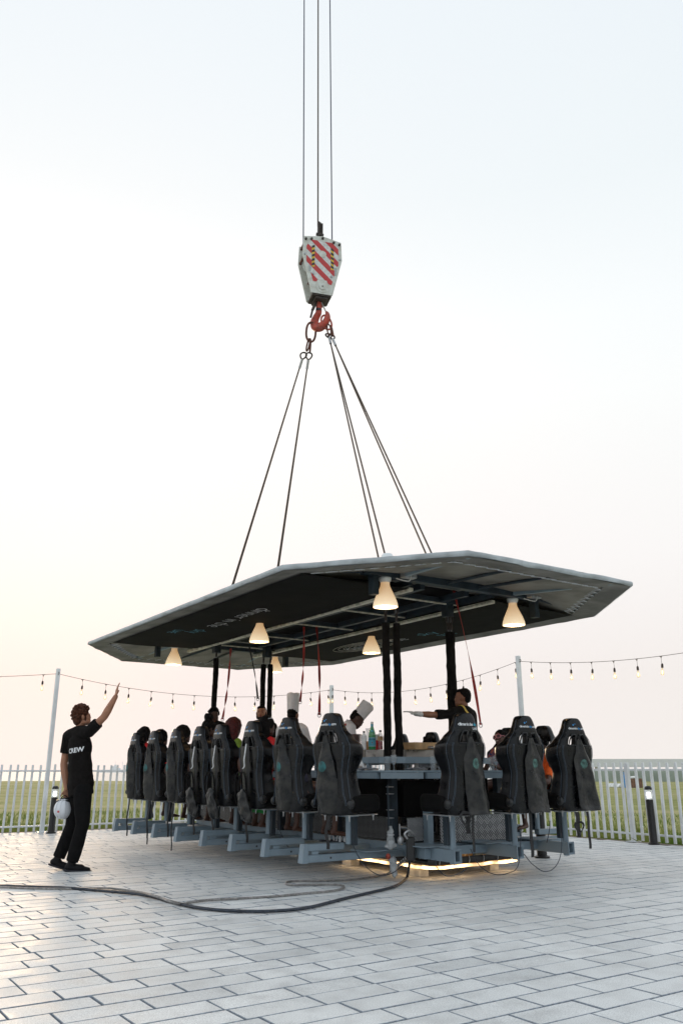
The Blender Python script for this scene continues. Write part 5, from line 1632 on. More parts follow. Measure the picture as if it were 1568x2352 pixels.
def seat(loc, rot, label, group, style, variant=0, post=post_l):
    t = thing('racing_seat', label, 'seat', loc, rot, group)
    def part(name, me, loc=(0, 0, 0), rot=None, par=None):
        o = link(bpy.data.objects.new(name, me), par or t); o.location = loc
        if rot: o.rotation_euler = rot
        return o
    sh_ = part('back_shell', shell_me)
    for m_ in trim_me: part('opening_trim', m_, par=sh_)
    for m_ in pip_me: part('piping', m_, par=sh_)
    for m_ in edge_me: part('seam', m_, par=sh_)
    part('seat_cushion', cush_me)
    for sg in (-1, 1): part('recliner_knob', knob_me, (sg * .238, -.235, .115), (0, sg * math.pi / 2, 0))
    part('base_plate', base_me)
    for x, y in ((-.17, -.17), (.17, -.17), (-.17, .18), (.17, .18), (0, -.18)): part('bolt', bolt_me, (x, y, 0))
    part('seat_post', post); part('slide_bracket', strapbar_me, (.055 if post is post_l else -.06, 0.02, 0))
    logo = big_logo if style == 'big' else small_logo
    if style != 'plain':
        for m_ in logo: part(m_.name, m_, par=sh_)
    if style in ('leaf', 'wide', 'big'):
        k = ('leaf' if style == 'leaf' else 'wide', variant)
        f_ = part('strap_cover', flaps[k]); part('round_print', discs[k], par=f_)
        mb = MB(); mb.tube([(-.02, rear_y(.78) + .01, .79), (0, rear_y(.77) - .035, .765), (.02, rear_y(.78) + .01, .79)], .008, 6); part('cover_cord', mb.mesh('cover_cord', 'webbing'), par=f_)
    if style == 'strap':
        y = rear_y(.6)
        pts = smooth_path([V((-.02, rear_y(.72) - .012, .735)), V((-.025, y - .03, .62)), V((-.03, y - .035, .55)), V((-.045, y - .02, .48)), V((-.07, y - .03, .45))], 5)
        part('white_strap', ribbon(pts, .034, (1, -.15, 0), .003).mesh('white_strap', 'white_strap', smooth=40))
        for x_ in (.02, .05):
            pts = smooth_path([V((x_ * .4, rear_y(.72) - .01, .735)), V((x_, y - .022, .6)), V((x_ + .01, rear_y(.3) - .03, .3)), V((x_ - .01, rear_y(.1) - .04, .12))], 5)
            part('black_strap', ribbon(pts, .032, (1, .1, 0), .003).mesh('black_strap', 'webbing', smooth=40))
        for sx_ in (-.12, -.03):
            pts = smooth_path([V((sx_ - .06, rear_y(.1) - .06, .06)), V((sx_ - .055, rear_y(.3) - .08, .30)), V((sx_, rear_y(.4) - .06, .42)), V((sx_ + .045, rear_y(.3) - .05, .33)), V((sx_ + .06, rear_y(.1) - .05, .12))], 5)
            part('hanging_loop', ribbon(pts, .034, (.6, -1, 0), .003).mesh('hanging_loop', 'webbing', smooth=40))
        mb = MB(); mb.bbox(-.035, .035, rear_y(.75) - .03, rear_y(.75) + .01, .735, .80, .01); part('strap_knot', mb.mesh('strap_knot', 'webbing'))
        part('strap_bag', bund[variant % 2])
    return t
def tail(parent, x, y, z0, z1, w=.036, side=(1, 0.2, 0), wob=.012, name='dangling_strap'):
    pts = [V((x + wob * math.sin(k * 1.1), y + wob * math.cos(k * .8) * .5, z0 + (z1 - z0) * k / 8)) for k in range(9)]
    ribbon(pts, w, side, .004).build(name, 'webbing', parent, smooth=40)
GL = 'racing seats along the left long side'
lab_left = ['nearest seat of the left row, black with round teal print on its smooth cover',
            'second seat from the near end of the left row, teal print between pale creases',
            'third seat of the left row from the near end, white strap and folded bag',
            'fourth seat of the left row from the near end, tangled straps and crumpled bag',
            'fifth seat of the left row from the near end, white strap, round bag',
            'sixth seat of the left row from the near end, long worn cover',
            'seventh seat of the left row from the near end, narrow grey cover',
            'farthest seat of the left row beside the fence, with a worn grey cover']
style_left = [('leaf', 1), ('leaf', 0), ('strap', 0), ('strap', 1), ('strap', 0), ('leaf', 0), ('leaf', 1), ('leaf', 0)]
twist = [12, 8, 2, 0, 3, 0, 1, 0]
left_seats = []
for i, s in enumerate(LEFT):
    st = seat(G(s + SHIFT[i], TP, ROOTZ), GROT + R(twist[i]), lab_left[i], GL, *style_left[i])
    left_seats.append(st)
for i, z1 in ((7, -.52), (6, -.50), (5, -.44), (4, -.36), (3, -.33), (2, -.36), (0, -.31)):
    tail(left_seats[i], -.10 if i % 2 else -.04, -.27, .02, z1)
tail(left_seats[6], .02, -.29, .0, -.58, .03); tail(left_seats[5], .09, -.29, .0, -.60, .024)
tail(left_seats[6], .05, -.25, .0, -.22, .06); tail(left_seats[5], -.02, -.25, .0, -.18, .05)
GF = 'racing seats at the near right end'
fr = [('big', 0, 0, 'front corner seat with large dinner in the sky lettering and wide worn cover'), ('wide', 1, -3, 'middle one of the three end seats, black with a creased grey cover'),
      ('wide', 2, -6, 'rightmost seat nearest the right fence, black with a slanting grey cover')]
front_seats = []
for k, t_ in enumerate(FRONT):
    st = seat(G(3.40, t_, ROOTZ), GROT + math.pi / 2 + R(fr[k][2]), fr[k][3], GF, fr[k][0], fr[k][1], post_f); front_seats.append(st)
tail(front_seats[0], .01, -.30, .05, -.33, .035, wob=.006); tail(front_seats[0], -.04, -.28, .0, -.16, .07)
tail(front_seats[1], -.02, -.28, .05, -.42, .05, wob=.006)
tail(front_seats[2], -.06, -.28, .0, -.26, .07, wob=.008); tail(front_seats[2], .10, -.27, .0, -.38, .042, wob=.006)
for st, x_ in ((front_seats[0], -.09), (front_seats[2], -.07)):
    mb = MB(); mb.tube([V((x_ + .055 * math.cos(a), -.31 - .02 * math.sin(a * 2), -.02 if st is front_seats[0] else -.16) ) + V((0, 0, .06 * math.sin(a))) for a in [k * 2 * math.pi / 16 for k in range(16)]], .012, 6, closed=True, flat=.3); mb.build('strap_loop', 'webbing', st, smooth=True)
GR_ = 'racing seats along the far long side, seen from the front'
lab_right = ['far side seat seen between the two rightmost end seats', 'far side seat behind the woman with pink sunglasses', 'far side seat hidden behind the front corner seat',
             'far side seat behind the head with two hair buns', 'far side seat just right of the two middle black sleeves']
for k in range(5):
    seat(G(RIGHT[k] + (.12 if k == 1 else 0), 1.60, ROOTZ), GROT + math.pi, lab_right[k], GR_, 'small' if k == 0 else 'plain')
# thin safety lines looping below the end seats
def line_thing(name, pts, r, mt, label, cat, group=None, n=8):
    p0 = pts[0]; t = thing(name, label, cat, (p0[0], p0[1], 0), 0, group)
    mb = MB(); mb.tube([V(p) - V((p0[0], p0[1], 0)) for p in smooth_path(pts, n)], r, 6); mb.build('line', mt, t, smooth=True); return t

# ================================================================== PEOPLE
def frame(up, right):
    up = up.normalized(); right = (right - up * right.dot(up)).normalized(); fwd = up.cross(right).normalized()
    return Matrix((right, fwd, up)).transposed()
def hand(mb, wrist, d, palm_n, side, size=1.0, curl=0.15, spread=1.0, thumb_out=0.8):
    """five separate fingers; d = direction of the hand, palm_n = out of the palm, side = +1 when the thumb lies along d x palm_n"""
    d = d.normalized(); palm_n = (palm_n - d * palm_n.dot(d)).normalized(); sd_ = d.cross(palm_n).normalized() * side
    k = size
    pc = wrist + d * .048 * k
    for off in (-.026, -.009, .009, .026):
        mb.cap(wrist + d * .008 + sd_ * off * .7 * k, wrist + d * .088 * k + sd_ * off * k * 1.05, .0165 * k, .0135 * k, n=8, flat=.85, fdir=palm_n)
    fl_ = ((.030, .068, .0083), (.010, .077, .0088), (-.010, .071, .0083), (-.029, .055, .0074))
    for off, ln, r in fl_:
        base = wrist + d * .090 * k + sd_ * off * k
        dd = (d + sd_ * off * 2.2 * spread + palm_n * curl * .6).normalized()
        m = base + dd * ln * .5 * k; d2 = (dd + palm_n * curl * 1.6).normalized(); tip = m + d2 * ln * .5 * k
        mb.cap(base - dd * .012, m, r * k, r * .93 * k, n=8); mb.cap(m, tip, r * .93 * k, r * .78 * k, n=8)
    tb = wrist + d * .022 * k + sd_ * .026 * k; td = (d * .75 + sd_ * thumb_out + palm_n * .25).normalized()
    tm = tb + td * .036 * k; mb.cap(tb, tm, .0125 * k, .0105 * k, n=8)
    td2 = (td + d * .5).normalized(); mb.cap(tm, tm + td2 * .030 * k, .0105 * k, .0085 * k, n=8)
def foot(mb, ankle, d, up=V((0, 0, 1)), k=1.0):
    d = d.normalized(); f = ankle - up * .055
    mb.cap(ankle, ankle - up * .05 - d * .025, .034 * k, .033 * k, n=8)
    mb.cap(f - d * .025, f + d * .10 - up * .012, .033 * k, .034 * k, n=10, flat=.75, fdir=up)
    mb.cap(f + d * .10 - up * .014, f + d * .155 - up * .020, .034 * k, .024 * k, n=10, flat=.6, fdir=up)
def head_shapes(mb, c, Rm, k=1.0, jaw=1.0):
    def P(x, y, z): return c + Rm @ V((x * k, y * k, z * k))
    def e(x, y, z, rx, ry, rz): mb.ell(P(x, y, z), (rx * k, ry * k, rz * k), Rm, n=14, m=10)
    e(0, -.012, .025, .076, .095, .092); e(0, .025, -.02, .066, .072, .085)
    e(0, .045, -.068, .046 * jaw, .048, .040); e(0, .072, -.088, .024, .020, .018)
    e(0, .088, -.020, .012, .018, .016); e(0, .084, -.002, .009, .016, .028)
    for s in (-1, 1):
        e(s * .030, .070, .016, .022, .016, .009); e(s * .040, .062, -.025, .022, .020, .020)
        e(s * .050, .02, -.065, .026 * jaw, .045, .026)
        e(s * .077, -.008, -.008, .008, .018, .030); e(s * .082, -.014, .008, .006, .016, .016)
        e(s * .011, .090, -.027, .009, .009, .008)
    e(0, .083, -.052, .022, .010, .006); e(0, .081, -.063, .019, .010, .007)
HS = .006
def person(label, J, sex='m', skin='skin_tan', shirt=None, sleeve=.6, trousers=None, leg=1.0, hair=None, hairmat='hair_black', head_rot=(0, 0, 0), group=None,
           hands=None, girth=0.0, tloose=1.0, armk=1.0, hairk=1.0, voxel=.0095, scale=1.0, shoes=None, skirt=None, loose=1.0, legs=True, collar=True):
    """J: joints in world space. Returns thing and dict of meshes."""
    pel, neck, hd = V(J['pelvis']), V(J['neck']), V(J['head'])
    sL, sR = V(J['sL']), V(J['sR'])
    base = V((pel.x, pel.y, 0))
    t = thing('person', label, 'person', base, 0, group)
    O = lambda p: V(p) - base
    pel, neck, hd, sL, sR = O(pel), O(neck), O(hd), O(sL), O(sR)
    T = frame(neck - pel, sR - sL)
    up = T @ V((0, 0, 1)); rt = T @ V((1, 0, 0)); fw = T @ V((0, 1, 0))
    L = (neck - pel).length
    wd = 1.0 if sex == 'm' else .88
    body = MB()
    def tor(mb, g, top=True):
        mb.ell(pel + up * .02, ((.150 * wd + g + girth), (.105 + g + girth), (.12 + g)), T, n=18, m=12)
        mb.ell(pel + up * L * .34, ((.135 * wd + g + girth), (.098 + g + girth), (.16 + g)), T, n=18, m=12)
        mb.ell(pel + up * L * .66 + fw * .01, ((.158 * wd + g), (.112 + g), (.17 + g)), T, n=18, m=12)
        mb.cap(sL.lerp(sR, .12), sL.lerp(sR, .88), .062 * wd + g, .062 * wd + g, n=14)
        mb.cap(neck - up * .02, sL.lerp(neck, .15), .055 + g, .058 * wd + g, n=12); mb.cap(neck - up * .02, sR.lerp(neck, .15), .055 + g, .058 * wd + g, n=12)
        if sex == 'f':
            for s in (-1, 1): mb.ell(pel + up * L * .66 + fw * .085 + rt * s * .065, (.055 + g, .05 + g, .055 + g), T)
    tor(body, -.008 if shirt else 0)
    HR = Matrix.Rotation(head_rot[0], 3, 'Z') @ Matrix.Rotation(head_rot[1], 3, 'X') @ Matrix.Rotation(head_rot[2], 3, 'Y')
    hk = (1.0 if sex == 'm' else .94) * scale
    body.cap(neck - up * .05, hd + HR @ V((0, -.015, -.05)), .052 * wd, .050 * wd, n=14)
    head_shapes(body, hd, HR, hk, 1.0 if sex == 'm' else .9)
    arms = {}
    for s in ('L', 'R'):
        if 'e' + s not in J: continue
        sh, el_, wr = (sL if s == 'L' else sR), O(J['e' + s]), O(J['w' + s])
        g = -.004 if shirt else 0
        ak = wd * armk
        body.cap(sh, el_, .047 * ak + g, .038 * ak, n=14); body.cap(el_, el_.lerp(wr, .3), .039 * ak, .041 * ak, n=14)
        body.cap(el_.lerp(wr, .3), wr, .041 * ak, .026 * ak, n=14)
        h = (hands or {}).get(s)
        if h is None:
            d = (wr - el_).normalized(); h = dict(d=d, n=V((0, 0, -1)) if abs(d.z) < .8 else -fw, side=1 if s == 'R' else -1)
        hand(body, wr, V(h['d']), V(h['n']), h['side'], h.get('size', 1.0), h.get('curl', .35), h.get('spread', 1), h.get('thumb', .8))
        arms[s] = (sh, el_, wr)
    if legs:
        for s in ('L', 'R'):
            hp, kn, an = O(J['h' + s]), O(J['k' + s]), O(J['a' + s])
            g = -.006 if trousers and leg > .9 else 0
            body.cap(hp, kn, .082 * wd + g, .054 * wd + g, n=14); body.cap(kn, kn.lerp(an, .35), .053 * wd + g, .052 * wd + g, n=14)
            body.cap(kn.lerp(an, .35), an, .052 * wd + g, .034 * wd, n=14)
            foot(body, an, V(J['t' + s]), V(J.get('fu' + s, (0, 0, 1))))
    me = remesh(body, voxel, 2); me.name = 'body'; me.materials.append(M[skin])
    link(bpy.data.objects.new('body', me), t)
    res = dict(root=t, hd=hd, HR=HR, T=T, base=base, up=up, rt=rt, fw=fw, neck=neck, pel=pel, hk=hk, L=L)
    if shirt:
        sb = MB(); tor(sb, .012 * loose)
        sb.cap(pel + up * .02, pel + up * L * .72, .148 * wd + girth, .152 * wd, n=18, flat=.76, fdir=fw)
        sb.cap(pel - up * .10, pel + up * .1, .150 * wd + girth, .152 * wd + girth, n=18, flat=.74, fdir=fw, round0=False)
        for s, (sh, el_, wr) in arms.items():
            if sleeve <= 1: sb.cap(sh, sh.lerp(el_, sleeve), .060 * wd * armk, .060 * wd * armk * (1 if sleeve < .9 else .85), n=16, round1=False)
            else:
                sb.cap(sh, el_, .060 * wd, .052 * wd, n=16); sb.cap(el_, el_.lerp(wr, sleeve - 1), .052 * wd, .040, n=16, round1=False)
        if collar: sb.cap(neck - up * .035, neck + up * .028, .063 * wd, .060 * wd, n=16, round1=False)
        ms = remesh(sb, .0105, 2, .007, 9, rnd.random() * 9, (1, 1, .55)); ms.name = 'shirt'; ms.materials.append(M[shirt])
        link(bpy.data.objects.new('shirt', ms), t); res['shirt'] = ms
    if trousers and legs:
        tb = MB(); tb.ell(pel, (.160 * wd, .118, .12), T)
        for s in ('L', 'R'):
            hp, kn, an = O(J['h' + s]), O(J['k' + s]), O(J['a' + s])
            tb.cap(hp, kn, .094 * wd * tloose, .070 * wd * tloose, n=16, round1=leg > .6)
            if leg > .6: tb.cap(kn, kn.lerp(an, (leg - .5) * 2 * .98), .069 * wd * tloose, .060 * tloose, n=16, round1=False)
        mt_ = remesh(tb, .0115, 2, .010, 7, rnd.random() * 9, (1, 1, .5)); mt_.name = 'trousers'; mt_.materials.append(M[trousers])
        link(bpy.data.objects.new('trousers', mt_), t)
    if skirt:
        tb = MB(); tb.ell(pel, (.165 * wd, .125, .12), T)
        hp = (O(J['hL']) + O(J['hR'])) / 2; kn = (O(J['kL']) + O(J['kR'])) / 2; an = (O(J['aL']) + O(J['aR'])) / 2
        tb.cap(hp, kn, .15, .13, n=18, flat=.62, fdir=(0, 0, 1)); tb.cap(kn, kn.lerp(an, skirt[1]) - V((0, 0, 0)), .13, .15, n=18, flat=.5, fdir=(kn - hp), round1=False)
        mt_ = remesh(tb, .012, 1, .022, 9, rnd.random() * 9, (2, 2, .3)); mt_.name = 'skirt'; mt_.materials.append(M[skirt[0]])
        link(bpy.data.objects.new('skirt', mt_), t)
    if shoes and legs:
        for s in ('L', 'R'):
            an = O(J['a' + s]); d = V(J['t' + s]).normalized(); u = V(J.get('fu' + s, (0, 0, 1))).normalized()
            sb = MB(); f = an - u * .052
            sb.cap(an + u * .01, an - u * .04 - d * .02, .046, .046, n=12, round0=False)
            sb.cap(f - d * .035, f + d * .10 - u * .006, .044, .046, n=14, flat=.86, fdir=u)
            sb.cap(f + d * .09 - u * .008, f + d * .175 - u * .018, .046, .036, n=14, flat=.62, fdir=u)
            m_ = remesh(sb, .008, 3); m_.name = 'shoe'; m_.materials.append(M[shoes]); so = link(bpy.data.objects.new('shoe', m_), t)
            so_m = MB(); so_m.cap(f - u * .036 - d * .045, f - u * .036 + d * .185, .045, .040, n=14, flat=.32, fdir=u); so_m.build('sole', 'sole', so, smooth=True)
    # hair
    hj = [hk]
    def HP(x, y, z): return hd + HR @ V((x * hj[0], y * hj[0], z * hj[0]))
    def he(mb, x, y, z, rx, ry, rz, n=14, m=10): mb.ell(HP(x, y, z), (rx * hj[0], ry * hj[0], rz * hj[0]), HR, n=n, m=m)
    if hair:
        hb_ = MB(); amp, sc_, vx = .004, 40, .007
        hr_ = random.Random(len(label)); hj[0] = hk * hairk
        if hair in ('short', 'beard', 'under_hat'):
            he(hb_, 0, -.028, .040, .078, .086, .084); he(hb_, 0, -.066, -.002, .064, .044, .062)
            if hair != 'under_hat': he(hb_, 0, .026, .080, .062, .052, .032)
        if hair == 'beard':
            he(hb_, 0, .052, -.085, .052, .048, .036)
            for s in (-1, 1): he(hb_, s * .060, .028, -.058, .020, .042, .036); he(hb_, s * .071, .012, -.02, .010, .018, .036)
            he(hb_, 0, .092, -.041, .028, .010, .005)
        if hair == 'curly':
            for k in range(330):
                a, b = hr_.uniform(0, 6.283), hr_.uniform(-.35, 1.57)
                x, y, z = math.cos(a) * math.cos(b), math.sin(a) * math.cos(b), math.sin(b)
                if y > .35 and z < .45: continue
                if y > -.15 and z < .05: continue
                jr = 1 + hr_.uniform(-.04, .16); q = (x * .088 * jr, y * .100 * jr - .012, z * .098 * jr + .030 + (.010 if z > .6 else 0))
                r = hr_.uniform(.009, .017); he(hb_, *q, r, r, r, 6, 5)
            he(hb_, 0, -.018, .035, .086, .098, .093); he(hb_, 0, -.06, -.02, .072, .055, .075)
            for s in (-1, 1): he(hb_, s * .070, .018, -.02, .010, .014, .038)
            amp, sc_, vx = .003, 60, .0055
        if hair in ('long', 'long_wavy'):
            he(hb_, 0, -.02, .035, .088, .098, .095)
            for k in range(46):
                a = hr_.uniform(-2.9, -.2); x0, y0 = math.cos(a) * .082, math.sin(a) * .09
                ln = hr_.uniform(.22, .42) if hair == 'long_wavy' else hr_.uniform(.22, .33)
                p0 = HP(x0, y0 - .01, .05); p1 = HP(x0 * 1.35, y0 * 1.15 - .01, -.12); p2 = p1 + V((x0 * .6, hr_.uniform(-.02, .02), -ln * .55))
                hb_.cap(p0, p1, .026, .026, n=7); hb_.cap(p1, p2, .026, .014, n=7)
            amp, sc_, vx = .006, 30, .009
        if hair == 'buns':
            he(hb_, 0, -.02, .035, .086, .097, .093)
            he(hb_, .035, -.03, .115, .05, .05, .042); he(hb_, -.05, -.05, .10, .045, .05, .04); he(hb_, 0, -.06, -.03, .07, .06, .07)
            amp, sc_, vx = .008, 30, .008
        if hair == 'topbun':
            he(hb_, 0, -.02, .032, .083, .095, .091); he(hb_, 0, -.055, -.01, .070, .058, .07)
            he(hb_, 0, -.035, .145, .062, .062, .055)
            amp, sc_, vx = .010, 35, .008
        if hair == 'dreads':
            he(hb_, 0, -.02, .035, .086, .097, .093)
            for k in range(44):
                a = hr_.uniform(-3.3, .15); rr_ = .085
                x0, y0 = math.cos(a) * rr_, math.sin(a) * .092 - .01
                p0 = HP(x0 * .6, y0 * .6, .105); p1 = HP(x0 * 1.25, y0 * 1.2, .04); p2 = HP(x0 * 1.5, y0 * 1.4, hr_.uniform(-.16, -.06))
                hb_.cap(p0, p1, .013, .012, n=6); hb_.cap(p1, p2, .012, .009, n=6)
            amp, sc_, vx = .004, 50, .0075
        mh = remesh(hb_, vx, 1, amp, sc_, hr_.random() * 5); mh.name = 'hair'; mh.materials.append(M[hairmat])
        ho_ = link(bpy.data.objects.new('hair', mh), t)
    hj[0] = hk
    # eyes and brows
    eb = MB()
    for s in (-1, 1): he(eb, s * .031, .0815, .002, .012, .006, .0052, 10, 6)
    eb.build('eyes', 'eye', t, smooth=True)
    bb = MB()
    for s in (-1, 1): bb.cap(HP(s * .014, .090, .021), HP(s * .046, .078, .022), .0045 * hk, .003 * hk, n=6)
    bb.build('eyebrows', hairmat if hair else 'hair_black', t, smooth=True)
    lb_ = MB(); he(lb_, 0, .092, -.053, .021, .006, .0045, 10, 6); he(lb_, 0, .090, -.062, .018, .006, .005, 10, 6); lb_.build('lips', 'lips', t, smooth=True)
    return res
def strap_on(res, pts, w, mt, name='harness_strap', n=16):
    """ribbon laid on the shirt through body-frame points (x right, y forward, z up from pelvis)"""
    bv = bvh_of(res['shirt']); out_ = []; sds = []
    P_ = [res['pel'] + res['T'] @ V(p) for p in pts]
    P_ = smooth_path(P_, n // max(1, len(pts) - 1) + 2)
    axis = res['pel'] 
    for p in P_:
        q = bv.find_nearest(p)
        out_.append(q[0] + q[1] * .005); sds.append(q[1])
    sd_ = []
    for i, p in enumerate(out_):
        d = out_[min(i + 1, len(out_) - 1)] - out_[max(i - 1, 0)]
        sd_.append(d.cross(sds[i]).normalized() if d.length > 1e-6 else V((1, 0, 0)))
    return ribbon(out_, w, sd_, .004).build(name, mt, res['root'], smooth=60)
def chef_hat(res, h=.25, tilt=0, fit=.90):
    HR, hd, k = res['HR'], res['hd'], res['hk']
    m4 = Matrix.Translation(hd + HR @ V((0, -.012, .055))) @ (HR @ Matrix.Rotation(tilt, 3, 'X')).to_4x4()
    mb = MB(); n = 64; prof = [(r_ * fit, z_) for r_, z_ in ((.092, -.01), (.093, .045), (.0935, .05), (.094, .12), (.097, .19), (.099, .225), (.094, .245), (.070, .252), (.04, .250), (.005, .247))]
    vs = []
    for j, (r, z) in enumerate(prof):
        for i in range(n):
            a = 2 * math.pi * i / n
            pl_ = 1 + (.018 * (1 if i % 4 < 2 else -1) * min(1, max(0, z - .05) * 12) if j > 1 else 0)
            x, y = r * pl_ * math.cos(a), r * 1.06 * pl_ * math.sin(a)
            zz = z * h / .25 + .006 * math.sin(a * 3 + 1) * (z > .2)
            vs.append(m4 @ V((x, y, zz)))
    fs = []
    for j in range(len(prof) - 1):
        for i in range(n):
            l = (i + 1) % n; fs.append((j * n + i, j * n + l, (j + 1) * n + l, (j + 1) * n + i))
    mb.add(vs, fs); o = mb.build('chef_hat', 'cloth_white', res['root'], smooth=True); return o

# ---- crew man waving (all joints placed at about ten metres)
D = 10.1
f_ = V((.80, .60, 0)); r_ = V((.60, -.80, 0))
J = dict(pelvis=at(186, 1806, D), neck=at(181, 1674, D), head=at(189.5, 1646.5, D) ,
         sL=at(158, 1690, D + .11), sR=at(205, 1681, D - .13), eL=at(147.5, 1755, D + .13), wL=at(153.5, 1812, D + .10),
         eR=at(240, 1646, D - .17), wR=at(266, 1600, D - .16))
J['hL'] = J['pelvis'] - r_ * .085 - V((0, 0, .03)); J['hR'] = J['pelvis'] + r_ * .085 - V((0, 0, .03))
J['kR'] = at(190, 1891, D - .08); J['aR'] = at(166.5, 1977, D - .03); J['tR'] = V((.93, .36, -.05)); J['fuR'] = V((0, 0, 1))
J['kL'] = at(168, 1893, D + .14); J['aL'] = at(135, 1972, D + .13); J['tL'] = V((.90, .25, -.30)); J['fuL'] = V((.28, .08, .95))
zf = J['aR'].z; J['aR'].z = .098; J['aL'].z = .125
man = person('crew man in black polo marked CREW waving and holding a white helmet', J, 'm', 'skin_light', 'cloth_black', .62, 'trouser_black', 1.0, 'curly', 'hair_brown',
             head_rot=(math.atan2(-.86, .5), R(10), 0), girth=.020, tloose=1.16, armk=1.14, voxel=.0078, shoes='shoe',
             hands={'R': dict(d=V((.08, .12, 1)), n=V((.9, .45, -.05)), side=-1, curl=.12, spread=1.3, thumb=1.1), 'L': dict(d=V((.12, .02, -1)), n=V((.3, -.9, 0)), side=1, curl=1.2, spread=.3)})
bv = bvh_of(man['shirt'])
me = text_mesh('CREW', .074, 1.06, .0022, 'CENTER')
T_ = man['T']; o3 = man['pel'] + T_ @ V((.062, 0, .385))
Ti = T_.inverted(); fwd_ = (T_ @ V((0, 1, 0))).normalized()
def back_y(x, z):
    h = bv.ray_cast(o3 + T_ @ V((x, -.5, z)), fwd_)[0]
    return (Ti @ (h - o3)).y if h else 0.0
cols = [(k * .01, min(back_y(k * .01, z) for z in (0, .02, .04, .055))) for k in range(-14, 15)]
for v in me.vertices:
    x, z = v.co.x, v.co.y
    y = min(c[1] + abs(c[0] - x) * .35 for c in cols if abs(c[0] - x) < .05) - .004      # follow the back smoothly, just clear of the folds
    v.co = o3 + T_ @ V((x, y, z))
me.materials.clear(); me.materials.append(M['white_print']); link(bpy.data.objects.new('lettering', me), man['root']); me.name = 'lettering'
# white helmet in his left hand
hc = at(146, 1858, D + .06)
t = thing('safety_helmet', 'white helmet with a small red square hanging from the hand of the crew man', 'helmet', hc)
hm = Matrix.Rotation(R(20), 3, 'Z') @ Matrix.Rotation(R(65), 3, 'X')
mb = MB(); mb.ell((0, 0, 0), (.106, .122, .115), None, 28, 18); o_ = mb.build('shell', 'helmet', t, smooth=True)
mb = MB()
for a0 in (-.55, 0, .55):
    mb.tube([V((math.sin(a0) * .107 * math.cos(b), -.1235 * math.cos(a0 * .7) * math.cos(b) , .117 * math.sin(b))) for b in [R(-60 + k * 10) for k in range(14)]], .0035, 5)
mb.build('shell_ridge', 'helmet', o_, smooth=True)
mb = MB(); mb.tube([V((.085 * math.cos(a), .075 * math.sin(a) + .02, .085)) for a in [k * 2 * math.pi / 26 for k in range(26)]], .016, 8, closed=True); mb.build('rim_band', 'plastic', t, smooth=True)
mb = MB(); mb.bbox(-.03, .045, -.03, .05, .085, .125, .012); mb.build('lining', 'webbing', t)
mb = MB(); mb.tube(smooth_path([V((-.05, 0, .10)), V((0, -.01, .150)), V((.05, .02, .11))], 5), .010, 6, flat=.4); mb.build('chin_strap', 'webbing', t, smooth=True)
bh = bvh_of(o_.data); q = []
for x, z in ((-.030, -.036), (-.006, -.036), (-.006, -.014), (-.030, -.014)):
    h = bh.ray_cast(V((x, -1, z)), V((0, 1, 0)))[0]; q.append(h - V((0, .002, 0)))
mb = MB(); mb.quad(*q); mb.build('red_sticker', 'stripe_red', t)

# ---- staff inside the platform
def standing(x_head, y_head, Dp, face, zfloor=.35, hgt=1.74, lean=0.0, arms='down', nod=0.0):
    h = at(x_head, y_head, Dp); f = V((math.cos(face), math.sin(face), 0)); r = V((f.y, -f.x, 0)); k = hgt / 1.74
    top = h.z
    neck = h - V((0, 0, .135)) - f * (.02 + .03 * nod)
    pel = V((neck.x, neck.y, neck.z - .52 * k)) - f * lean
    J = dict(head=h, neck=neck, pelvis=pel, sL=neck - r * .185 - V((0, 0, .065)), sR=neck + r * .185 - V((0, 0, .065)))
    J['hL'] = pel - r * .085; J['hR'] = pel + r * .085
    for s, sg in (('L', -1), ('R', 1)):
        hp = J['h' + s]
        J['k' + s] = V((hp.x, hp.y, 0)) + f * .03 + V((0, 0, zfloor + (pel.z - zfloor) * .53)); J['a' + s] = V((hp.x, hp.y, zfloor + .095)); J['t' + s] = f + r * sg * .2
        sh = J['s' + s]
        if arms == 'down': J['e' + s] = sh + r * sg * .05 - V((0, 0, .28)); J['w' + s] = J['e' + s] + f * .12 - V((0, 0, .20))
        if arms == 'work': J['e' + s] = sh + r * sg * .06 + f * .08 - V((0, 0, .26)); J['w' + s] = J['e' + s] + f * .23 - V((0, 0, .02)) - r * sg * .05
    return J, f, r
tl = math.pi / 2
J, f, r = standing(491, 1641, 13.9, R(-118), nod=1, arms='work')
person('man in black bending his head behind the single far left black sleeve', J, 'm', 'skin_dark', 'cloth_black', .6, 'trouser_black', 1, 'short', head_rot=(R(-118) - tl + R(-12), R(-32), 0), shoes='shoe', legs=True)
J, f, r = standing(600.5, 1638, 13.0, R(-98), arms='down')
bm_r = person('bearded man in black shirt facing the camera beside the paired sleeves', J, 'm', 'skin_light', 'cloth_black', .6, 'trouser_black', 1, 'beard', head_rot=(R(-93) - tl, R(3), R(4)), shoes='shoe')
J, f, r = standing(673, 1643, 12.0, R(68), arms='work')
c1 = person('chef in white with tall white hat standing with his back to the camera', J, 'm', 'skin_tan', 'cloth_white', 1.4, 'trouser_black', 1, 'under_hat', head_rot=(R(75) - tl, 0, 0), shoes='shoe')
chef_hat(c1, .255)
strap_on(c1, [(-.13, .03, .50), (-.09, -.16, .40), (.02, -.2, .27), (.09, -.2, .12), (.12, -.1, 0)], .04, 'gold_strap')
strap_on(c1, [(.13, .03, .50), (.09, -.16, .42), (.06, -.2, .30), (.0, -.2, .12), (-.10, -.15, 0)], .04, 'gold_strap')
strap_on(c1, [(.02, -.2, .33), (.05, -.2, .22), (.05, -.2, .10)], .05, 'red_strap')
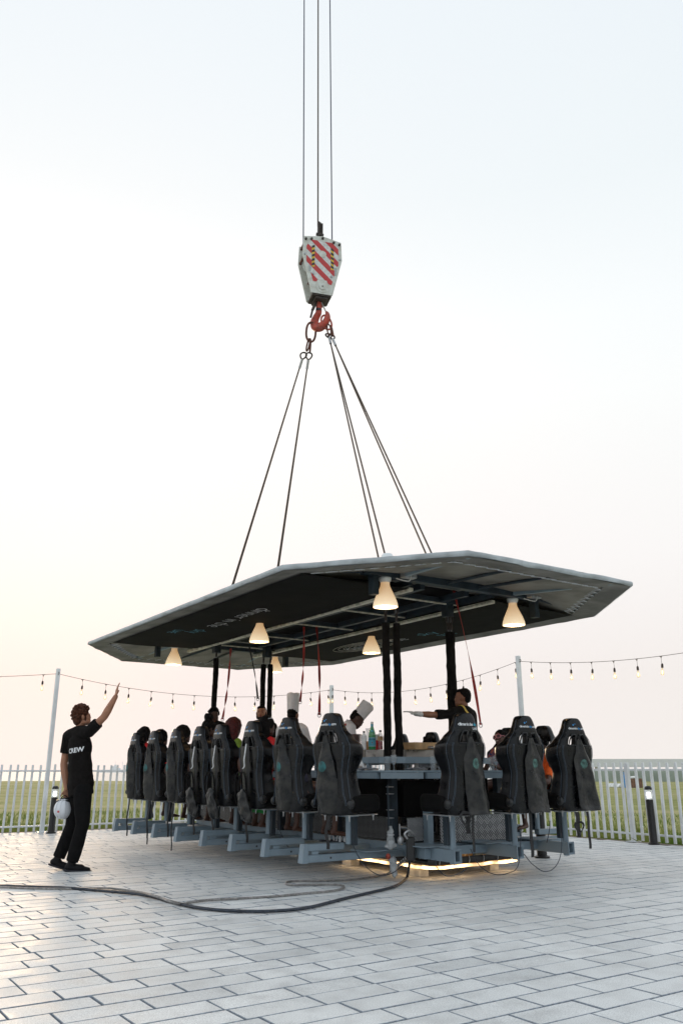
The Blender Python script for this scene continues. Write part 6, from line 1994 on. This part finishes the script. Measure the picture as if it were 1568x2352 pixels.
# bending chef
hh = at(820, 1652, 11.25)
f = V((.93, .30, 0)).normalized(); r = V((f.y, -f.x, 0))
neck = hh - f * .115 - V((0, 0, .055)); pel = V((neck.x, neck.y, 1.22)) - f * .36
J = dict(head=hh, neck=neck, pelvis=pel, sL=neck - r * .18 - V((0, 0, .085)) - f * .03, sR=neck + r * .18 - V((0, 0, .085)) - f * .03, hL=pel - r * .08, hR=pel + r * .08)
for s, sg in (('L', -1), ('R', 1)):
    J['k' + s] = V((J['h' + s].x, J['h' + s].y, .80)); J['a' + s] = V((J['h' + s].x, J['h' + s].y, .445)); J['t' + s] = f
    J['e' + s] = J['s' + s] + f * .05 - V((0, 0, .27)); J['w' + s] = J['e' + s] + f * .22 + V((0, 0, .0)) - r * sg * .04
c2 = person('chef in white bending forward over the counter, tall white hat tilted', J, 'm', 'skin_dark', 'cloth_white', 1.4, 'trouser_black', 1, 'under_hat', head_rot=(math.atan2(f.y, f.x) - tl, R(-42), 0), shoes='shoe')
chef_hat(c2, .205, fit=.92)
strap_on(c2, [(.10, .10, .47), (.09, -.06, .52), (.06, -.2, .36), (.0, -.2, .18)], .035, 'red_strap')
strap_on(c2, [(-.10, .10, .47), (-.09, -.06, .52), (-.06, -.2, .36), (.02, -.2, .18)], .035, 'red_strap')
# man with outstretched arm
Dm = 10.45
hh = at(1061, 1603, Dm)
f = V((-.80, .60, 0)); r = V((f.y, -f.x, 0))
neck = hh - V((0, 0, .135)) - f * .03
pel = V((neck.x, neck.y, neck.z - .52)) + V((.02, 0, 0))
J = dict(head=hh, neck=neck, pelvis=pel, sL=at(1029, 1640, Dm - .18), sR=neck + r * .18 - V((0, 0, .07)), hL=pel - r * .085, hR=pel + r * .085)
J['eL'] = at(988, 1641, Dm - .26); J['wL'] = at(955, 1638, Dm - .32)
J['eL'] = at(993, 1642, Dm - .28); J['wL'] = at(960, 1639.5, Dm - .38)
J['eR'] = J['sR'] + r * .06 - V((0, 0, .27)) + f * .03; J['wR'] = J['eR'] + f * .16 - V((0, 0, .17))
for s, sg in (('L', -1), ('R', 1)):
    J['k' + s] = V((J['h' + s].x, J['h' + s].y, .86)); J['a' + s] = V((J['h' + s].x, J['h' + s].y, .445)); J['t' + s] = f
mm = person('man in black stretching a gloved arm out over the table', J, 'm', 'skin_tan', 'cloth_black', .78, 'trouser_black', 1, 'short', head_rot=(math.atan2(.42, -.9) - tl, R(2), 0), shoes='shoe', voxel=.0085,
            hands={'L': dict(d=V((-1, .05, .22)), n=V((.1, .1, -1)), side=1, curl=.12, spread=1.0, thumb=.5)})
gl_ = MB(); hand(gl_, V(J['wL']) - mm['base'], V((-1, .05, .22)), V((.1, .1, -1)), 1, 1.09, .12, 1.0, .5)
gl_.cap(V(J['wL']) - mm['base'] + V((.03, 0, -.004)), V(J['wL']) - mm['base'] + V((-.03, 0, .002)), .034, .030, n=12, flat=.85)
mg = remesh(gl_, .007, 1, .003, 60); mg.name = 'glove'; mg.materials.append(M['glove']); link(bpy.data.objects.new('glove', mg), mm['root'])
strap_on(mm, [(-.07, .03, .52), (-.075, -.06, .53), (-.06, -.2, .42)], .028, 'yellow_strap')

# ---- seated guests
def seated(s, t, face_local, lean=0.0, side=0.0, htop=1.66, foot_z=.40, arm='lap', headside=0.0):
    """face_local: direction of the seat in the platform frame, degrees (90 = towards +t)"""
    a = R(face_local) + GROT; f = V((math.cos(a), math.sin(a), 0)); r = V((f.y, -f.x, 0)); o = G(s, t, 0)
    drop = 1.66 - htop
    pel = o - f * .10 + V((0, 0, .93)); neck = o - f * (.155 - lean) + r * side + V((0, 0, 1.415 - drop)); hd = neck + f * (.005 + lean * .3) + r * headside + V((0, 0, .135))
    J = dict(pelvis=pel, neck=neck, head=hd, sL=neck - r * .165 - V((0, 0, .06)), sR=neck + r * .165 - V((0, 0, .06)))
    for k, sg in (('L', -1), ('R', 1)):
        J['h' + k] = pel + r * sg * .085 + f * .04; J['k' + k] = pel + r * sg * .10 + f * .44 + V((0, 0, -.03)); J['a' + k] = J['k' + k] + f * -.02 + V((0, 0, -(.90 - foot_z - .095))); J['t' + k] = f + r * sg * .15
        if arm == 'lap': J['e' + k] = J['s' + k] + r * sg * .06 + f * .02 - V((0, 0, .27)); J['w' + k] = J['e' + k] + f * .21 - V((0, 0, .03)) - r * sg * .05
        if arm == 'table': J['e' + k] = J['s' + k] + r * sg * .05 + f * .14 - V((0, 0, .24)); J['w' + k] = J['e' + k] + f * .20 + V((0, 0, .08)) - r * sg * .06
        if arm == 'hang': J['e' + k] = J['s' + k] + r * sg * .07 - V((0, 0, .27)); J['w' + k] = J['e' + k] + f * .08 - V((0, 0, .20))
    return J, math.atan2(f.y, f.x) - math.pi / 2
GG = 'guests seated round the hanging table'
J, y = seated(LEFT[1] + SHIFT[1], TP, 90, htop=1.44)
person('guest whose legs and feet show under the second left seat', J, 'f', 'skin_dark', 'cloth_navy', .6, None, 1, 'short', head_rot=(y, 0, 0), group=GG, voxel=.012)
J, y = seated(LEFT[2] + SHIFT[2], TP, 90, htop=1.71, lean=.075)
g2 = person('woman in red dress with white sunglasses pushed up on long black hair', J, 'f', 'skin_dark', 'cloth_red', .3, None, 1, 'long', head_rot=(y, 0, 0), group=GG, hairk=1.12, skirt=('cloth_red', .1), voxel=.011)
def glasses(res, dy, dz, fm, lm, size=1.0, temple=True):
    hd, HR, k = res['hd'], res['HR'], res['hk']
    def HP(x, y_, z): return hd + HR @ V((x * k, y_ * k, z * k))
    mb = MB()
    for s in (-1, 1):
        mb.tube([HP(s * .034 + .027 * size * math.cos(a), .094 + dy - .02 * abs(math.cos(a)) * (math.cos(a) * s > 0), .004 + dz + .022 * size * math.sin(a)) for a in [q * 2 * math.pi / 18 for q in range(18)]], .0050 * size, 6, closed=True)
        if temple: mb.tube([HP(s * .062, .085 + dy, .008 + dz), HP(s * .082, .03 + dy, .008 + dz), HP(s * .083, -.02 + dy, dz * .6)], .0042, 5)
    mb.tube([HP(-.01, .098 + dy, .008 + dz), HP(.01, .098 + dy, .008 + dz)], .004, 5)
    o = mb.build('sunglasses', fm, res['root'], smooth=True)
    mb = MB()
    for s in (-1, 1): mb.ell(HP(s * .034, .090 + dy, .004 + dz), (.026 * size * k, .005, .021 * size * k), HR, 14, 8)
    mb.build('lens', lm, o, smooth=True)
glasses(g2, -.055, .095, 'white_strap', 'lens', 1.0)
J, y = seated(LEFT[3] + SHIFT[3], TP, 90, htop=1.72, arm='hang', side=.02, lean=.05)
person('woman with long dark red hair in a lime green top, bare arm hanging', J, 'f', 'skin_dark', 'cloth_green', .25, None, 1, 'long_wavy', 'hair_red', head_rot=(y + R(10), R(-10), 0), group=GG, hairk=1.2, skirt=('cloth_emerald', .78), voxel=.011)
J, y = seated(LEFT[4] + SHIFT[4], TP, 90, htop=1.74, lean=.02)
person('guest with a big round top bun seen against the man in black', J, 'f', 'skin_dark', 'cloth_navy', .6, None, 1, 'topbun', head_rot=(y, R(-6), 0), group=GG, hairk=1.1, skirt=('cloth_maroon', .45), voxel=.011)
J, y = seated(LEFT[5] + SHIFT[5], TP, 90, htop=1.68, lean=.0)
person('guest with a smooth rounded black hairdo beside the sixth left seat', J, 'f', 'skin_dark', 'cloth_navy', .6, None, 1, 'long', head_rot=(y, 0, 0), group=GG, hairk=1.25, voxel=.011)
J, y = seated(LEFT[6] + SHIFT[6], TP, 90, htop=1.65, lean=.0)
person('guest with full black hair and a red top beside the seventh left seat', J, 'f', 'skin_dark', 'cloth_red', .6, None, 1, 'long', head_rot=(y, 0, 0), group=GG, hairk=1.25, voxel=.011)
J, y = seated(LEFT[7] + SHIFT[7], TP, 90, htop=1.74, lean=.02)
person('guest with short dreadlocks and red collar at the far end of the left row', J, 'f', 'skin_dark', 'cloth_red', .6, None, 1, 'dreads', head_rot=(y + R(25), R(-10), 0), group=GG, hairk=1.1, voxel=.011)
# far side guests, facing the camera side
J, y = seated(RIGHT[0], 1.60, 270, htop=1.50, arm='table')
person('guest in orange T-shirt seen between the two rightmost end seats', J, 'f', 'skin_dark', 'cloth_orange', .7, None, 1, 'buns', head_rot=(y, 0, 0), group=GG, voxel=.011)
J, y = seated(RIGHT[1] + .10, 1.60, 270, htop=1.63, lean=.04, arm='table', headside=0.0)
g3 = person('laughing woman with large pink sunglasses and long dark hair', J, 'f', 'skin_dark', 'cloth_print', .6, None, 1, 'long', 'hair_black', head_rot=(y + R(8), R(8), R(14)), group=GG, voxel=.010)
glasses(g3, .004, .0, 'pink', 'lens', 1.25)
mb = MB(); mb.ell(g3['hd'] + g3['HR'] @ V((0, .089, -.054)), (.019, .008, .0065), g3['HR'], 12, 8); mb.build('teeth', 'teeth', g3['root'], smooth=True)
J, y = seated(RIGHT[3], 1.60, 270, htop=1.56, arm='table')
person('guest with two black hair buns low behind the light wooden box', J, 'f', 'skin_dark', 'cloth_navy', .6, None, 1, 'buns', head_rot=(y, R(-15), 0), group=GG, voxel=.011)

# ================================================================== THINGS ON THE TABLE AND COUNTER
ZT, ZC = 1.099, 1.334
def on_counter(px, D, z=ZC):
    q = at(px, 1720, D); return V((q.x, D, z))
def on_table(px, D): return on_counter(px, D, ZT)
# mineral water bottle
p = on_counter(854.5, 10.22)
t = thing('water_bottle', 'tall green mineral water bottle with a sky blue label and red star', 'bottle', p)
prof = [(.036, 0), (.043, .006), (.044, .02), (.044, .165), (.040, .195), (.026, .240), (.0165, .272), (.0145, .30), (.0155, .303), (.0155, .312)]
mb = MB(); mb.lathe(prof, 26); mb.build('glass', 'green_glass', t, smooth=True)
mb = MB(); mb.lathe([(.040, .005), (.0415, .02), (.0415, .172)], 24); mb.build('water', 'green_liquid', t, smooth=True)
def cyl_patch(r, a0, a1, z0, z1, n=14):
    mb = MB(); vs = []
    for i in range(n + 1):
        a = a0 + (a1 - a0) * i / n
        vs += [V((r * math.cos(a), r * math.sin(a), z0)), V((r * math.cos(a), r * math.sin(a), z1))]
    mb.add(vs, [(2 * i, 2 * i + 2, 2 * i + 3, 2 * i + 1) for i in range(n)]); return mb
lb = cyl_patch(.0447, R(-200), R(20), .038, .142).build('label', 'label_blue', t, smooth=True)
cyl_patch(.0452, R(-200), R(20), .040, .043).build('label_line', 'white_print', lb); cyl_patch(.0452, R(-200), R(20), .137, .139).build('label_line', 'white_print', lb)
def on_cyl(r, zc, k=1.0, a0=-90): return lambda x, y: V((r * math.cos(R(a0) + x / r), r * math.sin(R(a0) + x / r), zc + y))
text_on('lettering', 'S.PELLEGRINO', .0165, on_cyl(.0456, .117), 'label_dark', lb, bold=.0006, spacing=.86)
text_on('lettering', 'ACQUA MINERALE', .0055, on_cyl(.0456, .108), 'label_dark', lb)
text_on('lettering', 'TERME', .008, on_cyl(.0456, .053), 'label_dark', lb)
mb = MB(); st_ = []
for k in range(10):
    rr_ = .012 if k % 2 == 0 else .005; a = math.pi / 2 + k * math.pi / 5; st_.append((rr_ * math.cos(a), rr_ * math.sin(a)))
fc = on_cyl(.0458, .082); mb.add([fc(0, 0)] + [fc(*q) for q in st_], [(0, 1 + k, 1 + (k + 1) % 10) for k in range(10)]); mb.build('star', 'star_red', lb)
mb = MB(); mb.ell((0, -.029, .213), (.016, .006, .018), n=16, m=8); mb.build('neck_label', 'label_blue', t, smooth=True)
cyl_patch(.0172, 0, 2 * math.pi, .272, .300, 16).build('neck_foil', 'label_blue', t, smooth=True)
mb = MB(); mb.lathe([(.0165, .300), (.017, .304), (.017, .326), (.015, .328)], 16); mb.build('cap', 'paper', t, smooth=True)
def pet(px, D, h, label, drink, capm='rust_dark'):
    t = thing('plastic_bottle', label, 'bottle', on_counter(px, D)); k = h / .205
    mb = MB(); mb.lathe([(.024 * k, 0), (.027 * k, .008 * k), (.027 * k, .03 * k), (.0245 * k, .065 * k), (.027 * k, .095 * k), (.031 * k, .13 * k), (.029 * k, .150 * k), (.018 * k, .175 * k), (.012 * k, .186 * k), (.012 * k, .192 * k)], 20)
    mb.build('bottle_wall', 'clear_dense' if not drink else 'clear', t, smooth=True)
    if drink:
        mb = MB(); mb.lathe([(.023 * k, .004), (.0255 * k, .012 * k), (.0255 * k, .03 * k), (.023 * k, .065 * k), (.0255 * k, .09 * k)], 18); mb.build('drink', drink, t, smooth=True)
        cyl_patch(.0312 * k, 0, 2 * math.pi, .095 * k, .142 * k, 18).build('label', 'oak', t, smooth=True)
    mb = MB(); mb.lathe([(.0135 * k, .189 * k), (.0140 * k, .192 * k), (.0135 * k, .206 * k), (.012 * k, .208 * k)], 16); mb.build('cap', capm, t, smooth=True)
pet(835.8, 10.15, .212, 'empty clear plastic bottle with brown cap beside the plates', None)
pet(873.5, 10.2, .225, 'plastic bottle of red drink with brown cap, rightmost on the counter', 'red_drink')
t = thing('juice_carafe', 'clear carafe half full of orange juice behind the green bottle', 'carafe', on_counter(847, 10.42))
mb = MB(); mb.lathe([(.045, 0), (.047, .01), (.044, .10), (.034, .17), (.034, .20), (.042, .255), (.044, .262)], 22, cap=False); mb.build('glass', 'clear', t, smooth=True)
mb = MB(); mb.lathe([(.042, .004), (.044, .01), (.0415, .095), (.040, .105)], 20); mb.build('juice', 'juice', t, smooth=True)
t = thing('red_cup', 'red can with a white cup stacked on top behind the red drink', 'can', on_counter(866, 10.36))
mb = MB(); mb.lathe([(.028, 0), (.033, .008), (.033, .105), (.030, .115)], 18); mb.build('can', 'cloth_red', t, smooth=True)
mb = MB(); mb.lathe([(.028, .116), (.034, .18), (.034, .185)], 18); mb.build('cup', 'paper', t, smooth=True)
# stack of plates
pp = on_counter(813, 10.42)
for k in range(15):
    t = thing('plate', 'white plate with dark rim, %s from the bottom of the tall stack' % ('first second third fourth fifth sixth seventh eighth ninth tenth eleventh twelfth thirteenth fourteenth fifteenth'.split()[k]), 'plate',
              pp + V((gr.uniform(-.003, .003), gr.uniform(-.003, .003), .0125 * k)), 0, 'plates stacked on the counter')
    if k == 0: t['label'] = 'white plate with dark rim at the very bottom of the tall stack'
    if k == 14: t['label'] = 'white plate with dark rim at the very top of the tall stack'
    if k == 0:
        mb = MB(); mb.lathe([(.05, 0), (.052, .003), (.075, .006), (.103, .0095), (.105, .011), (.102, .012), (.07, .009), (.04, .007), (.001, .007)], 30); pl_me = mb.mesh('dish', 'plate', smooth=True)
        mb = MB(); mb.tube([V((.1045 * math.cos(a), .1045 * math.sin(a), .0106)) for a in [q * 2 * math.pi / 30 for q in range(30)]], .0024, 5, closed=True); rim_me = mb.mesh('rim', 'plate_rim', smooth=True)
    link(bpy.data.objects.new('dish', pl_me), t); link(bpy.data.objects.new('rim', rim_me), t)
# wooden box
p = on_counter(965, 10.12); t = thing('wooden_box', 'light wooden box standing on the counter in front of two hair buns', 'box', p, R(35))
mb = MB()
mb.add([V((x * (.165 + .012 * (z > 0)), y * (.10 + .012 * (z > 0)), z)) for z in (0, .078) for x, y in ((-1, -1), (1, -1), (1, 1), (-1, 1))], [(0, 1, 5, 4), (1, 2, 6, 5), (2, 3, 7, 6), (3, 0, 4, 7), (3, 2, 1, 0)])
o_ = mb.build('box_wall', 'oak', t)
md = o_.modifiers.new('s', 'SOLIDIFY'); md.thickness = .010
mb = MB(); mb.ell((.0, .0, .05), (.12, .07, .03)); mb.build('cloth_inside', 'napkin_grey', t, smooth=True)
p = on_counter(1003, 10.0); t = thing('foil_packet', 'crumpled silver foil packet beside the wooden box', 'packet', p)
mb = MB(); mb.cap((-.08, 0, .02), (.07, .02, .02), .028, .02, flat=.5, fdir=(0, 0, 1)); m_ = remesh(mb, .006, 0, .012, 30); m_.materials.append(M['alu']); link(bpy.data.objects.new('foil', m_), t)
# glasses
wg = MB(); wg.lathe([(.033, 0), (.034, .002), (.012, .006), (.005, .012), (.0045, .045), (.010, .060), (.028, .080), (.036, .105), (.036, .135), (.032, .165)], 24, cap=False)
wg_me = wg.mesh('glass', 'clear', smooth=True)
wi = MB(); wi.lathe([(.0035, .058), (.010, .063), (.026, .082), (.031, .096)], 20); wi_me = wi.mesh('water', 'water', smooth=True)
tb_ = MB(); tb_.lathe([(.001, .006), (.028, .006), (.030, 0), (.031, .004), (.034, .150)], 22, cap=False); tb_me = tb_.mesh('glass', 'clear', smooth=True)
def wine(px, D, label):
    t = thing('wine_glass', label, 'wine glass', on_table(px, D), 0, 'stemmed glasses on the table ring'); link(bpy.data.objects.new('glass', wg_me), t); link(bpy.data.objects.new('water', wi_me), t)
def tumbler(px, D, label):
    t = thing('tumbler', label, 'glass', on_table(px, D), 0, 'straight tumblers on the table ring'); link(bpy.data.objects.new('glass', tb_me), t)
wine(903.5, 9.58, 'stemmed glass standing below the two middle black sleeves')
tumbler(889, 9.62, 'straight tumbler beside the stemmed glass below the middle sleeves')
wine(1006, 9.42, 'stemmed glass just left of the front corner seat')
tumbler(993, 9.46, 'straight tumbler just left of the stemmed glass by the front corner seat')
wine(1137, 9.9, 'stemmed glass seen between the front corner seat and the middle end seat')
tumbler(1127, 9.95, 'straight tumbler just right of the front corner seat')
wine(812, 10.0, 'stemmed glass half hidden behind the nearest left seat')
tumbler(808, 9.95, 'straight tumbler half hidden behind the nearest left seat')
# folded paper card, napkins and cutlery
p = on_table(826, 9.62); t = thing('menu_card', 'white triangular folded card with a round brown print on the near corner of the table', 'card', p, R(8))
for k, (dx, h) in enumerate(((0, .135), (.008, .128), (.015, .12))):
    mb = MB(); mb.prism([(-.075 + dx, 0), (.065 + dx, 0), (.004 + dx, h)], lambda x, z: V((x, k * .012, z)), lambda x, z: V((x, k * .012 + .0015, z))); o_ = mb.build('leaf', 'paper', t)
    if k == 0:
        mb = MB()
        for q in range(9):
            a = math.pi * (q + .5) / 9; mb.add([V((.0 + .012 * math.cos(a - .1), -.002, .012 + .012 * math.sin(a - .1))), V((.034 * math.cos(a - .12), -.002, .012 + .034 * math.sin(a - .12))), V((.034 * math.cos(a + .12), -.002, .012 + .034 * math.sin(a + .12))), V((.012 * math.cos(a + .1), -.002, .012 + .012 * math.sin(a + .1)))], [(0, 1, 2, 3)])
        mb.tube([V((.037 * math.cos(a), -.002, .012 + .037 * math.sin(a))) for a in [math.pi * q / 12 for q in range(13)]], .0012, 4); mb.build('round_print', 'stone_print', o_)
def napkin(px, D, label, rot):
    p = on_table(px, D); t = thing('napkin', label, 'napkin', p, rot, 'grey napkins on the table ring')
    mb = MB(); mb.cap((-.10, 0, .014), (.05, .01, .016), .03, .038, flat=.4, fdir=(0, 0, 1)); mb.cap((.02, 0, .016), (.10, -.01, .012), .03, .018, flat=.5, fdir=(0, 0, 1))
    m_ = remesh(mb, .006, 1, .008, 22); m_.materials.append(M['napkin_grey']); link(bpy.data.objects.new('cloth', m_), t)
    mb = MB(); mb.tube([(-.02, -.05, .006), (.06, -.055, .008), (.12, -.04, .022)], [.004, .003, .005], 6, flat=.5); mb.build('fork', 'alu', t, smooth=True)
    mb = MB(); mb.tube([(-.05, -.03, .005), (.11, -.03, .006)], .0035, 5); mb.build('knife', 'alu', t, smooth=True)
napkin(845, 9.52, 'grey napkin with fork beside the triangular card', R(8))
napkin(957, 9.50, 'grey napkin and cutlery lying left of the glasses by the front corner seat', R(-4))

# ------------------------------------------------------------------ bagged connector, cables, hoses
cp = G(2.52, -.78, 0)
cpx = at(897, 1940, 9.15)
t = thing('wrapped_plug', 'large plug wrapped in white plastic hanging below the table corner', 'wrapped plug', (cpx.x, cpx.y, 0), 0)
mb = MB(); mb.cap((0, 0, .36), (.0, 0, .46), .045, .032); mb.cap((0, 0, .46), (0, 0, .535), .028, .018); mb.cap((-.02, 0, .35), (-.07, -.02, .335), .028, .008); mb.cap((.0, 0, .34), (.03, 0, .36), .026, .026)
m_ = remesh(mb, .007, 1, .016, 26); m_.materials.append(M['poly']); link(bpy.data.objects.new('upper_bag', m_), t)
mb = MB(); mb.cap((.03, .02, .07), (.02, .02, .21), .030, .042)
m_ = remesh(mb, .007, 1, .014, 26); m_.materials.append(M['poly']); link(bpy.data.objects.new('lower_bag', m_), t)
mb = MB(); mb.cap((-.03, .0, .24), (-.03, -.02, .255), .026, .022, n=14); mb.build('red_cap', 'hook_red', t, smooth=True)
mb = MB(); mb.tube([V((.036 * math.cos(a), .036 * math.sin(a), .455)) for a in [q * 2 * math.pi / 16 for q in range(16)]], .005, 5, closed=True); mb.build('tie', 'white_strap', t, smooth=True)
mb = MB(); mb.tube([(.095, 0, .56), (.097, 0, .44)], .006, 6); mb.ell((.10, 0, .40), (.035, .03, .045)); mb.build('hanging_hook', 'alu', t, smooth=True)
mb = MB()
for z in (.62, .70, .86, .93): mb.tube([V((.04 * math.cos(a), .04 * math.sin(a), z)) for a in [q * 2 * math.pi / 12 for q in range(12)]], .003, 4, closed=True)
mb.build('cable_clip', 'alu', t)
mb = MB(); mb.tube([(-.02, -.03, .54), (-.025, -.03, .95)], .009, 6); mb.build('lead', 'steel_dark', t, smooth=True)

def ground(px, py, z=0.0):
    a = at(px, py, 1.0); b = at(px, py, 2.0); k = (EYE - z) / (EYE - (b - a).z * 0 - 0) if False else None
    u, v = px - 784, 1176 - py; den = FX * CP - v * SP; D_ = (z - EYE) / ((FX * SP + v * CP) / den)
    return V((u / den * D_, D_, z))
def hose(pts, r, mt, label, name, cat, wob=0.0):
    P_ = [V(p) for p in pts]
    return line_thing(name, P_, r, mt, label, cat)
pts = [ground(x, y, .0150) for x, y in ((-60, 2031), (0, 2034), (80, 2036.5), (150, 2039), (250, 2047), (335, 2056), (400, 2073), (470, 2087), (560, 2093), (640, 2092), (710, 2084), (790, 2064), (850, 2050), (905, 2036), (932, 2018))]
e = at(938, 1995, 9.2); pts += [e, at(941, 1972, 9.15), at(944, 1950, 9.2), at(938, 1925, 9.35)]
hose(pts, .0135, 'cable_black', 'thick black cable curving over the paving up to the table corner', 'power_cable', 'cable')
pts = [ground(x, y, .012) for x, y in ((-60, 2036), (0, 2037.5), (90, 2041), (165, 2041), (250, 2040), (320, 2049))] + [ground(350, 2056, .058), ground(372, 2063, .050), ground(392, 2071, .058)] + [ground(x, y, .012) for x, y in ((418, 2076), (435, 2073), (480, 2067), (560, 2063), (640, 2058), (700, 2052), (765, 2046), (790, 2038), (775, 2032), (720, 2032), (672, 2033), (657, 2029), (670, 2024), (730, 2023), (800, 2021), (850, 2015), (886, 2008))]
pts += [at(905, 1994, 9.35), at(925, 1978, 9.3), at(936, 1968, 9.3)]
hose(pts, .010, 'cable_grey', 'thin pale cable looping back on the paving beside the thick black cable', 'thin_cable', 'cable')
# white tape spiral on the thin cable
mb = MB(); q0, q1 = at(896, 2002, 9.4), at(934, 1970, 9.3)
t = thing('taped_cable_end', 'cable end spirally wrapped with white tape below the table corner', 'cable', q0)
mb.tube([V((0, 0, 0)), q1 - q0], .015, 8); mb.build('core', 'cable_black', t)
mb = MB(); d = q1 - q0
for k in range(9):
    c_ = d * (k + .3) / 9; mb.tube([c_, c_ + d * .045], .019, 8)
mb.build('tape', 'white_strap', t)
# black connector hanging at the corner
p = at(940, 1950, 9.12); t = thing('connector_box', 'black connector hanging from the near corner of the steel frame', 'connector', (p.x, p.y, 0))
mb = MB(); mb.bbox(-.035, .055, -.03, .03, .20, .44, .012); mb.build('housing', 'plastic', t)
mb = MB(); mb.tube(smooth_path([V((-.02, -.03, .42)), V((-.05, -.04, .47)), V((0, -.03, .5)), V((.04, 0, .47))], 4), .012, 6); mb.build('handle', 'alu', t, smooth=True)
# safety lines below the seats
GS = 'thin safety lines hanging below the seats'
def sline(pts, label): line_thing('safety_line', pts, .0045, 'cable_black', label, 'line', GS, 8)
sline([at(800, 1905, 8.9), at(812, 1945, 8.8), at(835, 1985, 8.6), at(870, 2010, 8.55), at(905, 2003, 8.6), at(935, 1975, 8.8)], 'thin line sagging from under the nearest left seat to the corner connector')
sline([at(1000, 1975, 8.6), at(1003, 1992, 8.5), at(1022, 2011, 8.5), at(1050, 2008, 8.5), at(1074, 1993, 8.6)], 'short thin line looping below the front corner seat')
sline([at(1080, 1950, 8.9), at(1098, 1985, 8.7), at(1130, 2007, 8.6), at(1165, 2006, 8.65), at(1190, 1985, 8.9), at(1196, 1905, 9.1)], 'thin line looping from the front corner seat to the middle end seat')
sline([at(1203, 1962, 9.1), at(1222, 1985, 9.0), at(1250, 2002, 9.0), at(1275, 1990, 9.2), at(1288, 1955, 9.4), at(1288, 1895, 9.6)], 'thin line looping from the middle end seat to the rightmost end seat')
sline([at(1262, 1885, 9.7), at(1261, 1905, 9.7), at(1255, 1935, 9.8)], 'short thin line hanging below the rightmost end seat')
sline([at(635, 1885, 10.3), at(650, 1925, 10.1), at(668, 1955, 10.0)], 'thin line slanting down under the second left seat')
# sandals under the second left seat and right of the tread plates
def sandal(p, d, label, mt='white_strap'):
    t = thing('sandal', label, 'sandal', p, math.atan2(d[1], d[0]), 'pairs of sandals worn by guests')
    mb = MB(); mb.cap((-.09, 0, 0), (.12, 0, 0), .036, .042, flat=.22, fdir=(0, 0, 1)); mb.build('sole', 'sole', t, smooth=True)
    mb = MB(); mb.tube([(.05, -.045, .0), (.055, -.03, .045), (.06, 0, .055), (.055, .03, .045), (.05, .045, 0)], .012, 6, flat=.3); mb.tube([(-.01, -.04, 0), (.0, -.03, .06), (0, .03, .06), (-.01, .04, 0)], .012, 6, flat=.3); mb.build('strap', mt, t, smooth=True)
f2 = GM.to_3x3() @ V((0, 1, 0))
for sg in (-1, 1):
    p = G(LEFT[1] + sg * .11, TP + .34, .315) + f2 * .05; sandal((p.x, p.y, .345), f2 + E1 * sg * .1, 'white strapped sandal under the second left seat, %s one' % ('far' if sg < 0 else 'near'))
# pole of a black stand behind the right end (dark tube by the right fence)
p = at(1240, 1905, 11.6)
t = thing('steel_stand', 'dark vertical steel tube standing behind the rightmost seats', 'post', (p.x, p.y, 0))
mb = MB(); mb.lathe([(.10, 0), (.10, .02), (.065, .03), (.062, .85)], 18); mb.build('tube', 'black_metal', t, smooth=True)

bpy.data.scenes.remove(TS)

# ------------------------------------------------------------------ thin sea haze
hz = MB(); hz.box(-170, 170, -40, 140, -10, 17.5)
ho = hz.build('haze', None)
hm_ = bpy.data.materials.new('haze_air'); hm_.use_nodes = True
ht = hm_.node_tree; ht.nodes.clear()
ov = ht.nodes.new('ShaderNodeOutputMaterial'); pv_ = ht.nodes.new('ShaderNodeVolumePrincipled')
pv_.inputs['Color'].default_value = (0.95, 0.93, 0.90, 1); pv_.inputs['Density'].default_value = 0.0003; pv_.inputs['Anisotropy'].default_value = 0.3
ht.links.new(pv_.outputs[0], ov.inputs['Volume'])
ho.data.materials.append(hm_); ho['kind'] = 'stuff'; ho['label'] = 'thin warm haze in the air over the field'
SC.cycles.volume_bounces = 0
